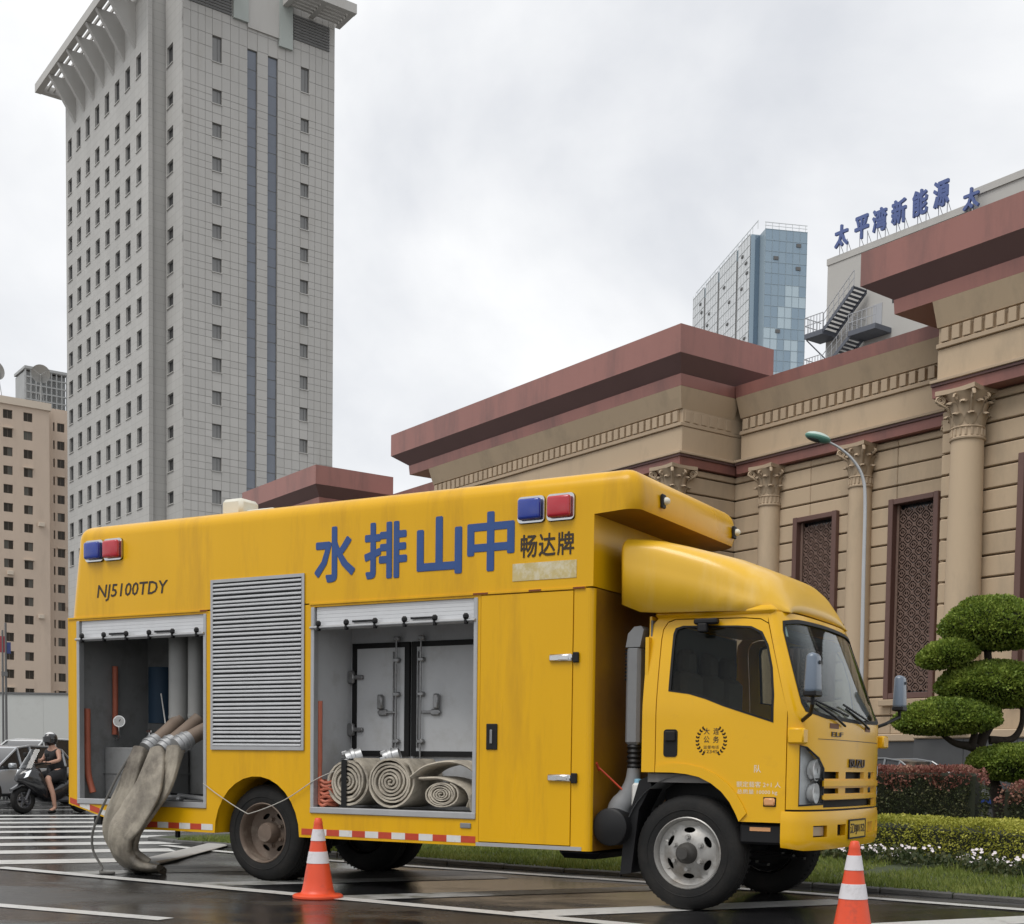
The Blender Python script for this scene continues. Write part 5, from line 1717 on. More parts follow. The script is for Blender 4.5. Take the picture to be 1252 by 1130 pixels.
# cab back, roof, interior
q = MB(); q.box(-.40, -.37, -.985, .985, 1.11, 2.20); q.box(-.39, -.37, -.93, .93, 2.20, 2.37); q.build('cab_back', M_yel_cab, TR)
q = MB(); q.rbox(-.36, .66, -.925, .925, 2.345, 2.425, c=.035); q.build('cab_roof', M_yel_cab, TR, 40)
q = MB(); q.box(-.36, .82, -.98, .98, 1.03, 1.10); q.box(-.38, -.365, -.93, .93, 1.10, 2.34); q.build('cab_floor', M_dash, TR)
q = MB(); q.rbox(.62, .93, -.90, .90, 1.30, 1.50, c=.05); q.rbox(.55, .75, .2, .62, 1.42, 1.58, c=.04); q.build('dashboard', M_dash, TR, 40)
for y in (-.45, 0.02, .47):
    q = MB(); q.rbox(-.30, .22, y - .22, y + .22, 1.18, 1.32, c=.05); q.rbox(-.34, -.18, y - .21, y + .21, 1.30, 1.95, c=.05); q.rbox(-.33, -.21, y - .12, y + .12, 1.93, 2.14, c=.04); q.build('seat', M_seat, TR, 40)
q = MB(); P = [Vector((.47, .47, 1.62)) + Vector((math.cos(R(65)) * math.cos(t) * -.21, math.sin(t) * .21, math.sin(R(65)) * math.cos(t) * .21 * .9)) for t in [2 * pi * i_ / 24 for i_ in range(25)]]
q.tube(P, .014, 6); q.tube([(.47, .30, 1.62), (.47, .64, 1.62)], .012, 5); q.tube([(.47, .47, 1.62), (.68, .47, 1.45)], .025, 6); q.build('steering_wheel', M_gask, TR, 40)
q = MB(); q.rbox(.50, .66, -.86, .86, 2.20, 2.27, c=.02); q.build('sun_visor', M_seat, TR)
q = MB(); q.rbox(.02, .22, -1.0, -.93, 2.285, 2.33, c=.012); q.rbox(.06, .14, -1.02, -.96, 2.22, 2.29, c=.01); q.build('kerb_mirror', M_blk, TR)
# wind deflector on the roof
def deflector():
    st = [(-.625, .975, 3.02, 2.475, 12.0), (-.60, .985, 3.035, 2.465, 12.0), (-.45, 1.0, 3.02, 2.405, 11.5), (-.30, 1.005, 2.995, 2.392, 11.0), (-.1, 1.0, 2.945, 2.388, 9.5), (.1, .985, 2.89, 2.386, 8.0), (.28, .96, 2.84, 2.384, 6.2), (.42, .93, 2.785, 2.382, 4.8), (.53, .895, 2.74, 2.38, 3.8), (.615, .855, 2.68, 2.378, 2.9), (.68, .81, 2.585, 2.376, 2.6), (.725, .765, 2.48, 2.374, 2.4), (.745, .74, 2.40, 2.372, 2.4)]
    n = 72
    V, F = [], []
    for (x, w, zt, zb, e) in st:
        for j in range(n + 1):
            t = pi * j / n
            c, s_ = math.cos(t), math.sin(t)
            y = -math.copysign(abs(c) ** (2 / e), c) * w
            h = abs(s_) ** (2 / e)
            # lower ledge: the upper cheek is set in a little
            ledge = .028 * max(0.0, min(1.0, (h - .22) / .10)) * (1 if abs(y) > .55 else 0) * (1 if -.5 < x < .45 else .3)
            y -= math.copysign(ledge, y)
            V.append((x - .02 * h, y, zb + (zt - zb) * h))
    for i_ in range(len(st) - 1):
        for j in range(n):
            a = i_ * (n + 1) + j
            F.append((a, a + 1, a + n + 2, a + n + 1))
    q = MB(); q.add(V, F)
    o = q.build('wind_deflector', M_yel_fade, TR, 40, fix=True)
    md = o.modifiers.new('thick', 'SOLIDIFY'); md.thickness = .015; md.offset = -1
    return o
deflector()
one_box('deflector_mount', TR, M_blk, -.3, .4, -.5, .5, 2.426, 2.60)
# mirrors
def mirror(s_):
    x, y = 1.08, s_ * (1.20 + far(s_) * .8)
    bmx = bmesh.new(); bmesh.ops.create_cube(bmx, size=1)
    for v in bmx.verts:
        tp = 1 - .18 * (v.co.z > 0)
        v.co = Vector((x + v.co.x * .10 * tp, y + v.co.y * .185 * tp, 1.862 + v.co.z * .30))
    bmesh.ops.bevel(bmx, geom=list(bmx.edges), offset=.035, segments=4, profile=.5, affect='EDGES')
    m_ = bpy.data.meshes.new('mirror'); bmx.to_mesh(m_); bmx.free(); m_.materials.append(M_mir)
    m_.polygons.foreach_set('use_smooth', [True] * len(m_.polygons)); m_.set_sharp_from_angle(angle=R(50))
    o = link('mirror', m_, TR)
    q = MB(); q.tube([(x, y, 1.72), (x + .0, y, 1.64), (x - .06, s_ * 1.06, 1.57), (x - .16, s_ * .96, 1.52)], .016, 7); q.rbox(x - .05, x + .05, min(y - .085, y + .085), max(y - .085, y + .085), 1.690, 1.735, c=.01); q.build('mirror_arm', M_blk, o)
    q = MB(); q.rbox(x + .048, x + .053, y - .02, y + .03, 1.93, 1.955, c=.001); q.build('mirror_mark', M_blk, o)
mirror(-1); mirror(1)
# snorkel, bellows and air cleaner behind the cab
q = MB()
sec = [(-.60, -.92), (-.47, -.92), (-.47, -.80), (-.60, -.80)]
q.rbox(-.605, -.475, -.93, -.80, 1.33, 2.14, c=.025)
pr = [(-.605, 2.13), (-.475, 2.13), (-.445, 2.27), (-.47, 2.30), (-.53, 2.295), (-.585, 2.24)]
q.prism(pr, -.93, -.80, axis='Y')
sn = q.build('snorkel', M_grey, TR, 30, fix=True)
q = MB()
for i_ in range(9): q.rbox(-.612, -.606, -.925, -.805, 1.86 + i_ * .03, 1.876 + i_ * .03, c=.002)
q.build('snorkel_grille', M_gask, sn)
q = MB()
pr = []
for i_ in range(11): pr.append((.052 + (.012 if i_ % 2 else 0), 1.335 - i_ * .02))
q.lathe(pr, 18, (-.54, -.865, 0), flip=True); q.build('bellows', M_blk, TR, 40)
q = MB(); q.tube(spline([(-.54, -.865, 1.15), (-.55, -.87, 1.02), (-.59, -.88, .90), (-.64, -.89, .82), (-.66, -.89, .76)], 5), [.055, .056, .058, .06, .063, .066, .07, .074, .078, .082, .086, .09, .094, .098, .10, .102, .104, .105, .105, .105, .105], 14); q.build('intake_pipe', M_grey, TR, 40)
q = MB(); q.frustum((-.655, -1.07, .655), (-.655, -.62, .655), .155, .155, 24); q.frustum((-.655, -1.085, .655), (-.655, -1.07, .655), .135, .155, 24); q.build('air_cleaner', M_blk, TR, 40)
q = MB(); q.box(-.36, .8, -.62, .62, .78, 1.02); q.build('cab_underbody', M_blk, TR)
q = MB(); q.rbox(-.52, -.44, -.96, -.85, .80, 1.02, c=.02); q.build('washer_bottle', M_wht, TR); q = MB(); q.lathe([(.03, 0), (.03, .03), (.0, .035)], 12, (-.48, -.91, 1.02)); q.build('bottle_cap', mat('cap_blue', (.25, .5, .65), .4), TR)
q = MB(); q.tube(spline([(-.80, -1.02, 1.15), (-.72, -.98, 1.07), (-.60, -.93, .95)], 5), .008, 5); q.tube([(-.80, -1.05, 1.18), (-.795, -1.0, 1.12)], .014, 5); q.build('tie_rope', M_rdt, TR)
# ================================================================ contents of the bays (things of their own)
def at_truck(o):
    o.location = TR.location; o.rotation_euler = TR.rotation_euler; return o
M_hose = mat('canvas_hose', (.50, .45, .365), .85, var=.6, vscale=9, dark=.6, stain=(.16, .14, .115), sscale=4, smin=.46, smax=.75, bump=.3, bscale=120)
M_hosew = mat('wet_canvas_hose', (.36, .32, .255), .6, var=.8, vscale=5, dark=.5, stain=(.085, .07, .055), sscale=2.2, smin=.45, smax=.68, bump=.35, bscale=90)
def hose_roll(x, z, r, oval, y0, y1, label, turns=8, ph=0.0, tilt=0.0, seed=1):
    rr = random.Random(seed)
    q = MB(); V, F = [], []
    N = turns * 22
    th = r / (turns + 1.0)
    for i_ in range(N + 1):
        t = i_ / N; a = ph + t * turns * 2 * pi
        ra = .02 + (r - .02) * t
        wob = 1 + .03 * math.sin(a * 2.3 + seed) + .03 * math.sin(a * .37 + 2 * seed)
        for (dr, dy) in ((0, 0), (th * .58, 0), (th * .58, 1), (0, 1)):
            rad = (ra - th * .7 + dr) * wob
            yy = (y0 + rr.uniform(-.004, .004)) if dy == 0 else y1
            V.append((x + rad * math.cos(a) * oval, yy + tilt * rad * math.cos(a), z + rad * math.sin(a) / oval))
    for i_ in range(N):
        b = i_ * 4
        for j in range(4):
            F.append((b + j, b + (j + 1) % 4, b + 4 + (j + 1) % 4, b + 4 + j))
    F += [(0, 3, 2, 1), (N * 4, N * 4 + 1, N * 4 + 2, N * 4 + 3)]
    q.add(V, F)
    return at_truck(q.build('hose_roll', M_hose, None, 40, fix=True, label=label, cat='hose', group='rolled hoses in the middle bay'))
hose_roll(-3.37, .975, .243, 1.0, -1.07, -.68, 'rolled canvas hose with a dark strap, leftmost in the middle bay', 6, 1.2, .05, 3)
hose_roll(-2.86, .985, .262, 1.08, -1.09, -.64, 'largest rolled canvas hose, at the centre of the middle bay', 7, 1.0, -.03, 5)
hose_roll(-2.31, .885, .155, 1.22, -1.09, -.66, 'small oval rolled canvas hose, lowest at the right of the middle bay', 6, 1.0, .0, 9)
q = MB(); P = spline([(-2.62, -.95, 1.02), (-2.45, -.93, 1.13), (-2.2, -.90, 1.17), (-2.0, -.88, 1.10), (-1.98, -.88, .95), (-2.05, -.86, .80)], 6)
q.ribbon(P, [(0, 1, 0)] * len(P), [.20] * len(P), [.02] * len(P)); P2 = spline([(-2.55, -.93, 1.02), (-2.3, -.9, 1.02), (-2.05, -.9, .93), (-1.99, -.9, .75)], 6); q.ribbon(P2, [(0, 1, 0)] * len(P2), [.2] * len(P2), [.018] * len(P2))
at_truck(q.build('loose_hose', M_hose, None, 40, label='loose canvas hose folded over the small oval roll', cat='hose', group='rolled hoses in the middle bay'))
q = MB(); q.box(-3.42, -3.36, -1.085, -1.08, .74, 1.18); q.box(-3.42, -3.36, -1.085, -.7, 1.185, 1.19); 
at_truck(q.build('strap', M_gask, None, label='dark strap around the leftmost hose roll', cat='strap'))
def coupling(x, y, z, r, rot, label):
    q = MB(); q.lathe([(r * .72, .02), (r * .72, .0), (r, .0), (r * 1.04, .02), (r, .05), (r * 1.15, .055), (r * 1.15, .085), (r * .98, .09), (r * .98, .15), (r * .72, .15), (r * .72, .02)], 22, axis='Y')
    for i_ in range(3): a = 2 * pi * i_ / 3; q.rbox(r * math.cos(a) - .02, r * math.cos(a) + .02, -.03, .03, r * math.sin(a) - .02, r * math.sin(a) + .02, c=.008)
    o = q.build('hose_coupling', M_alu, None, 35, label=label, cat='coupling', group='bright hose couplings')
    o.matrix_world = Matrix.Translation(TR.location) @ TR.rotation_euler.to_matrix().to_4x4() @ Matrix.Translation((x, y, z)) @ Matrix.Rotation(rot, 4, 'Z') @ Matrix.Rotation(R(18), 4, 'X')
    return o
coupling(-3.50, -.90, 1.17, .085, R(-50), 'bright metal hose coupling on top of the leftmost hose roll')
coupling(-3.10, -.85, 1.19, .07, R(-65), 'bright metal hose coupling behind the central hose roll')
q = MB()
for i_ in range(7):
    a0 = random.uniform(0, 6); P = [(-3.62 + .07 * math.cos(t * .5 + a0) * (1 + .2 * math.sin(t)), -1.0 + .10 * math.sin(t * .5 + a0), .76 + .035 * i_ + .01 * math.sin(t * 2)) for t in range(0, 14)]
    q.tube(spline(P, 2), .016, 6)
at_truck(q.build('orange_cable', M_org, None, 40, label='coiled orange cable in the corner of the middle bay', cat='cable'))
q = MB(); q.tube(spline([(-3.70, -1.06, 1.72), (-3.70, -1.06, 1.3), (-3.695, -1.06, 1.0), (-3.68, -1.07, .76)], 5), [.03] * 8 + [.025] * 8, 8); q.build('orange_pipe', M_org, TR, 40)
# rear bay plumbing: parts of the truck
def duct(x, y, z0, z1, r):
    q = MB(); q.frustum((x, y, z0), (x, y, z1), r, r, 24, caps=False)
    for z in (z0 + .02, z1 - .08): q.frustum((x, y, z), (x, y, z + .03), r * 1.04, r * 1.04, 24)
    return q.build('riser_pipe', mat('riser_grey', (.30, .30, .29), .5, .1, var=.5, vscale=4, dark=.7), TR, 40)
duct(-5.84, -.70, 1.56, 2.58, .105); duct(-5.60, -.70, 1.58, 2.58, .085); duct(-5.47, -.45, .8, 2.58, .09)
for x, y, z, c in ((-5.80, -.72, 1.56, (-5.83, -1.03, 1.34)), (-5.54, -.72, 1.56, (-5.59, -1.05, 1.33)), (-5.27, -.74, 1.54, (-5.36, -1.06, 1.36))):
    q = MB(); q.tube(spline([(x, y, z + .02), (x - .02, y - .06, z - .04), tuple(Vector((x, y, z)).lerp(Vector(c), .6)), c], 5), .075, 16); q.build('elbow', M_brn, TR, 40)
    d = (Vector(c) - Vector((x, y, z))).normalized(); p = Vector(c) - d * .02; q = MB()
    for (h0, h1, k_) in ((0, .04, 1.0), (.04, .06, 1.15), (.06, .10, 1.0), (.10, .12, 1.17), (.12, .17, 1.0)): q.frustum(p + d * h0, p + d * h1, .084 * k_, .084 * k_, 20)
    q.build('coupling', M_alu, TR, 35)
q = MB(); q.rbox(-6.88, -6.25, -.75, -.15, .74, 1.28, c=.01); q.rbox(-6.9, -6.24, -.76, -.14, 1.0, 1.008, c=.001); q.build('pump_cabinet', M_int, TR)
q = MB(); q.tube(spline([(-6.86, -.62, 2.15), (-6.86, -.62, 1.7), (-6.87, -.62, 1.42)], 4), .03, 10); q.build('orange_pipe', M_org, TR, 40)
q = MB(); q.tube(spline([(-6.86, -1.0, 1.68), (-6.86, -1.0, 1.3), (-6.85, -1.0, 1.0), (-6.80, -.98, .80)], 4), .034, 10); q.build('orange_pipe', M_org, TR, 40)
gx, gy, gz = -6.80, -.62, 1.56
q = MB(); q.frustum((gx, gy, gz), (gx + .03, gy - .03, gz), .062, .062, 24); q.tube([(gx, gy, gz - .06), (gx, gy, gz - .17), (gx - .06, gy, gz - .20)], .014, 8); g_ = q.build('pressure_gauge', M_chr, TR, 40)
q = MB(); q.frustum((gx + .031, gy - .031, gz), (gx + .034, gy - .034, gz), .053, .053, 24); q.build('dial', mat('dial_white', (.75, .75, .73), .4), g_)
q = MB(); q.tube([(gx + .04, gy - .04, gz), (gx + .045, gy - .01, gz + .035)], .004, 4); q.build('needle', M_gask, g_)
q = MB(); q.frustum((-6.42, -.55, 1.28), (-6.42, -.55, 1.45), .014, .014, 8); q.rbox(-6.46, -6.38, -.57, -.53, 1.44, 1.47, c=.004); q.build('valve', M_chr, TR)
q = MB(); q.frustum((-6.50, -.30, 1.55), (-6.50, -.30, 2.15), .14, .14, 24); q.build('blue_drum', mat('drum_blue', (.008, .03, .06), .7), TR, 40)
q = MB(); q.tube(spline([(-6.2, -.6, 1.85), (-6.1, -.65, 1.6), (-5.95, -.78, 1.5)], 5), .007, 5); q.build('cable', M_wht, TR)
q = MB(); q.tube([(-5.55, -1.0, .80), (-5.10, -1.02, .77)], .022, 8); q.rbox(-5.7, -5.5, -1.06, -.95, .74, .80, c=.02); q.build('lever', M_alu, TR)
# the two big discharge hoses hanging out to the road
def wet_hose_mat():
    """canvas hose: woven, stained, soaked dark where it lies in the water"""
    m = mat('wet_canvas_hose', (.50, .455, .37), .62, var=.45, vscale=7, dark=.72, stain=(.30, .255, .195), sscale=4.0, smin=.52, smax=.78, bump=.5, bscale=160, stretch=(2.2, 1.5, .3))
    n, l = m.node_tree.nodes, m.node_tree.links
    b = n['Principled BSDF']; src = b.inputs['Base Color'].links[0].from_socket
    tc = n.new('ShaderNodeTexCoord'); sp_ = n.new('ShaderNodeSeparateXYZ'); l.new(tc.outputs['Object'], sp_.inputs[0])
    nz = n.new('ShaderNodeTexNoise'); nz.inputs['Scale'].default_value = 6; nz.inputs['Detail'].default_value = 6; l.new(tc.outputs['Object'], nz.inputs['Vector'])
    ad = n.new('ShaderNodeMath'); ad.operation = 'MULTIPLY_ADD'; l.new(nz.outputs['Fac'], ad.inputs[0]); ad.inputs[1].default_value = .55; l.new(sp_.outputs['Z'], ad.inputs[2])
    mr = n.new('ShaderNodeMapRange'); mr.inputs['From Min'].default_value = .27; mr.inputs['From Max'].default_value = .46; l.new(ad.outputs[0], mr.inputs['Value'])
    mx = n.new('ShaderNodeMix'); mx.data_type = 'RGBA'; mx.inputs['A'].default_value = (.035, .03, .025, 1); l.new(src, mx.inputs['B']); l.new(mr.outputs['Result'], mx.inputs['Factor'])
    l.new(mx.outputs['Result'], b.inputs['Base Color'])
    mr2 = n.new('ShaderNodeMapRange'); mr2.inputs['From Min'].default_value = .27; mr2.inputs['From Max'].default_value = .46; mr2.inputs['To Min'].default_value = .2; mr2.inputs['To Max'].default_value = .65; l.new(ad.outputs[0], mr2.inputs['Value']); l.new(mr2.outputs['Result'], b.inputs['Roughness'])
    return m
M_hosew2 = wet_hose_mat()
def big_hose(pts, W, T, label, seed=0):
    P = spline(pts, 16); n = len(P); NS = 48
    q = MB()
    q.ribbon(P, [(1, -.1, .0)] * n, lerp_list(W, n), lerp_list(T, n), NS, pw=.55)
    V = []
    for i_, v in enumerate(q.v):
        p = Vector(v); t = (i_ // NS) / (n - 1); ang = 2 * pi * (i_ % NS) / NS
        across = math.cos(ang)
        env = min(1.0, t * 6)
        # long creases running down the cloth, gathered at the coupling and at the bend
        cre = 0.0
        for k2, (c0, wd, am) in enumerate(((-.55, .06, .008), (-.1, .05, .011), (.35, .06, .010), (.7, .05, .006))):
            c_ = c0 + .25 * noise.noise(Vector((t * 3.0, seed + k2 * 7.1, 0)))
            cre += am * math.exp(-((across - c_) / wd) ** 2) * (.5 + .5 * noise.noise(Vector((t * 5, k2 * 3.3, seed))) + .4)
        cross = .003 * max(0, noise.noise(Vector((across * 1.5, t * 16, seed)))) * (1 if t > .35 else .4)
        k_ = noise.noise(p * 1.8) * .005
        d = (cre - cross) * env * (1 if math.sin(ang) > -.2 else -.6)
        V.append((p.x + k_, p.y + d - k_ * .5, p.z + k_ * .3))
    q.v = V
    return at_truck(q.build('discharge_hose', M_hosew2, None, 75, label=label, cat='hose', group='discharge hoses'))
big_hose([(-5.89, -1.16, 1.25), (-5.90, -1.25, 1.10), (-5.97, -1.30, .86), (-6.08, -1.33, .62), (-6.15, -1.32, .42), (-6.10, -1.26, .24), (-6.02, -1.18, .10), (-5.86, -1.1, .06)],
         [.085, .11, .135, .145, .125, .115, .13, .12], [.08, .042, .026, .026, .036, .05, .05, .04], 'left brown canvas discharge hose hanging from the rear bay to the wet road', 1)
big_hose([(-5.64, -1.17, 1.24), (-5.60, -1.28, 1.08), (-5.62, -1.36, .84), (-5.76, -1.41, .60), (-5.91, -1.42, .42), (-5.96, -1.36, .23), (-5.88, -1.26, .10), (-5.62, -1.16, .055)],
         [.085, .15, .215, .215, .17, .14, .155, .13], [.08, .042, .026, .026, .036, .055, .06, .04], 'right brown canvas discharge hose, broader, beside the left one on the road', 2)
big_hose([(-5.41, -1.17, 1.27), (-5.40, -1.24, 1.10), (-5.47, -1.29, .88), (-5.64, -1.33, .65), (-5.82, -1.34, .44), (-5.92, -1.28, .24), (-5.80, -1.18, .10)],
         [.085, .10, .12, .115, .10, .10, .10], [.08, .04, .03, .03, .04, .05, .045], 'third discharge hose partly hidden behind the broad one', 3)
# flattened hose running away along the ground under the truck
q = MB(); P = spline([(-6.05, -1.0, .06), (-6.5, -.6, .045), (-7.0, .2, .03), (-7.9, 1.7, .025), (-8.9, 3.4, .025), (-9.6, 4.8, .025)], 6); n = len(P)
q.ribbon(P, [(.86, .5, 0)] * n, [.17] * n, lerp_list([.05, .04, .022, .018, .018, .018], n)); at_truck(q.build('ground_hose', mat('pale_wet_hose', (.42, .41, .385), .35, var=.5, vscale=4, dark=.65), None, 40, label='pale flattened hose lying on the road behind the truck', cat='hose'))
q = MB(); q.tube(spline([(-5.95, -1.18, 1.28), (-6.05, -1.32, 1.0), (-6.20, -1.42, .62), (-6.29, -1.44, .40), (-6.30, -1.42, .22), (-6.22, -1.38, .06), (-6.2, -1.42, .02), (-6.05, -1.38, .015), (-6.15, -1.48, .012)], 7), .012, 6)
at_truck(q.build('hose_rope', mat('rope_grey', (.13, .125, .115), .9, var=.5, vscale=30), None, 40, label='thin grey rope trailing beside the discharge hoses', cat='rope'))
# ================================================================ traffic cones
M_cone = mat('cone_orange', (.72, .075, .022), .42, var=.35, vscale=5, dark=.75, stain=(.30, .055, .035), sscale=7, smin=.54, smax=.80)
M_cwht = mat('cone_white', (.66, .64, .66), .45, var=.4, vscale=9, dark=.8, stain=(.33, .31, .30), sscale=6, smin=.54, smax=.8)
def cone(loc, rz, label):
    t = thing('traffic_cone', label, 'cone', (*loc, 0), rz, 'orange and white traffic cones')
    def rad(z): return .138 - (.138 - .034) * (z - .035) / (.645 - .035)
    q = MB(); P = [(0, .004)]
    q.lathe([(.205, .0), (.212, .008), (.212, .024), (.200, .034), (.160, .037), (.146, .045), (rad(.06), .07)] + [(rad(z), z) for z in (.15, .25, .297, .397, .487, .585, .63)] + [ (.038, .645), (.032, .655), (.030, .672), (.022, .680), (.0, .682)], 40)
    q.build('body', M_cone, t, 40)
    for a, b in ((.297, .397), (.487, .585)):
        q = MB(); q.lathe([(rad(a), a), (rad(a) + .003, a + .001), (rad(b) + .003, b - .001), (rad(b), b)], 40); q.build('reflective_band', M_cwht, t, 40)
    return t
cone((-1.95, 11.12), .3, 'orange cone with two white bands beside the truck rear wheel')
cone((2.03, 8.70), 1.1, 'orange cone with two white bands in front of the truck bumper, cut by the frame')

# ================================================================ street lamp
M_galv = mat('galvanised', (.46, .47, .48), .42, .4, var=.3, vscale=3, dark=.8)
lp = thing('street_lamp', 'slim curved street lamp with a green head before the hall', 'street lamp', (7.05, 30, 0), 0)
q = MB(); P = spline([(0, 0, 0), (0, 0, 3), (-.02, 0, 5.6), (-.03, 0, 7.2), (-.10, 0, 7.75), (-.32, 0, 8.12), (-.62, 0, 8.38), (-.88, 0, 8.52)], 5)
n = len(P); q.tube(P, [.052 - .03 * i_ / n for i_ in range(n)], 10); q.build('post', M_galv, lp, 50)
q = MB(); q.frustum((0, 0, .0), (0, 0, .9), .10, .09, 12); q.frustum((0, 0, 0), (0, 0, .03), .2, .2, 12); q.build('base', M_galv, lp)
M_lgrn = mat('lamp_green', (.10, .24, .19), .4, var=.2); M_lsil = mat('lamp_pale', (.45, .55, .50), .35)
bmx = bmesh.new(); bmesh.ops.create_uvsphere(bmx, u_segments=20, v_segments=12, radius=1)
for v in bmx.verts: v.co = Vector((v.co.x * .30, v.co.y * .17, v.co.z * (.12 if v.co.z > 0 else .10)))
m_ = bpy.data.meshes.new('lamp_head'); bmx.to_mesh(m_); bmx.free(); m_.materials.append(M_lsil); m_.materials.append(M_lgrn)
for p in m_.polygons: p.use_smooth = True; p.material_index = 0 if p.center.z > .03 else 1
hd = link('lamp_head', m_, lp, (-1.13, 0, 8.61), (0, R(14), 0))
q = MB(); q.lathe([(.0, -.135), (.12, -.125), (.2, -.10), (.22, -.07)], 18); q.build('lamp_glass', mat('lamp_glass', (.05, .06, .055), .15), hd, 50, scale=(1.0, .62, 1), loc=(-.03, 0, .03))

# ================================================================ cars
def car(loc, rz, paint, label, kind='sedan', group='cars waiting and parked in the distance'):
    t = thing('car', label, 'car', (*loc, 0), rz, group)
    L, W = 4.6, .90
    if kind == 'suv': H, bel = 1.72, 1.08
    else: H, bel = 1.46, .93
    # x, half width, z low, z shoulder, z top of the lower body
    S = [(-2.30, .62, .42, .70, .86), (-2.22, .78, .30, .74, bel + .02), (-1.7, .88, .24, .78, bel + .06), (-.8, .90, .22, .76, bel + .02), (.4, .90, .22, .74, bel), (1.05, .89, .22, .72, bel - .02), (1.6, .87, .24, .68, bel - .12), (2.05, .80, .26, .62, bel - .22), (2.26, .66, .30, .56, .66), (2.31, .55, .36, .52, .58)]
    V, F = [], []
    for (x, w, a, b, c) in S:
        ring = [(-w * .80, a), (-w * .97, a + .08), (-w, b), (-w * .96, c - .05), (-w * .84, c), (0, c + .03), (w * .84, c), (w * .96, c - .05), (w, b), (w * .97, a + .08), (w * .80, a)]
        V += [(x, y, z) for y, z in ring]
    k_ = 11
    for i_ in range(len(S) - 1):
        for j in range(k_): F.append((i_ * k_ + j, i_ * k_ + (j + 1) % k_, (i_ + 1) * k_ + (j + 1) % k_, (i_ + 1) * k_ + j))
    F += [tuple(range(k_)), tuple(range((len(S) - 1) * k_, len(S) * k_))]
    q = MB(); q.add(V, F); q.build('body', paint, t, 45, fix=True)
    # greenhouse
    rear = -2.1 if kind == 'suv' else -1.75
    G = [(rear, .76, bel + .0, bel + .04), (rear + .45, .70, bel + .04, H - .08), (rear + .85, .66, bel, H), (-.1, .66, bel, H + .01), (.35, .67, bel, H - .05), (1.15, .78, bel - .03, bel + .0)]
    V, F, Mi = [], [], []
    for (x, w, a, b) in G: V += [(x, -.82, a - .02), (x, -w, b), (x, w, b), (x, .82, a - .02)]
    q = MB()
    for i_ in range(len(G) - 1):
        o = i_ * 4
        q.add([V[o], V[o + 1], V[o + 5], V[o + 4]], [(0, 1, 2, 3)], 0)
        q.add([V[o + 1], V[o + 2], V[o + 6], V[o + 5]], [(0, 1, 2, 3)], 1 if i_ in (0, 4) else 2)
        q.add([V[o + 2], V[o + 3], V[o + 7], V[o + 6]], [(0, 1, 2, 3)], 0)
    q.build('greenhouse', [M_dkglass, M_dkglass, paint], t, 30, fix=True)
    q = MB()
    for s_ in (-1, 1):
        for i_ in range(1, 5):
            a, b = Vector((G[i_][0], s_ * .83, G[i_][2])), Vector((G[i_][0], s_ * (G[i_][1] + .012), G[i_][3]))
            if i_ in (1, 3, 4): q.tube([a, b], .03, 6)
        q.tube([Vector((g[0], s_ * (g[1] + .012), g[3] + .005)) for g in G], .028, 6)
    q.build('pillars', paint, t)
    for x in (-1.38, 1.40):
        for s_ in (-1, 1):
            q = MB(); q.lathe([(.20, .0), (.29, -.005), (.325, .03), (.325, .18), (.29, .21), (.2, .2)], 24, axis='Y'); q.lathe([(0, .02), (.20, .03)], 16, axis='Y')
            wv = q.build('wheel', M_rub, t, 40, loc=(x, s_ * .87, .325), rot=(0, 0, 0 if s_ < 0 else pi))
            q = MB()
            for i_ in range(5):
                a = 2 * pi * i_ / 5; q.tube([(.03 * math.cos(a), .012, .03 * math.sin(a)), (.19 * math.cos(a), .012, .19 * math.sin(a))], .022, 5)
            q.lathe([(.19, .0), (.21, .005)], 20, axis='Y'); q.build('rim', M_alu, wv)
    for s_ in (-1, 1):
        q = MB(); q.rbox(2.02, 2.22, min(s_ * .50, s_ * .79), max(s_ * .50, s_ * .79), .60, .71, c=.03); q.build('headlight', mat('car_headlight', (.75, .77, .78), .12, .3), t, 40)
        q = MB(); q.rbox(.72, .90, min(s_ * .86, s_ * 1.02), max(s_ * .86, s_ * 1.02), bel - .02, bel + .11, c=.03); q.build('mirror', paint, t, 40)
        q = MB(); q.rbox(-2.3, -2.16, min(s_ * .5, s_ * .78), max(s_ * .5, s_ * .78), .72, .84, c=.02); q.build('tail_light', M_rl, t)
    q = MB(); q.rbox(2.20, 2.325, -.48, .48, .34, .54, c=.02); q.build('grille', M_blk, t)
    q = MB(); q.rbox(2.30, 2.34, -.22, .22, .40, .51, c=.005); q.build('number_plate', mat('plate_blue', (.03, .07, .30), .4), t)
    return t
P_sil = mat('car_silver', (.42, .44, .46), .28, .4, coat=.5); P_wht = mat('car_white', (.55, .56, .56), .3, coat=.5); P_drk = mat('car_dark', (.03, .032, .035), .25, coat=.6); P_gry = mat('car_grey', (.16, .165, .17), .3, .3, coat=.5)
car((-13.75, 33.2), R(-108), P_sil, 'silver car with its nose entering at the left edge, beside the motorcycle')
car((-15.2, 38.8), R(-112), P_wht, 'white car standing behind the silver car at the left', 'suv')
car((-17.2, 44.5), R(160), P_drk, 'dark car in front of the white boundary wall, left of the rider')
car((-13.6, 46.5), R(165), P_gry, 'grey car with pale roof directly behind the rider helmet', 'suv')
car((9.0, 33.4), R(-50), P_gry, 'grey parked car, its roof just above the red hedge', group='cars parked before the hall')
car((11.4, 35.6), R(-50), P_drk, 'black parked car farther right behind the red hedge', group='cars parked before the hall')

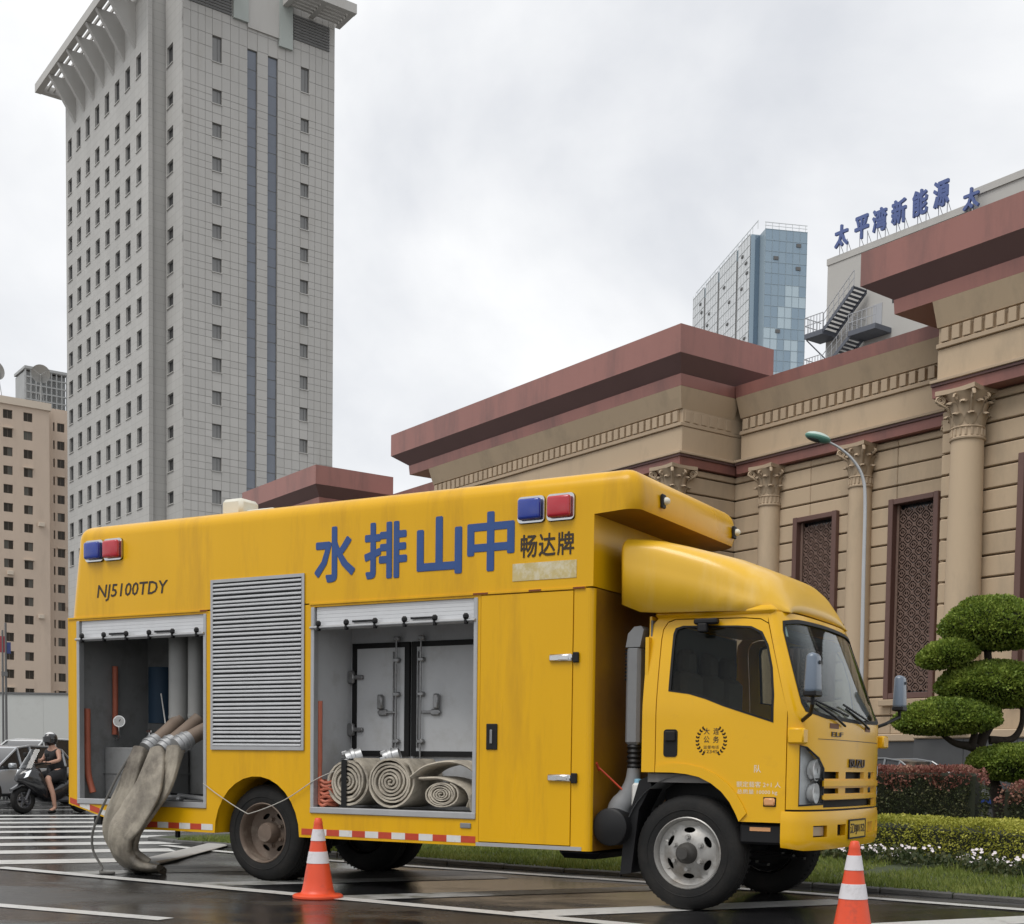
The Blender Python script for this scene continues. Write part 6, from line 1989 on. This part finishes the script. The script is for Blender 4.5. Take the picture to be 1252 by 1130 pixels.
# ================================================================ motorcycle and rider
HB = math.atan2(-.85, -.53)
bk = thing('motorcycle', 'black maxi scooter with tall smoky windscreen behind the truck tail', 'motorcycle', (-10.60, 28.05, 0), HB)
M_bblk = mat('scooter_black', (.014, .014, .016), .22, coat=.5); M_bgry = mat('scooter_grey', (.10, .10, .11), .4)
for x in (.72, -.72):
    q = MB(); q.lathe([(.17, .03), (.20, .0), (.26, .01), (.29, .05), (.29, .09), (.26, .13), (.20, .14), (.17, .11)], 28, (x, -.07, .29), axis='Y'); wv = q.build('wheel', M_rub, bk, 40)
    q = MB()
    for i_ in range(5):
        a = 2 * pi * i_ / 5
        q.tube([(x, 0, .29), (x + .18 * math.cos(a), 0, .29 + .18 * math.sin(a))], .022, 6)
    q.lathe([(.165, -.04), (.185, -.04), (.185, .04), (.165, .04)], 24, (x, 0, .29), axis='Y'); q.build('rim', M_bgry, wv)
    q = MB(); q.lathe([(.06, -.085), (.13, -.085), (.13, -.08), (.06, -.08)], 20, (x, 0, .29), axis='Y'); q.build('brake_disc', M_rim, wv)
def loft(st, mats, name, parent, n=14, pw=.8, smooth=50):
    V, F = [], []
    for (x, w, a, b) in st:
        for j in range(n):
            t = 2 * pi * j / n; c, s_ = math.cos(t), math.sin(t)
            V.append((x, math.copysign(abs(c) ** pw, c) * w, (a + b) / 2 + math.copysign(abs(s_) ** pw, s_) * (b - a) / 2))
    for i_ in range(len(st) - 1):
        for j in range(n): F.append((i_ * n + j, i_ * n + (j + 1) % n, (i_ + 1) * n + (j + 1) % n, (i_ + 1) * n + j))
    F += [tuple(range(n)), tuple(range((len(st) - 1) * n, len(st) * n))]
    q = MB(); q.add(V, F); return q.build(name, mats, parent, smooth, fix=True)
loft([(-.95, .06, .72, .78), (-.8, .14, .60, .82), (-.4, .19, .42, .80), (-.1, .23, .26, .68), (.1, .24, .22, .56), (.3, .26, .24, .74), (.45, .30, .34, 1.0), (.62, .27, .48, 1.02), (.78, .14, .62, .90), (.88, .06, .68, .80)], M_bblk, 'body', bk)
loft([(-.82, .12, .80, .84), (-.55, .17, .78, .87), (-.2, .16, .70, .80), (.02, .12, .62, .72)], M_gask, 'seat', bk)
loft([(.46, .05, .52, .56), (.6, .085, .54, .64), (.8, .085, .56, .63), (1.0, .06, .46, .52)], M_bblk, 'front_fender', bk)
q = MB(); q.tube([(.72, -.10, .29), (.50, -.10, .80)], .025, 8); q.tube([(.72, .10, .29), (.50, .10, .80)], .025, 8); q.build('fork', M_bgry, bk)
q = MB(); q.tube(spline([(.30, -.36, 1.06), (.36, -.2, 1.06), (.42, 0, 1.02), (.36, .2, 1.06), (.30, .36, 1.06)], 4), .016, 7); q.build('handlebar', M_gask, bk)
for s_ in (-1, 1):
    q = MB(); q.add([(.84, s_ * .03, .72), (.72, s_ * .20, .80), (.66, s_ * .22, .92), (.80, s_ * .06, .82), (.86, s_ * .03, .70), (.74, s_ * .205, .78), (.68, s_ * .225, .92), (.82, s_ * .06, .82)], [(0, 1, 2, 3), (4, 5, 6, 7), (0, 4, 7, 3), (1, 5, 6, 2), (0, 1, 5, 4), (3, 2, 6, 7)])
    q.build('headlight', mat('bike_lamp', (.80, .82, .84), .15, emit=(.9, .95, 1, .25)), bk, fix=True)
    q = MB(); q.tube([(.36, s_ * .28, 1.07), (.40, s_ * .36, 1.22)], .009, 5); q.rbox(.37, .41, s_ * .36 - .06, s_ * .36 + .06, 1.20, 1.28, c=.015); q.build('mirror', M_gask, bk)
q = MB(); V = []
for i_ in range(7):
    for j in range(7):
        t = (j - 3) / 3; V.append((.74 - .26 * i_ / 6 - .08 * t * t, t * (.20 - .05 * i_ / 6), .95 + .40 * i_ / 6))
q.add(V, [(i_ * 7 + j, i_ * 7 + j + 1, i_ * 7 + j + 8, i_ * 7 + j + 7) for i_ in range(6) for j in range(6)]); ws_o = q.build('windscreen', glass('smoky_screen', (.55, .55, .57), .45), bk, 60)
q = MB(); q.rbox(-.35, .25, -.15, .15, .24, .36, c=.04); q.tube([(-.2, -.16, .3), (-.95, -.2, .42)], [.04, .06], 8); q.build('engine', M_bgry, bk)

def skin(name, joints, edges, m, parent=None, sub=2, **kw):
    me = bpy.data.meshes.new(name)
    me.from_pydata([j[:3] for j in joints], edges, [])
    me.materials.append(m)
    o = link(name, me, parent, **kw)
    md = o.modifiers.new('skin', 'SKIN'); md.use_smooth_shade = True
    if not me.skin_vertices: 
        bm_ = bmesh.new(); bm_.from_mesh(me); bm_.verts.layers.skin.verify(); bm_.to_mesh(me); bm_.free()
    for i_, j in enumerate(joints):
        r = j[3]; me.skin_vertices[0].data[i_].radius = (r, r) if not isinstance(r, tuple) else r
        me.skin_vertices[0].data[i_].use_root = (i_ == 0)
    s_ = o.modifiers.new('sub', 'SUBSURF'); s_.levels = sub; s_.render_levels = sub
    return o
M_skin = mat('skin', (.42, .235, .165), .55, var=.2, vscale=8)
J = [(-.42, 0, .86, .13), (-.38, 0, 1.02, .135), (-.33, 0, 1.20, .15), (-.30, 0, 1.32, .12), (-.28, 0, 1.42, .052), (-.255, 0, 1.53, .085), (-.24, 0, 1.62, .07),
     (-.31, .17, 1.31, .06), (-.27, .27, 1.13, .047), (-.03, .20, 1.06, .038), (.06, .14, 1.08, .033),
     (-.31, -.17, 1.31, .06), (-.27, -.27, 1.13, .047), (-.03, -.18, 1.08, .038), (.06, -.10, 1.09, .033),
     (-.36, .11, .84, .10), (.00, .22, .74, .072), (-.06, .32, .42, .055), (-.09, .34, .12, .04), (.06, .36, .05, .04),
     (-.36, -.11, .84, .10), (.02, -.17, .74, .072), (.08, -.18, .46, .055), (.06, -.18, .34, .04), (.2, -.18, .33, .04)]
E_ = [(0, 1), (1, 2), (2, 3), (3, 4), (4, 5), (5, 6), (3, 7), (7, 8), (8, 9), (9, 10), (3, 11), (11, 12), (12, 13), (13, 14), (0, 15), (15, 16), (16, 17), (17, 18), (18, 19), (0, 20), (20, 21), (21, 22), (22, 23), (23, 24)]
ps = skin('person', J, E_, M_skin, None, 2, label='person in a dark helmet and black sleeveless top sitting on the scooter', cat='person')
ps.location = Vector(bk.location) + Vector((math.cos(HB), math.sin(HB), 0)) * .28; ps.rotation_euler = bk.rotation_euler
M_cloth = mat('black_cloth', (.016, .016, .018), .85, var=.4, vscale=10)
skin('top', [(-.43, 0, .78, .165), (-.39, 0, 1.0, .17), (-.33, 0, 1.20, .18), (-.305, 0, 1.31, .14), (-.31, .17, 1.30, .085), (-.31, -.17, 1.30, .085)], [(0, 1), (1, 2), (2, 3), (3, 4), (3, 5)], M_cloth, ps)
skin('shorts', [(-.42, 0, .82, .165), (-.36, .11, .82, .13), (.0, .22, .735, .105), (-.36, -.11, .82, .13), (.02, -.17, .735, .105)], [(0, 1), (1, 2), (0, 3), (3, 4)], M_cloth, ps)
skin('shoes', [(-.10, .34, .06, .045), (.0, .355, .05, .048), (.10, .365, .04, .038)], [(0, 1), (1, 2)], M_gask, ps, 1)
skin('shoes', [(.03, -.18, .33, .045), (.14, -.18, .33, .048), (.24, -.18, .32, .038)], [(0, 1), (1, 2)], M_gask, ps, 1)
for s_ in (1, -1):   # fingers curled round the phone
    for i_ in range(4):
        y = s_ * (.115 + .0) ; skin('finger', [(.07, s_ * .12, 1.075 + .016 * i_, .011), (.105, s_ * .10, 1.082 + .016 * i_, .010), (.11, s_ * .06, 1.085 + .016 * i_, .008)], [(0, 1), (1, 2)], M_skin, ps, 1)
    skin('thumb', [(.06, s_ * .11, 1.11, .012), (.08, s_ * .075, 1.14, .010), (.09, s_ * .05, 1.15, .008)], [(0, 1), (1, 2)], M_skin, ps, 1)
ph = MB(); ph.rbox(.098, .108, -.045, .045, 1.07, 1.21, c=.006); pho = ph.build('phone', M_gask, None, label='dark phone held by the person on the scooter', cat='phone', loc=ps.location, rot=bk.rotation_euler)
bmx = bmesh.new(); bmesh.ops.create_uvsphere(bmx, u_segments=24, v_segments=16, radius=1)
for v in bmx.verts:
    v.co = Vector((-.25 + v.co.x * .155, v.co.y * .132, 1.575 + v.co.z * .15))
m_ = bpy.data.meshes.new('helmet'); bmx.to_mesh(m_); bmx.free(); m_.materials.append(M_bblk); m_.materials.append(mat('helmet_white', (.6, .6, .6), .3, coat=.5))
for p in m_.polygons: p.use_smooth = True; p.material_index = 1 if (p.center.z > 1.675 and p.center.x > -.27) else 0
hm = link('helmet', m_, None, ps.location, bk.rotation_euler, 'dark open helmet with a pale top on the scooter rider', 'helmet')
q = MB(); V = []
for i_ in range(5):
    for j in range(9):
        t = R(-58 + 116 * j / 8); V.append((-.25 + .166 * math.cos(t), .142 * math.sin(t), 1.51 + .11 * i_ / 4))
q.add(V, [(i_ * 9 + j, i_ * 9 + j + 1, i_ * 9 + j + 10, i_ * 9 + j + 9) for i_ in range(4) for j in range(8)]); q.build('visor', M_dkglass, hm, 60)

# ================================================================ planting
def leaf_cloud(pts, size, rr, flat=0.0):
    """pts: (position, normal); one small bent leaf quad each"""
    V, F = [], []
    for p, nn in pts:
        s_ = size * rr.uniform(.6, 1.3)
        d = Vector((rr.gauss(0, 1), rr.gauss(0, 1), rr.gauss(0, 1))).normalized()
        d = (d * .8 + nn * .9).normalized()
        a = d.cross(Vector((rr.gauss(0, 1), rr.gauss(0, 1), rr.gauss(0, 1))))
        if a.length < 1e-3: continue
        a.normalize(); a *= s_ * .38
        b = d * s_
        i_ = len(V)
        V += [p - a * .4, p + b * .5 - a, p + b, p + b * .5 + a]
        F += [(i_, i_ + 1, i_ + 2), (i_, i_ + 2, i_ + 3)]
    q = MB(); q.add(V, F); return q
def hedge_points(path, w, h, n, rr, rough=.05, back=True, rnd_=.12):
    P = [Vector((*p, 0)) for p in path]
    segs = [(P[i_], P[i_ + 1]) for i_ in range(len(P) - 1)]
    tot = sum((b - a).length for a, b in segs)
    out = []
    per = [h, w, h] ; T = sum(per)
    while len(out) < n:
        s_ = rr.random() * tot
        for a, b in segs:
            L = (b - a).length
            if s_ <= L: break
            s_ -= L
        d = (b - a).normalized(); nn = Vector((d.y, -d.x, 0))          # front normal (right of the path)
        base = a + d * s_
        c = rr.random() * (T if back else h + w)
        if c < h: off, z, nm = w / 2, c, nn
        elif c < h + w: off, z, nm = w / 2 - (c - h), h, Vector((0, 0, 1))
        else: off, z, nm = -w / 2, h - (c - h - w), -nn
        # round the upper edges
        ez, eo = max(0, z - (h - rnd_)), max(0, abs(off) - (w / 2 - rnd_))
        if ez > 0 and eo > 0:
            v = Vector((eo, ez)); v = v.normalized() * min(v.length, rnd_)
            off = math.copysign(w / 2 - rnd_ + v.x, off); z = h - rnd_ + v.y
            nm = (nm + (nn * math.copysign(1, off)) * .5 + Vector((0, 0, .5))).normalized()
        if rr.random() < .05:   # the two ends
            en = rr.random() < .5
            base = segs[0][0].copy() if en else segs[-1][1].copy(); dd = (segs[0][1] - segs[0][0]).normalized() if en else (segs[-1][1] - segs[-1][0]).normalized()
            nn = Vector((dd.y, -dd.x, 0)); off = rr.uniform(-w / 2, w / 2); z = rr.random() * h; nm = -dd if en else dd
            base += nm * (.10 - .25 * max(0, z / h - .7)); s_ = 9; a = None
        e = min(s_ if a is segs[0][0] else 9, (b - base).length if (b is segs[-1][1] and a is not None) else 9)
        k_ = 1 - max(0, (.18 - e) / .18) ** 2 * .35
        bump_ = rough * noise.noise(Vector((base.x * 2.2, base.y * 2.2, z * 3))) + rough * .6 * noise.noise(Vector((base.x * 7, base.y * 7, z * 7)))
        p = base + nn * (off * k_) + Vector((0, 0, z * (1 - (1 - k_) * .5))) + nm * (bump_ + rr.uniform(-.06, .02))
        out.append((p, nm))
    return out
def hedge_core(path, w, h, m, name, parent, ins=.07):
    P = [Vector(p) for p in path]; V, F = [], []
    for i_, p in enumerate(P):
        d = (P[min(i_ + 1, len(P) - 1)] - P[max(i_ - 1, 0)]).normalized(); nn = Vector((d.y, -d.x)) * (w / 2 - ins)
        for (s_, z) in ((1, 0), (1, h - ins * 1.6), (.75, h - ins), (-.75, h - ins), (-1, h - ins * 1.6), (-1, 0)): V.append((p.x + nn.x * s_, p.y + nn.y * s_, z))
    for i_ in range(len(P) - 1):
        for j in range(5): F.append((i_ * 6 + j, i_ * 6 + j + 1, i_ * 6 + j + 7, i_ * 6 + j + 6))
    F += [tuple(range(6)), tuple(range((len(P) - 1) * 6, len(P) * 6))]
    q = MB(); q.add(V, F); return q.build(name, m, parent, fix=True)
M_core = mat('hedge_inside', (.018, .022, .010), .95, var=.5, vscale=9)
M_yg = leaf_mat('yellow_green_leaves', (.20, .215, .025), (.35, .355, .05), (.50, .48, .10), 2.5)
M_rdl = leaf_mat('red_tip_leaves', (.14, .045, .035), (.26, .10, .08), (.32, .19, .13), 2.5)
M_dgl = leaf_mat('dark_green_leaves', (.026, .036, .016), (.06, .075, .03), (.12, .115, .055), 2.5)
M_pine = leaf_mat('pine_needles', (.08, .13, .02), (.17, .24, .035), (.28, .345, .06), 2.2)
rr = random.Random(5)
Z0 = Vector((0, 0, .07))
def hedge(path, w, h, n, size, m, name, label, group, tips=None, rough=.05, seed=1):
    t = thing(name, label, 'hedge', (path[0][0], path[0][1], .07), 0, group)
    lp_ = [(x - path[0][0], y - path[0][1]) for x, y in path]
    pts = hedge_points(lp_, w, h, n, random.Random(seed), rough)
    hedge_core(lp_, w, h, M_core, 'branches', t)
    if tips:
        lo = [p for p in pts if p[0].z + .16 * noise.noise(p[0] * 3.1) < h * tips[1]]
        hi = [p for p in pts if not (p[0].z + .16 * noise.noise(p[0] * 3.1) < h * tips[1])]
        leaf_cloud(lo, size, rr).build('foliage', m, t); leaf_cloud(hi, size, rr).build('new_leaves', tips[0], t)
    else: leaf_cloud(pts, size, rr).build('foliage', m, t)
    return t
def rev(p): return p[::-1]
hedge(rev([(6.9, 13.0), (6.15, 14.75), (5.72, 16.1), (5.2, 17.25), (4.4, 18.25), (3.2, 18.9), (1.0, 20.0)])[::-1][::-1], 1.1, .45, 42000, .032, M_yg, 'clipped_hedge', 'low clipped yellow green hedge in front of the red hedge', 'hedges on the island', seed=2)
hedge([(2.2, 20.3), (3.9, 19.75), (5.1, 19.3), (6.15, 18.85)], 1.1, 1.14, 30000, .04, M_dgl, 'red_tip_hedge', 'tall dark hedge with reddish top leaves right of the truck cab', 'hedges on the island', (M_rdl, .80), .05, 3)
hedge([(6.62, 18.75), (7.3, 18.3), (8.4, 17.7)], 1.1, .93, 16000, .04, M_dgl, 'red_tip_hedge', 'lower rounded red-topped hedge at the right edge of the frame', 'hedges on the island', (M_rdl, .72), .07, 4)
# flowers
M_petal = mat('white_petals', (.72, .66, .68), .6, var=.3, vscale=8, dark=.85); M_fl = leaf_mat('flower_leaves', (.02, .035, .012), (.05, .07, .025), (.10, .10, .04), 5)
q = MB(); lv_ = []; rf = random.Random(8)
path = [(-1.2, 18.6), (.6, 18.3), (1.9, 17.8), (3.0, 17.1), (3.75, 16.25), (4.35, 15.35), (4.85, 14.3), (5.3, 13.1), (5.9, 11.6)]
PP = spline([(x, y, 0) for x, y in path], 24)
for i_ in range(900):
    b = PP[rf.randrange(len(PP) - 1)]; d = rf.gauss(0, .17)
    p = b + Vector((d * .75 + rf.uniform(-.1, .1), d * .65 + rf.uniform(-.1, .1), 0))
    h = .07 + rf.uniform(.08, .21)
    for _ in range(9): lv_.append((p + Vector((rf.gauss(0, .05), rf.gauss(0, .05), rf.uniform(.06, h - .03))), Vector((rf.gauss(0, .5), rf.gauss(0, .5), .6)).normalized()))
    if rf.random() < .26 * (1 if noise.noise(p * 1.5) > -.25 else .3):
        for __ in range(rf.choice((1, 2, 2, 3))):
            c = p + Vector((rf.gauss(0, .035), rf.gauss(0, .035), h + rf.uniform(-.02, .02)))
            tl = Vector((rf.gauss(-.1, .35), rf.gauss(-.55, .35), .75)).normalized(); a = tl.orthogonal().normalized(); e = tl.cross(a)
            r = rf.uniform(.016, .028)
            V = [c] ; k_ = 10
            for j in range(k_):
                t = 2 * pi * j / k_; rad = r * (1.0 if j % 2 else .72); V.append(c + a * (rad * math.cos(t)) + e * (rad * math.sin(t)) + tl * .008)
            q.add(V, [(0, j + 1, (j + 1) % k_ + 1) for j in range(k_)])
flw = link('flower_bed', None, label='row of small white flowers along the foot of the yellow hedge', cat='flowers', kind='stuff')
q.build('blossoms', M_petal, flw, kind='stuff'); leaf_cloud(lv_, .05, rf).build('leaves', M_fl, flw, kind='stuff')
# cloud-pruned pine
tp = thing('topiary_pine', 'cloud pruned pine with rounded green pads right of the truck', 'tree', (7.15, 21.0, .07), 0)
M_bark = mat('pine_bark', (.035, .027, .02), .95, var=.6, vscale=14, bump=.8, bscale=30)
q = MB()
def limb(pts, r0, r1):
    P = spline(pts, 5); n = len(P); q.tube(P, [r0 + (r1 - r0) * i_ / (n - 1) for i_ in range(n)], 9)
limb([(.1, 0, 0), (.02, -.05, .6), (-.15, -.02, 1.1), (-.30, 0, 1.5), (-.05, .05, 2.1), (-.2, 0, 2.8), (-.25, 0, 3.2)], .13, .05)
limb([(-.28, 0, 1.45), (-.5, -.05, 1.50), (-.75, -.1, 1.55), (-1.0, -.1, 1.72)], .09, .03)
limb([(-.45, -.05, 1.5), (-.42, -.1, 1.7), (-.45, -.1, 1.9)], .07, .04)
limb([(-.15, 0, 1.6), (.2, .0, 1.62), (.35, .0, 1.85), (.35, 0, 2.2)], .07, .03)
limb([(0, 0, .7), (.3, -.3, .9), (.35, -.5, 1.1)], .06, .03)
limb([(-.1, 0, 2.3), (-.5, -.1, 2.6), (-.9, -.1, 2.8)], .05, .02)
q.build('trunk', M_bark, tp, 50)
def pad(c, rx, ry, up, dn, n, seed, slope=0.0):
    r_ = random.Random(seed); pts = []
    c = Vector(c)
    while len(pts) < n:
        d = Vector((r_.gauss(0, 1), r_.gauss(0, 1), r_.gauss(0, 1))).normalized()
        k_ = 1 + .09 * noise.noise(d * 2.3 + Vector((seed, 0, 0))) + .06 * noise.noise(d * 6 + Vector((seed, 3, 0)))
        if d.z < -.25 and r_.random() < .6: continue
        zz = d.z * (up if d.z > 0 else dn)
        p = c + Vector((d.x * rx * k_, d.y * ry * k_, zz * k_ + slope * d.x * rx)) * r_.uniform(.90, 1.0) if False else c + Vector((d.x * rx * k_ * r_.uniform(.93, 1.01), d.y * ry * k_ * r_.uniform(.93, 1.01), zz * k_ * r_.uniform(.9, 1.02) + slope * d.x * rx))
        nm = Vector((d.x / rx, d.y / ry, d.z / (up if d.z > 0 else dn))).normalized()
        pts.append((p, (nm + Vector((0, 0, .35))).normalized()))
    t = leaf_cloud(pts, .045, r_).build('foliage_pad', M_pine, tp)
    bmx = bmesh.new(); bmesh.ops.create_icosphere(bmx, subdivisions=3, radius=1)
    for v in bmx.verts: d = v.co.copy(); v.co = c + Vector((d.x * rx * .93, d.y * ry * .93, d.z * (up if d.z > 0 else dn) * .90 + slope * d.x * rx))
    m_ = bpy.data.meshes.new('twigs'); bmx.to_mesh(m_); bmx.free(); m_.materials.append(M_core); link('twigs', m_, t)
ox, oz = -7.15, -.07
pad((7.0 + ox, 0, 3.40 + oz), .80, .75, .54, .30, 20000, 1)
pad((6.26 + ox, -.1, 3.0 + oz), .46, .45, .24, .20, 8000, 2, .18)
pad((7.07 + ox, .05, 2.52 + oz), .90, .8, .40, .34, 21000, 3)
pad((6.25 + ox, -.2, 1.95 + oz), .84, .65, .36, .20, 18000, 4, .05)
pad((7.45 + ox, -.35, 1.32 + oz), .88, .7, .28, .30, 16000, 5)
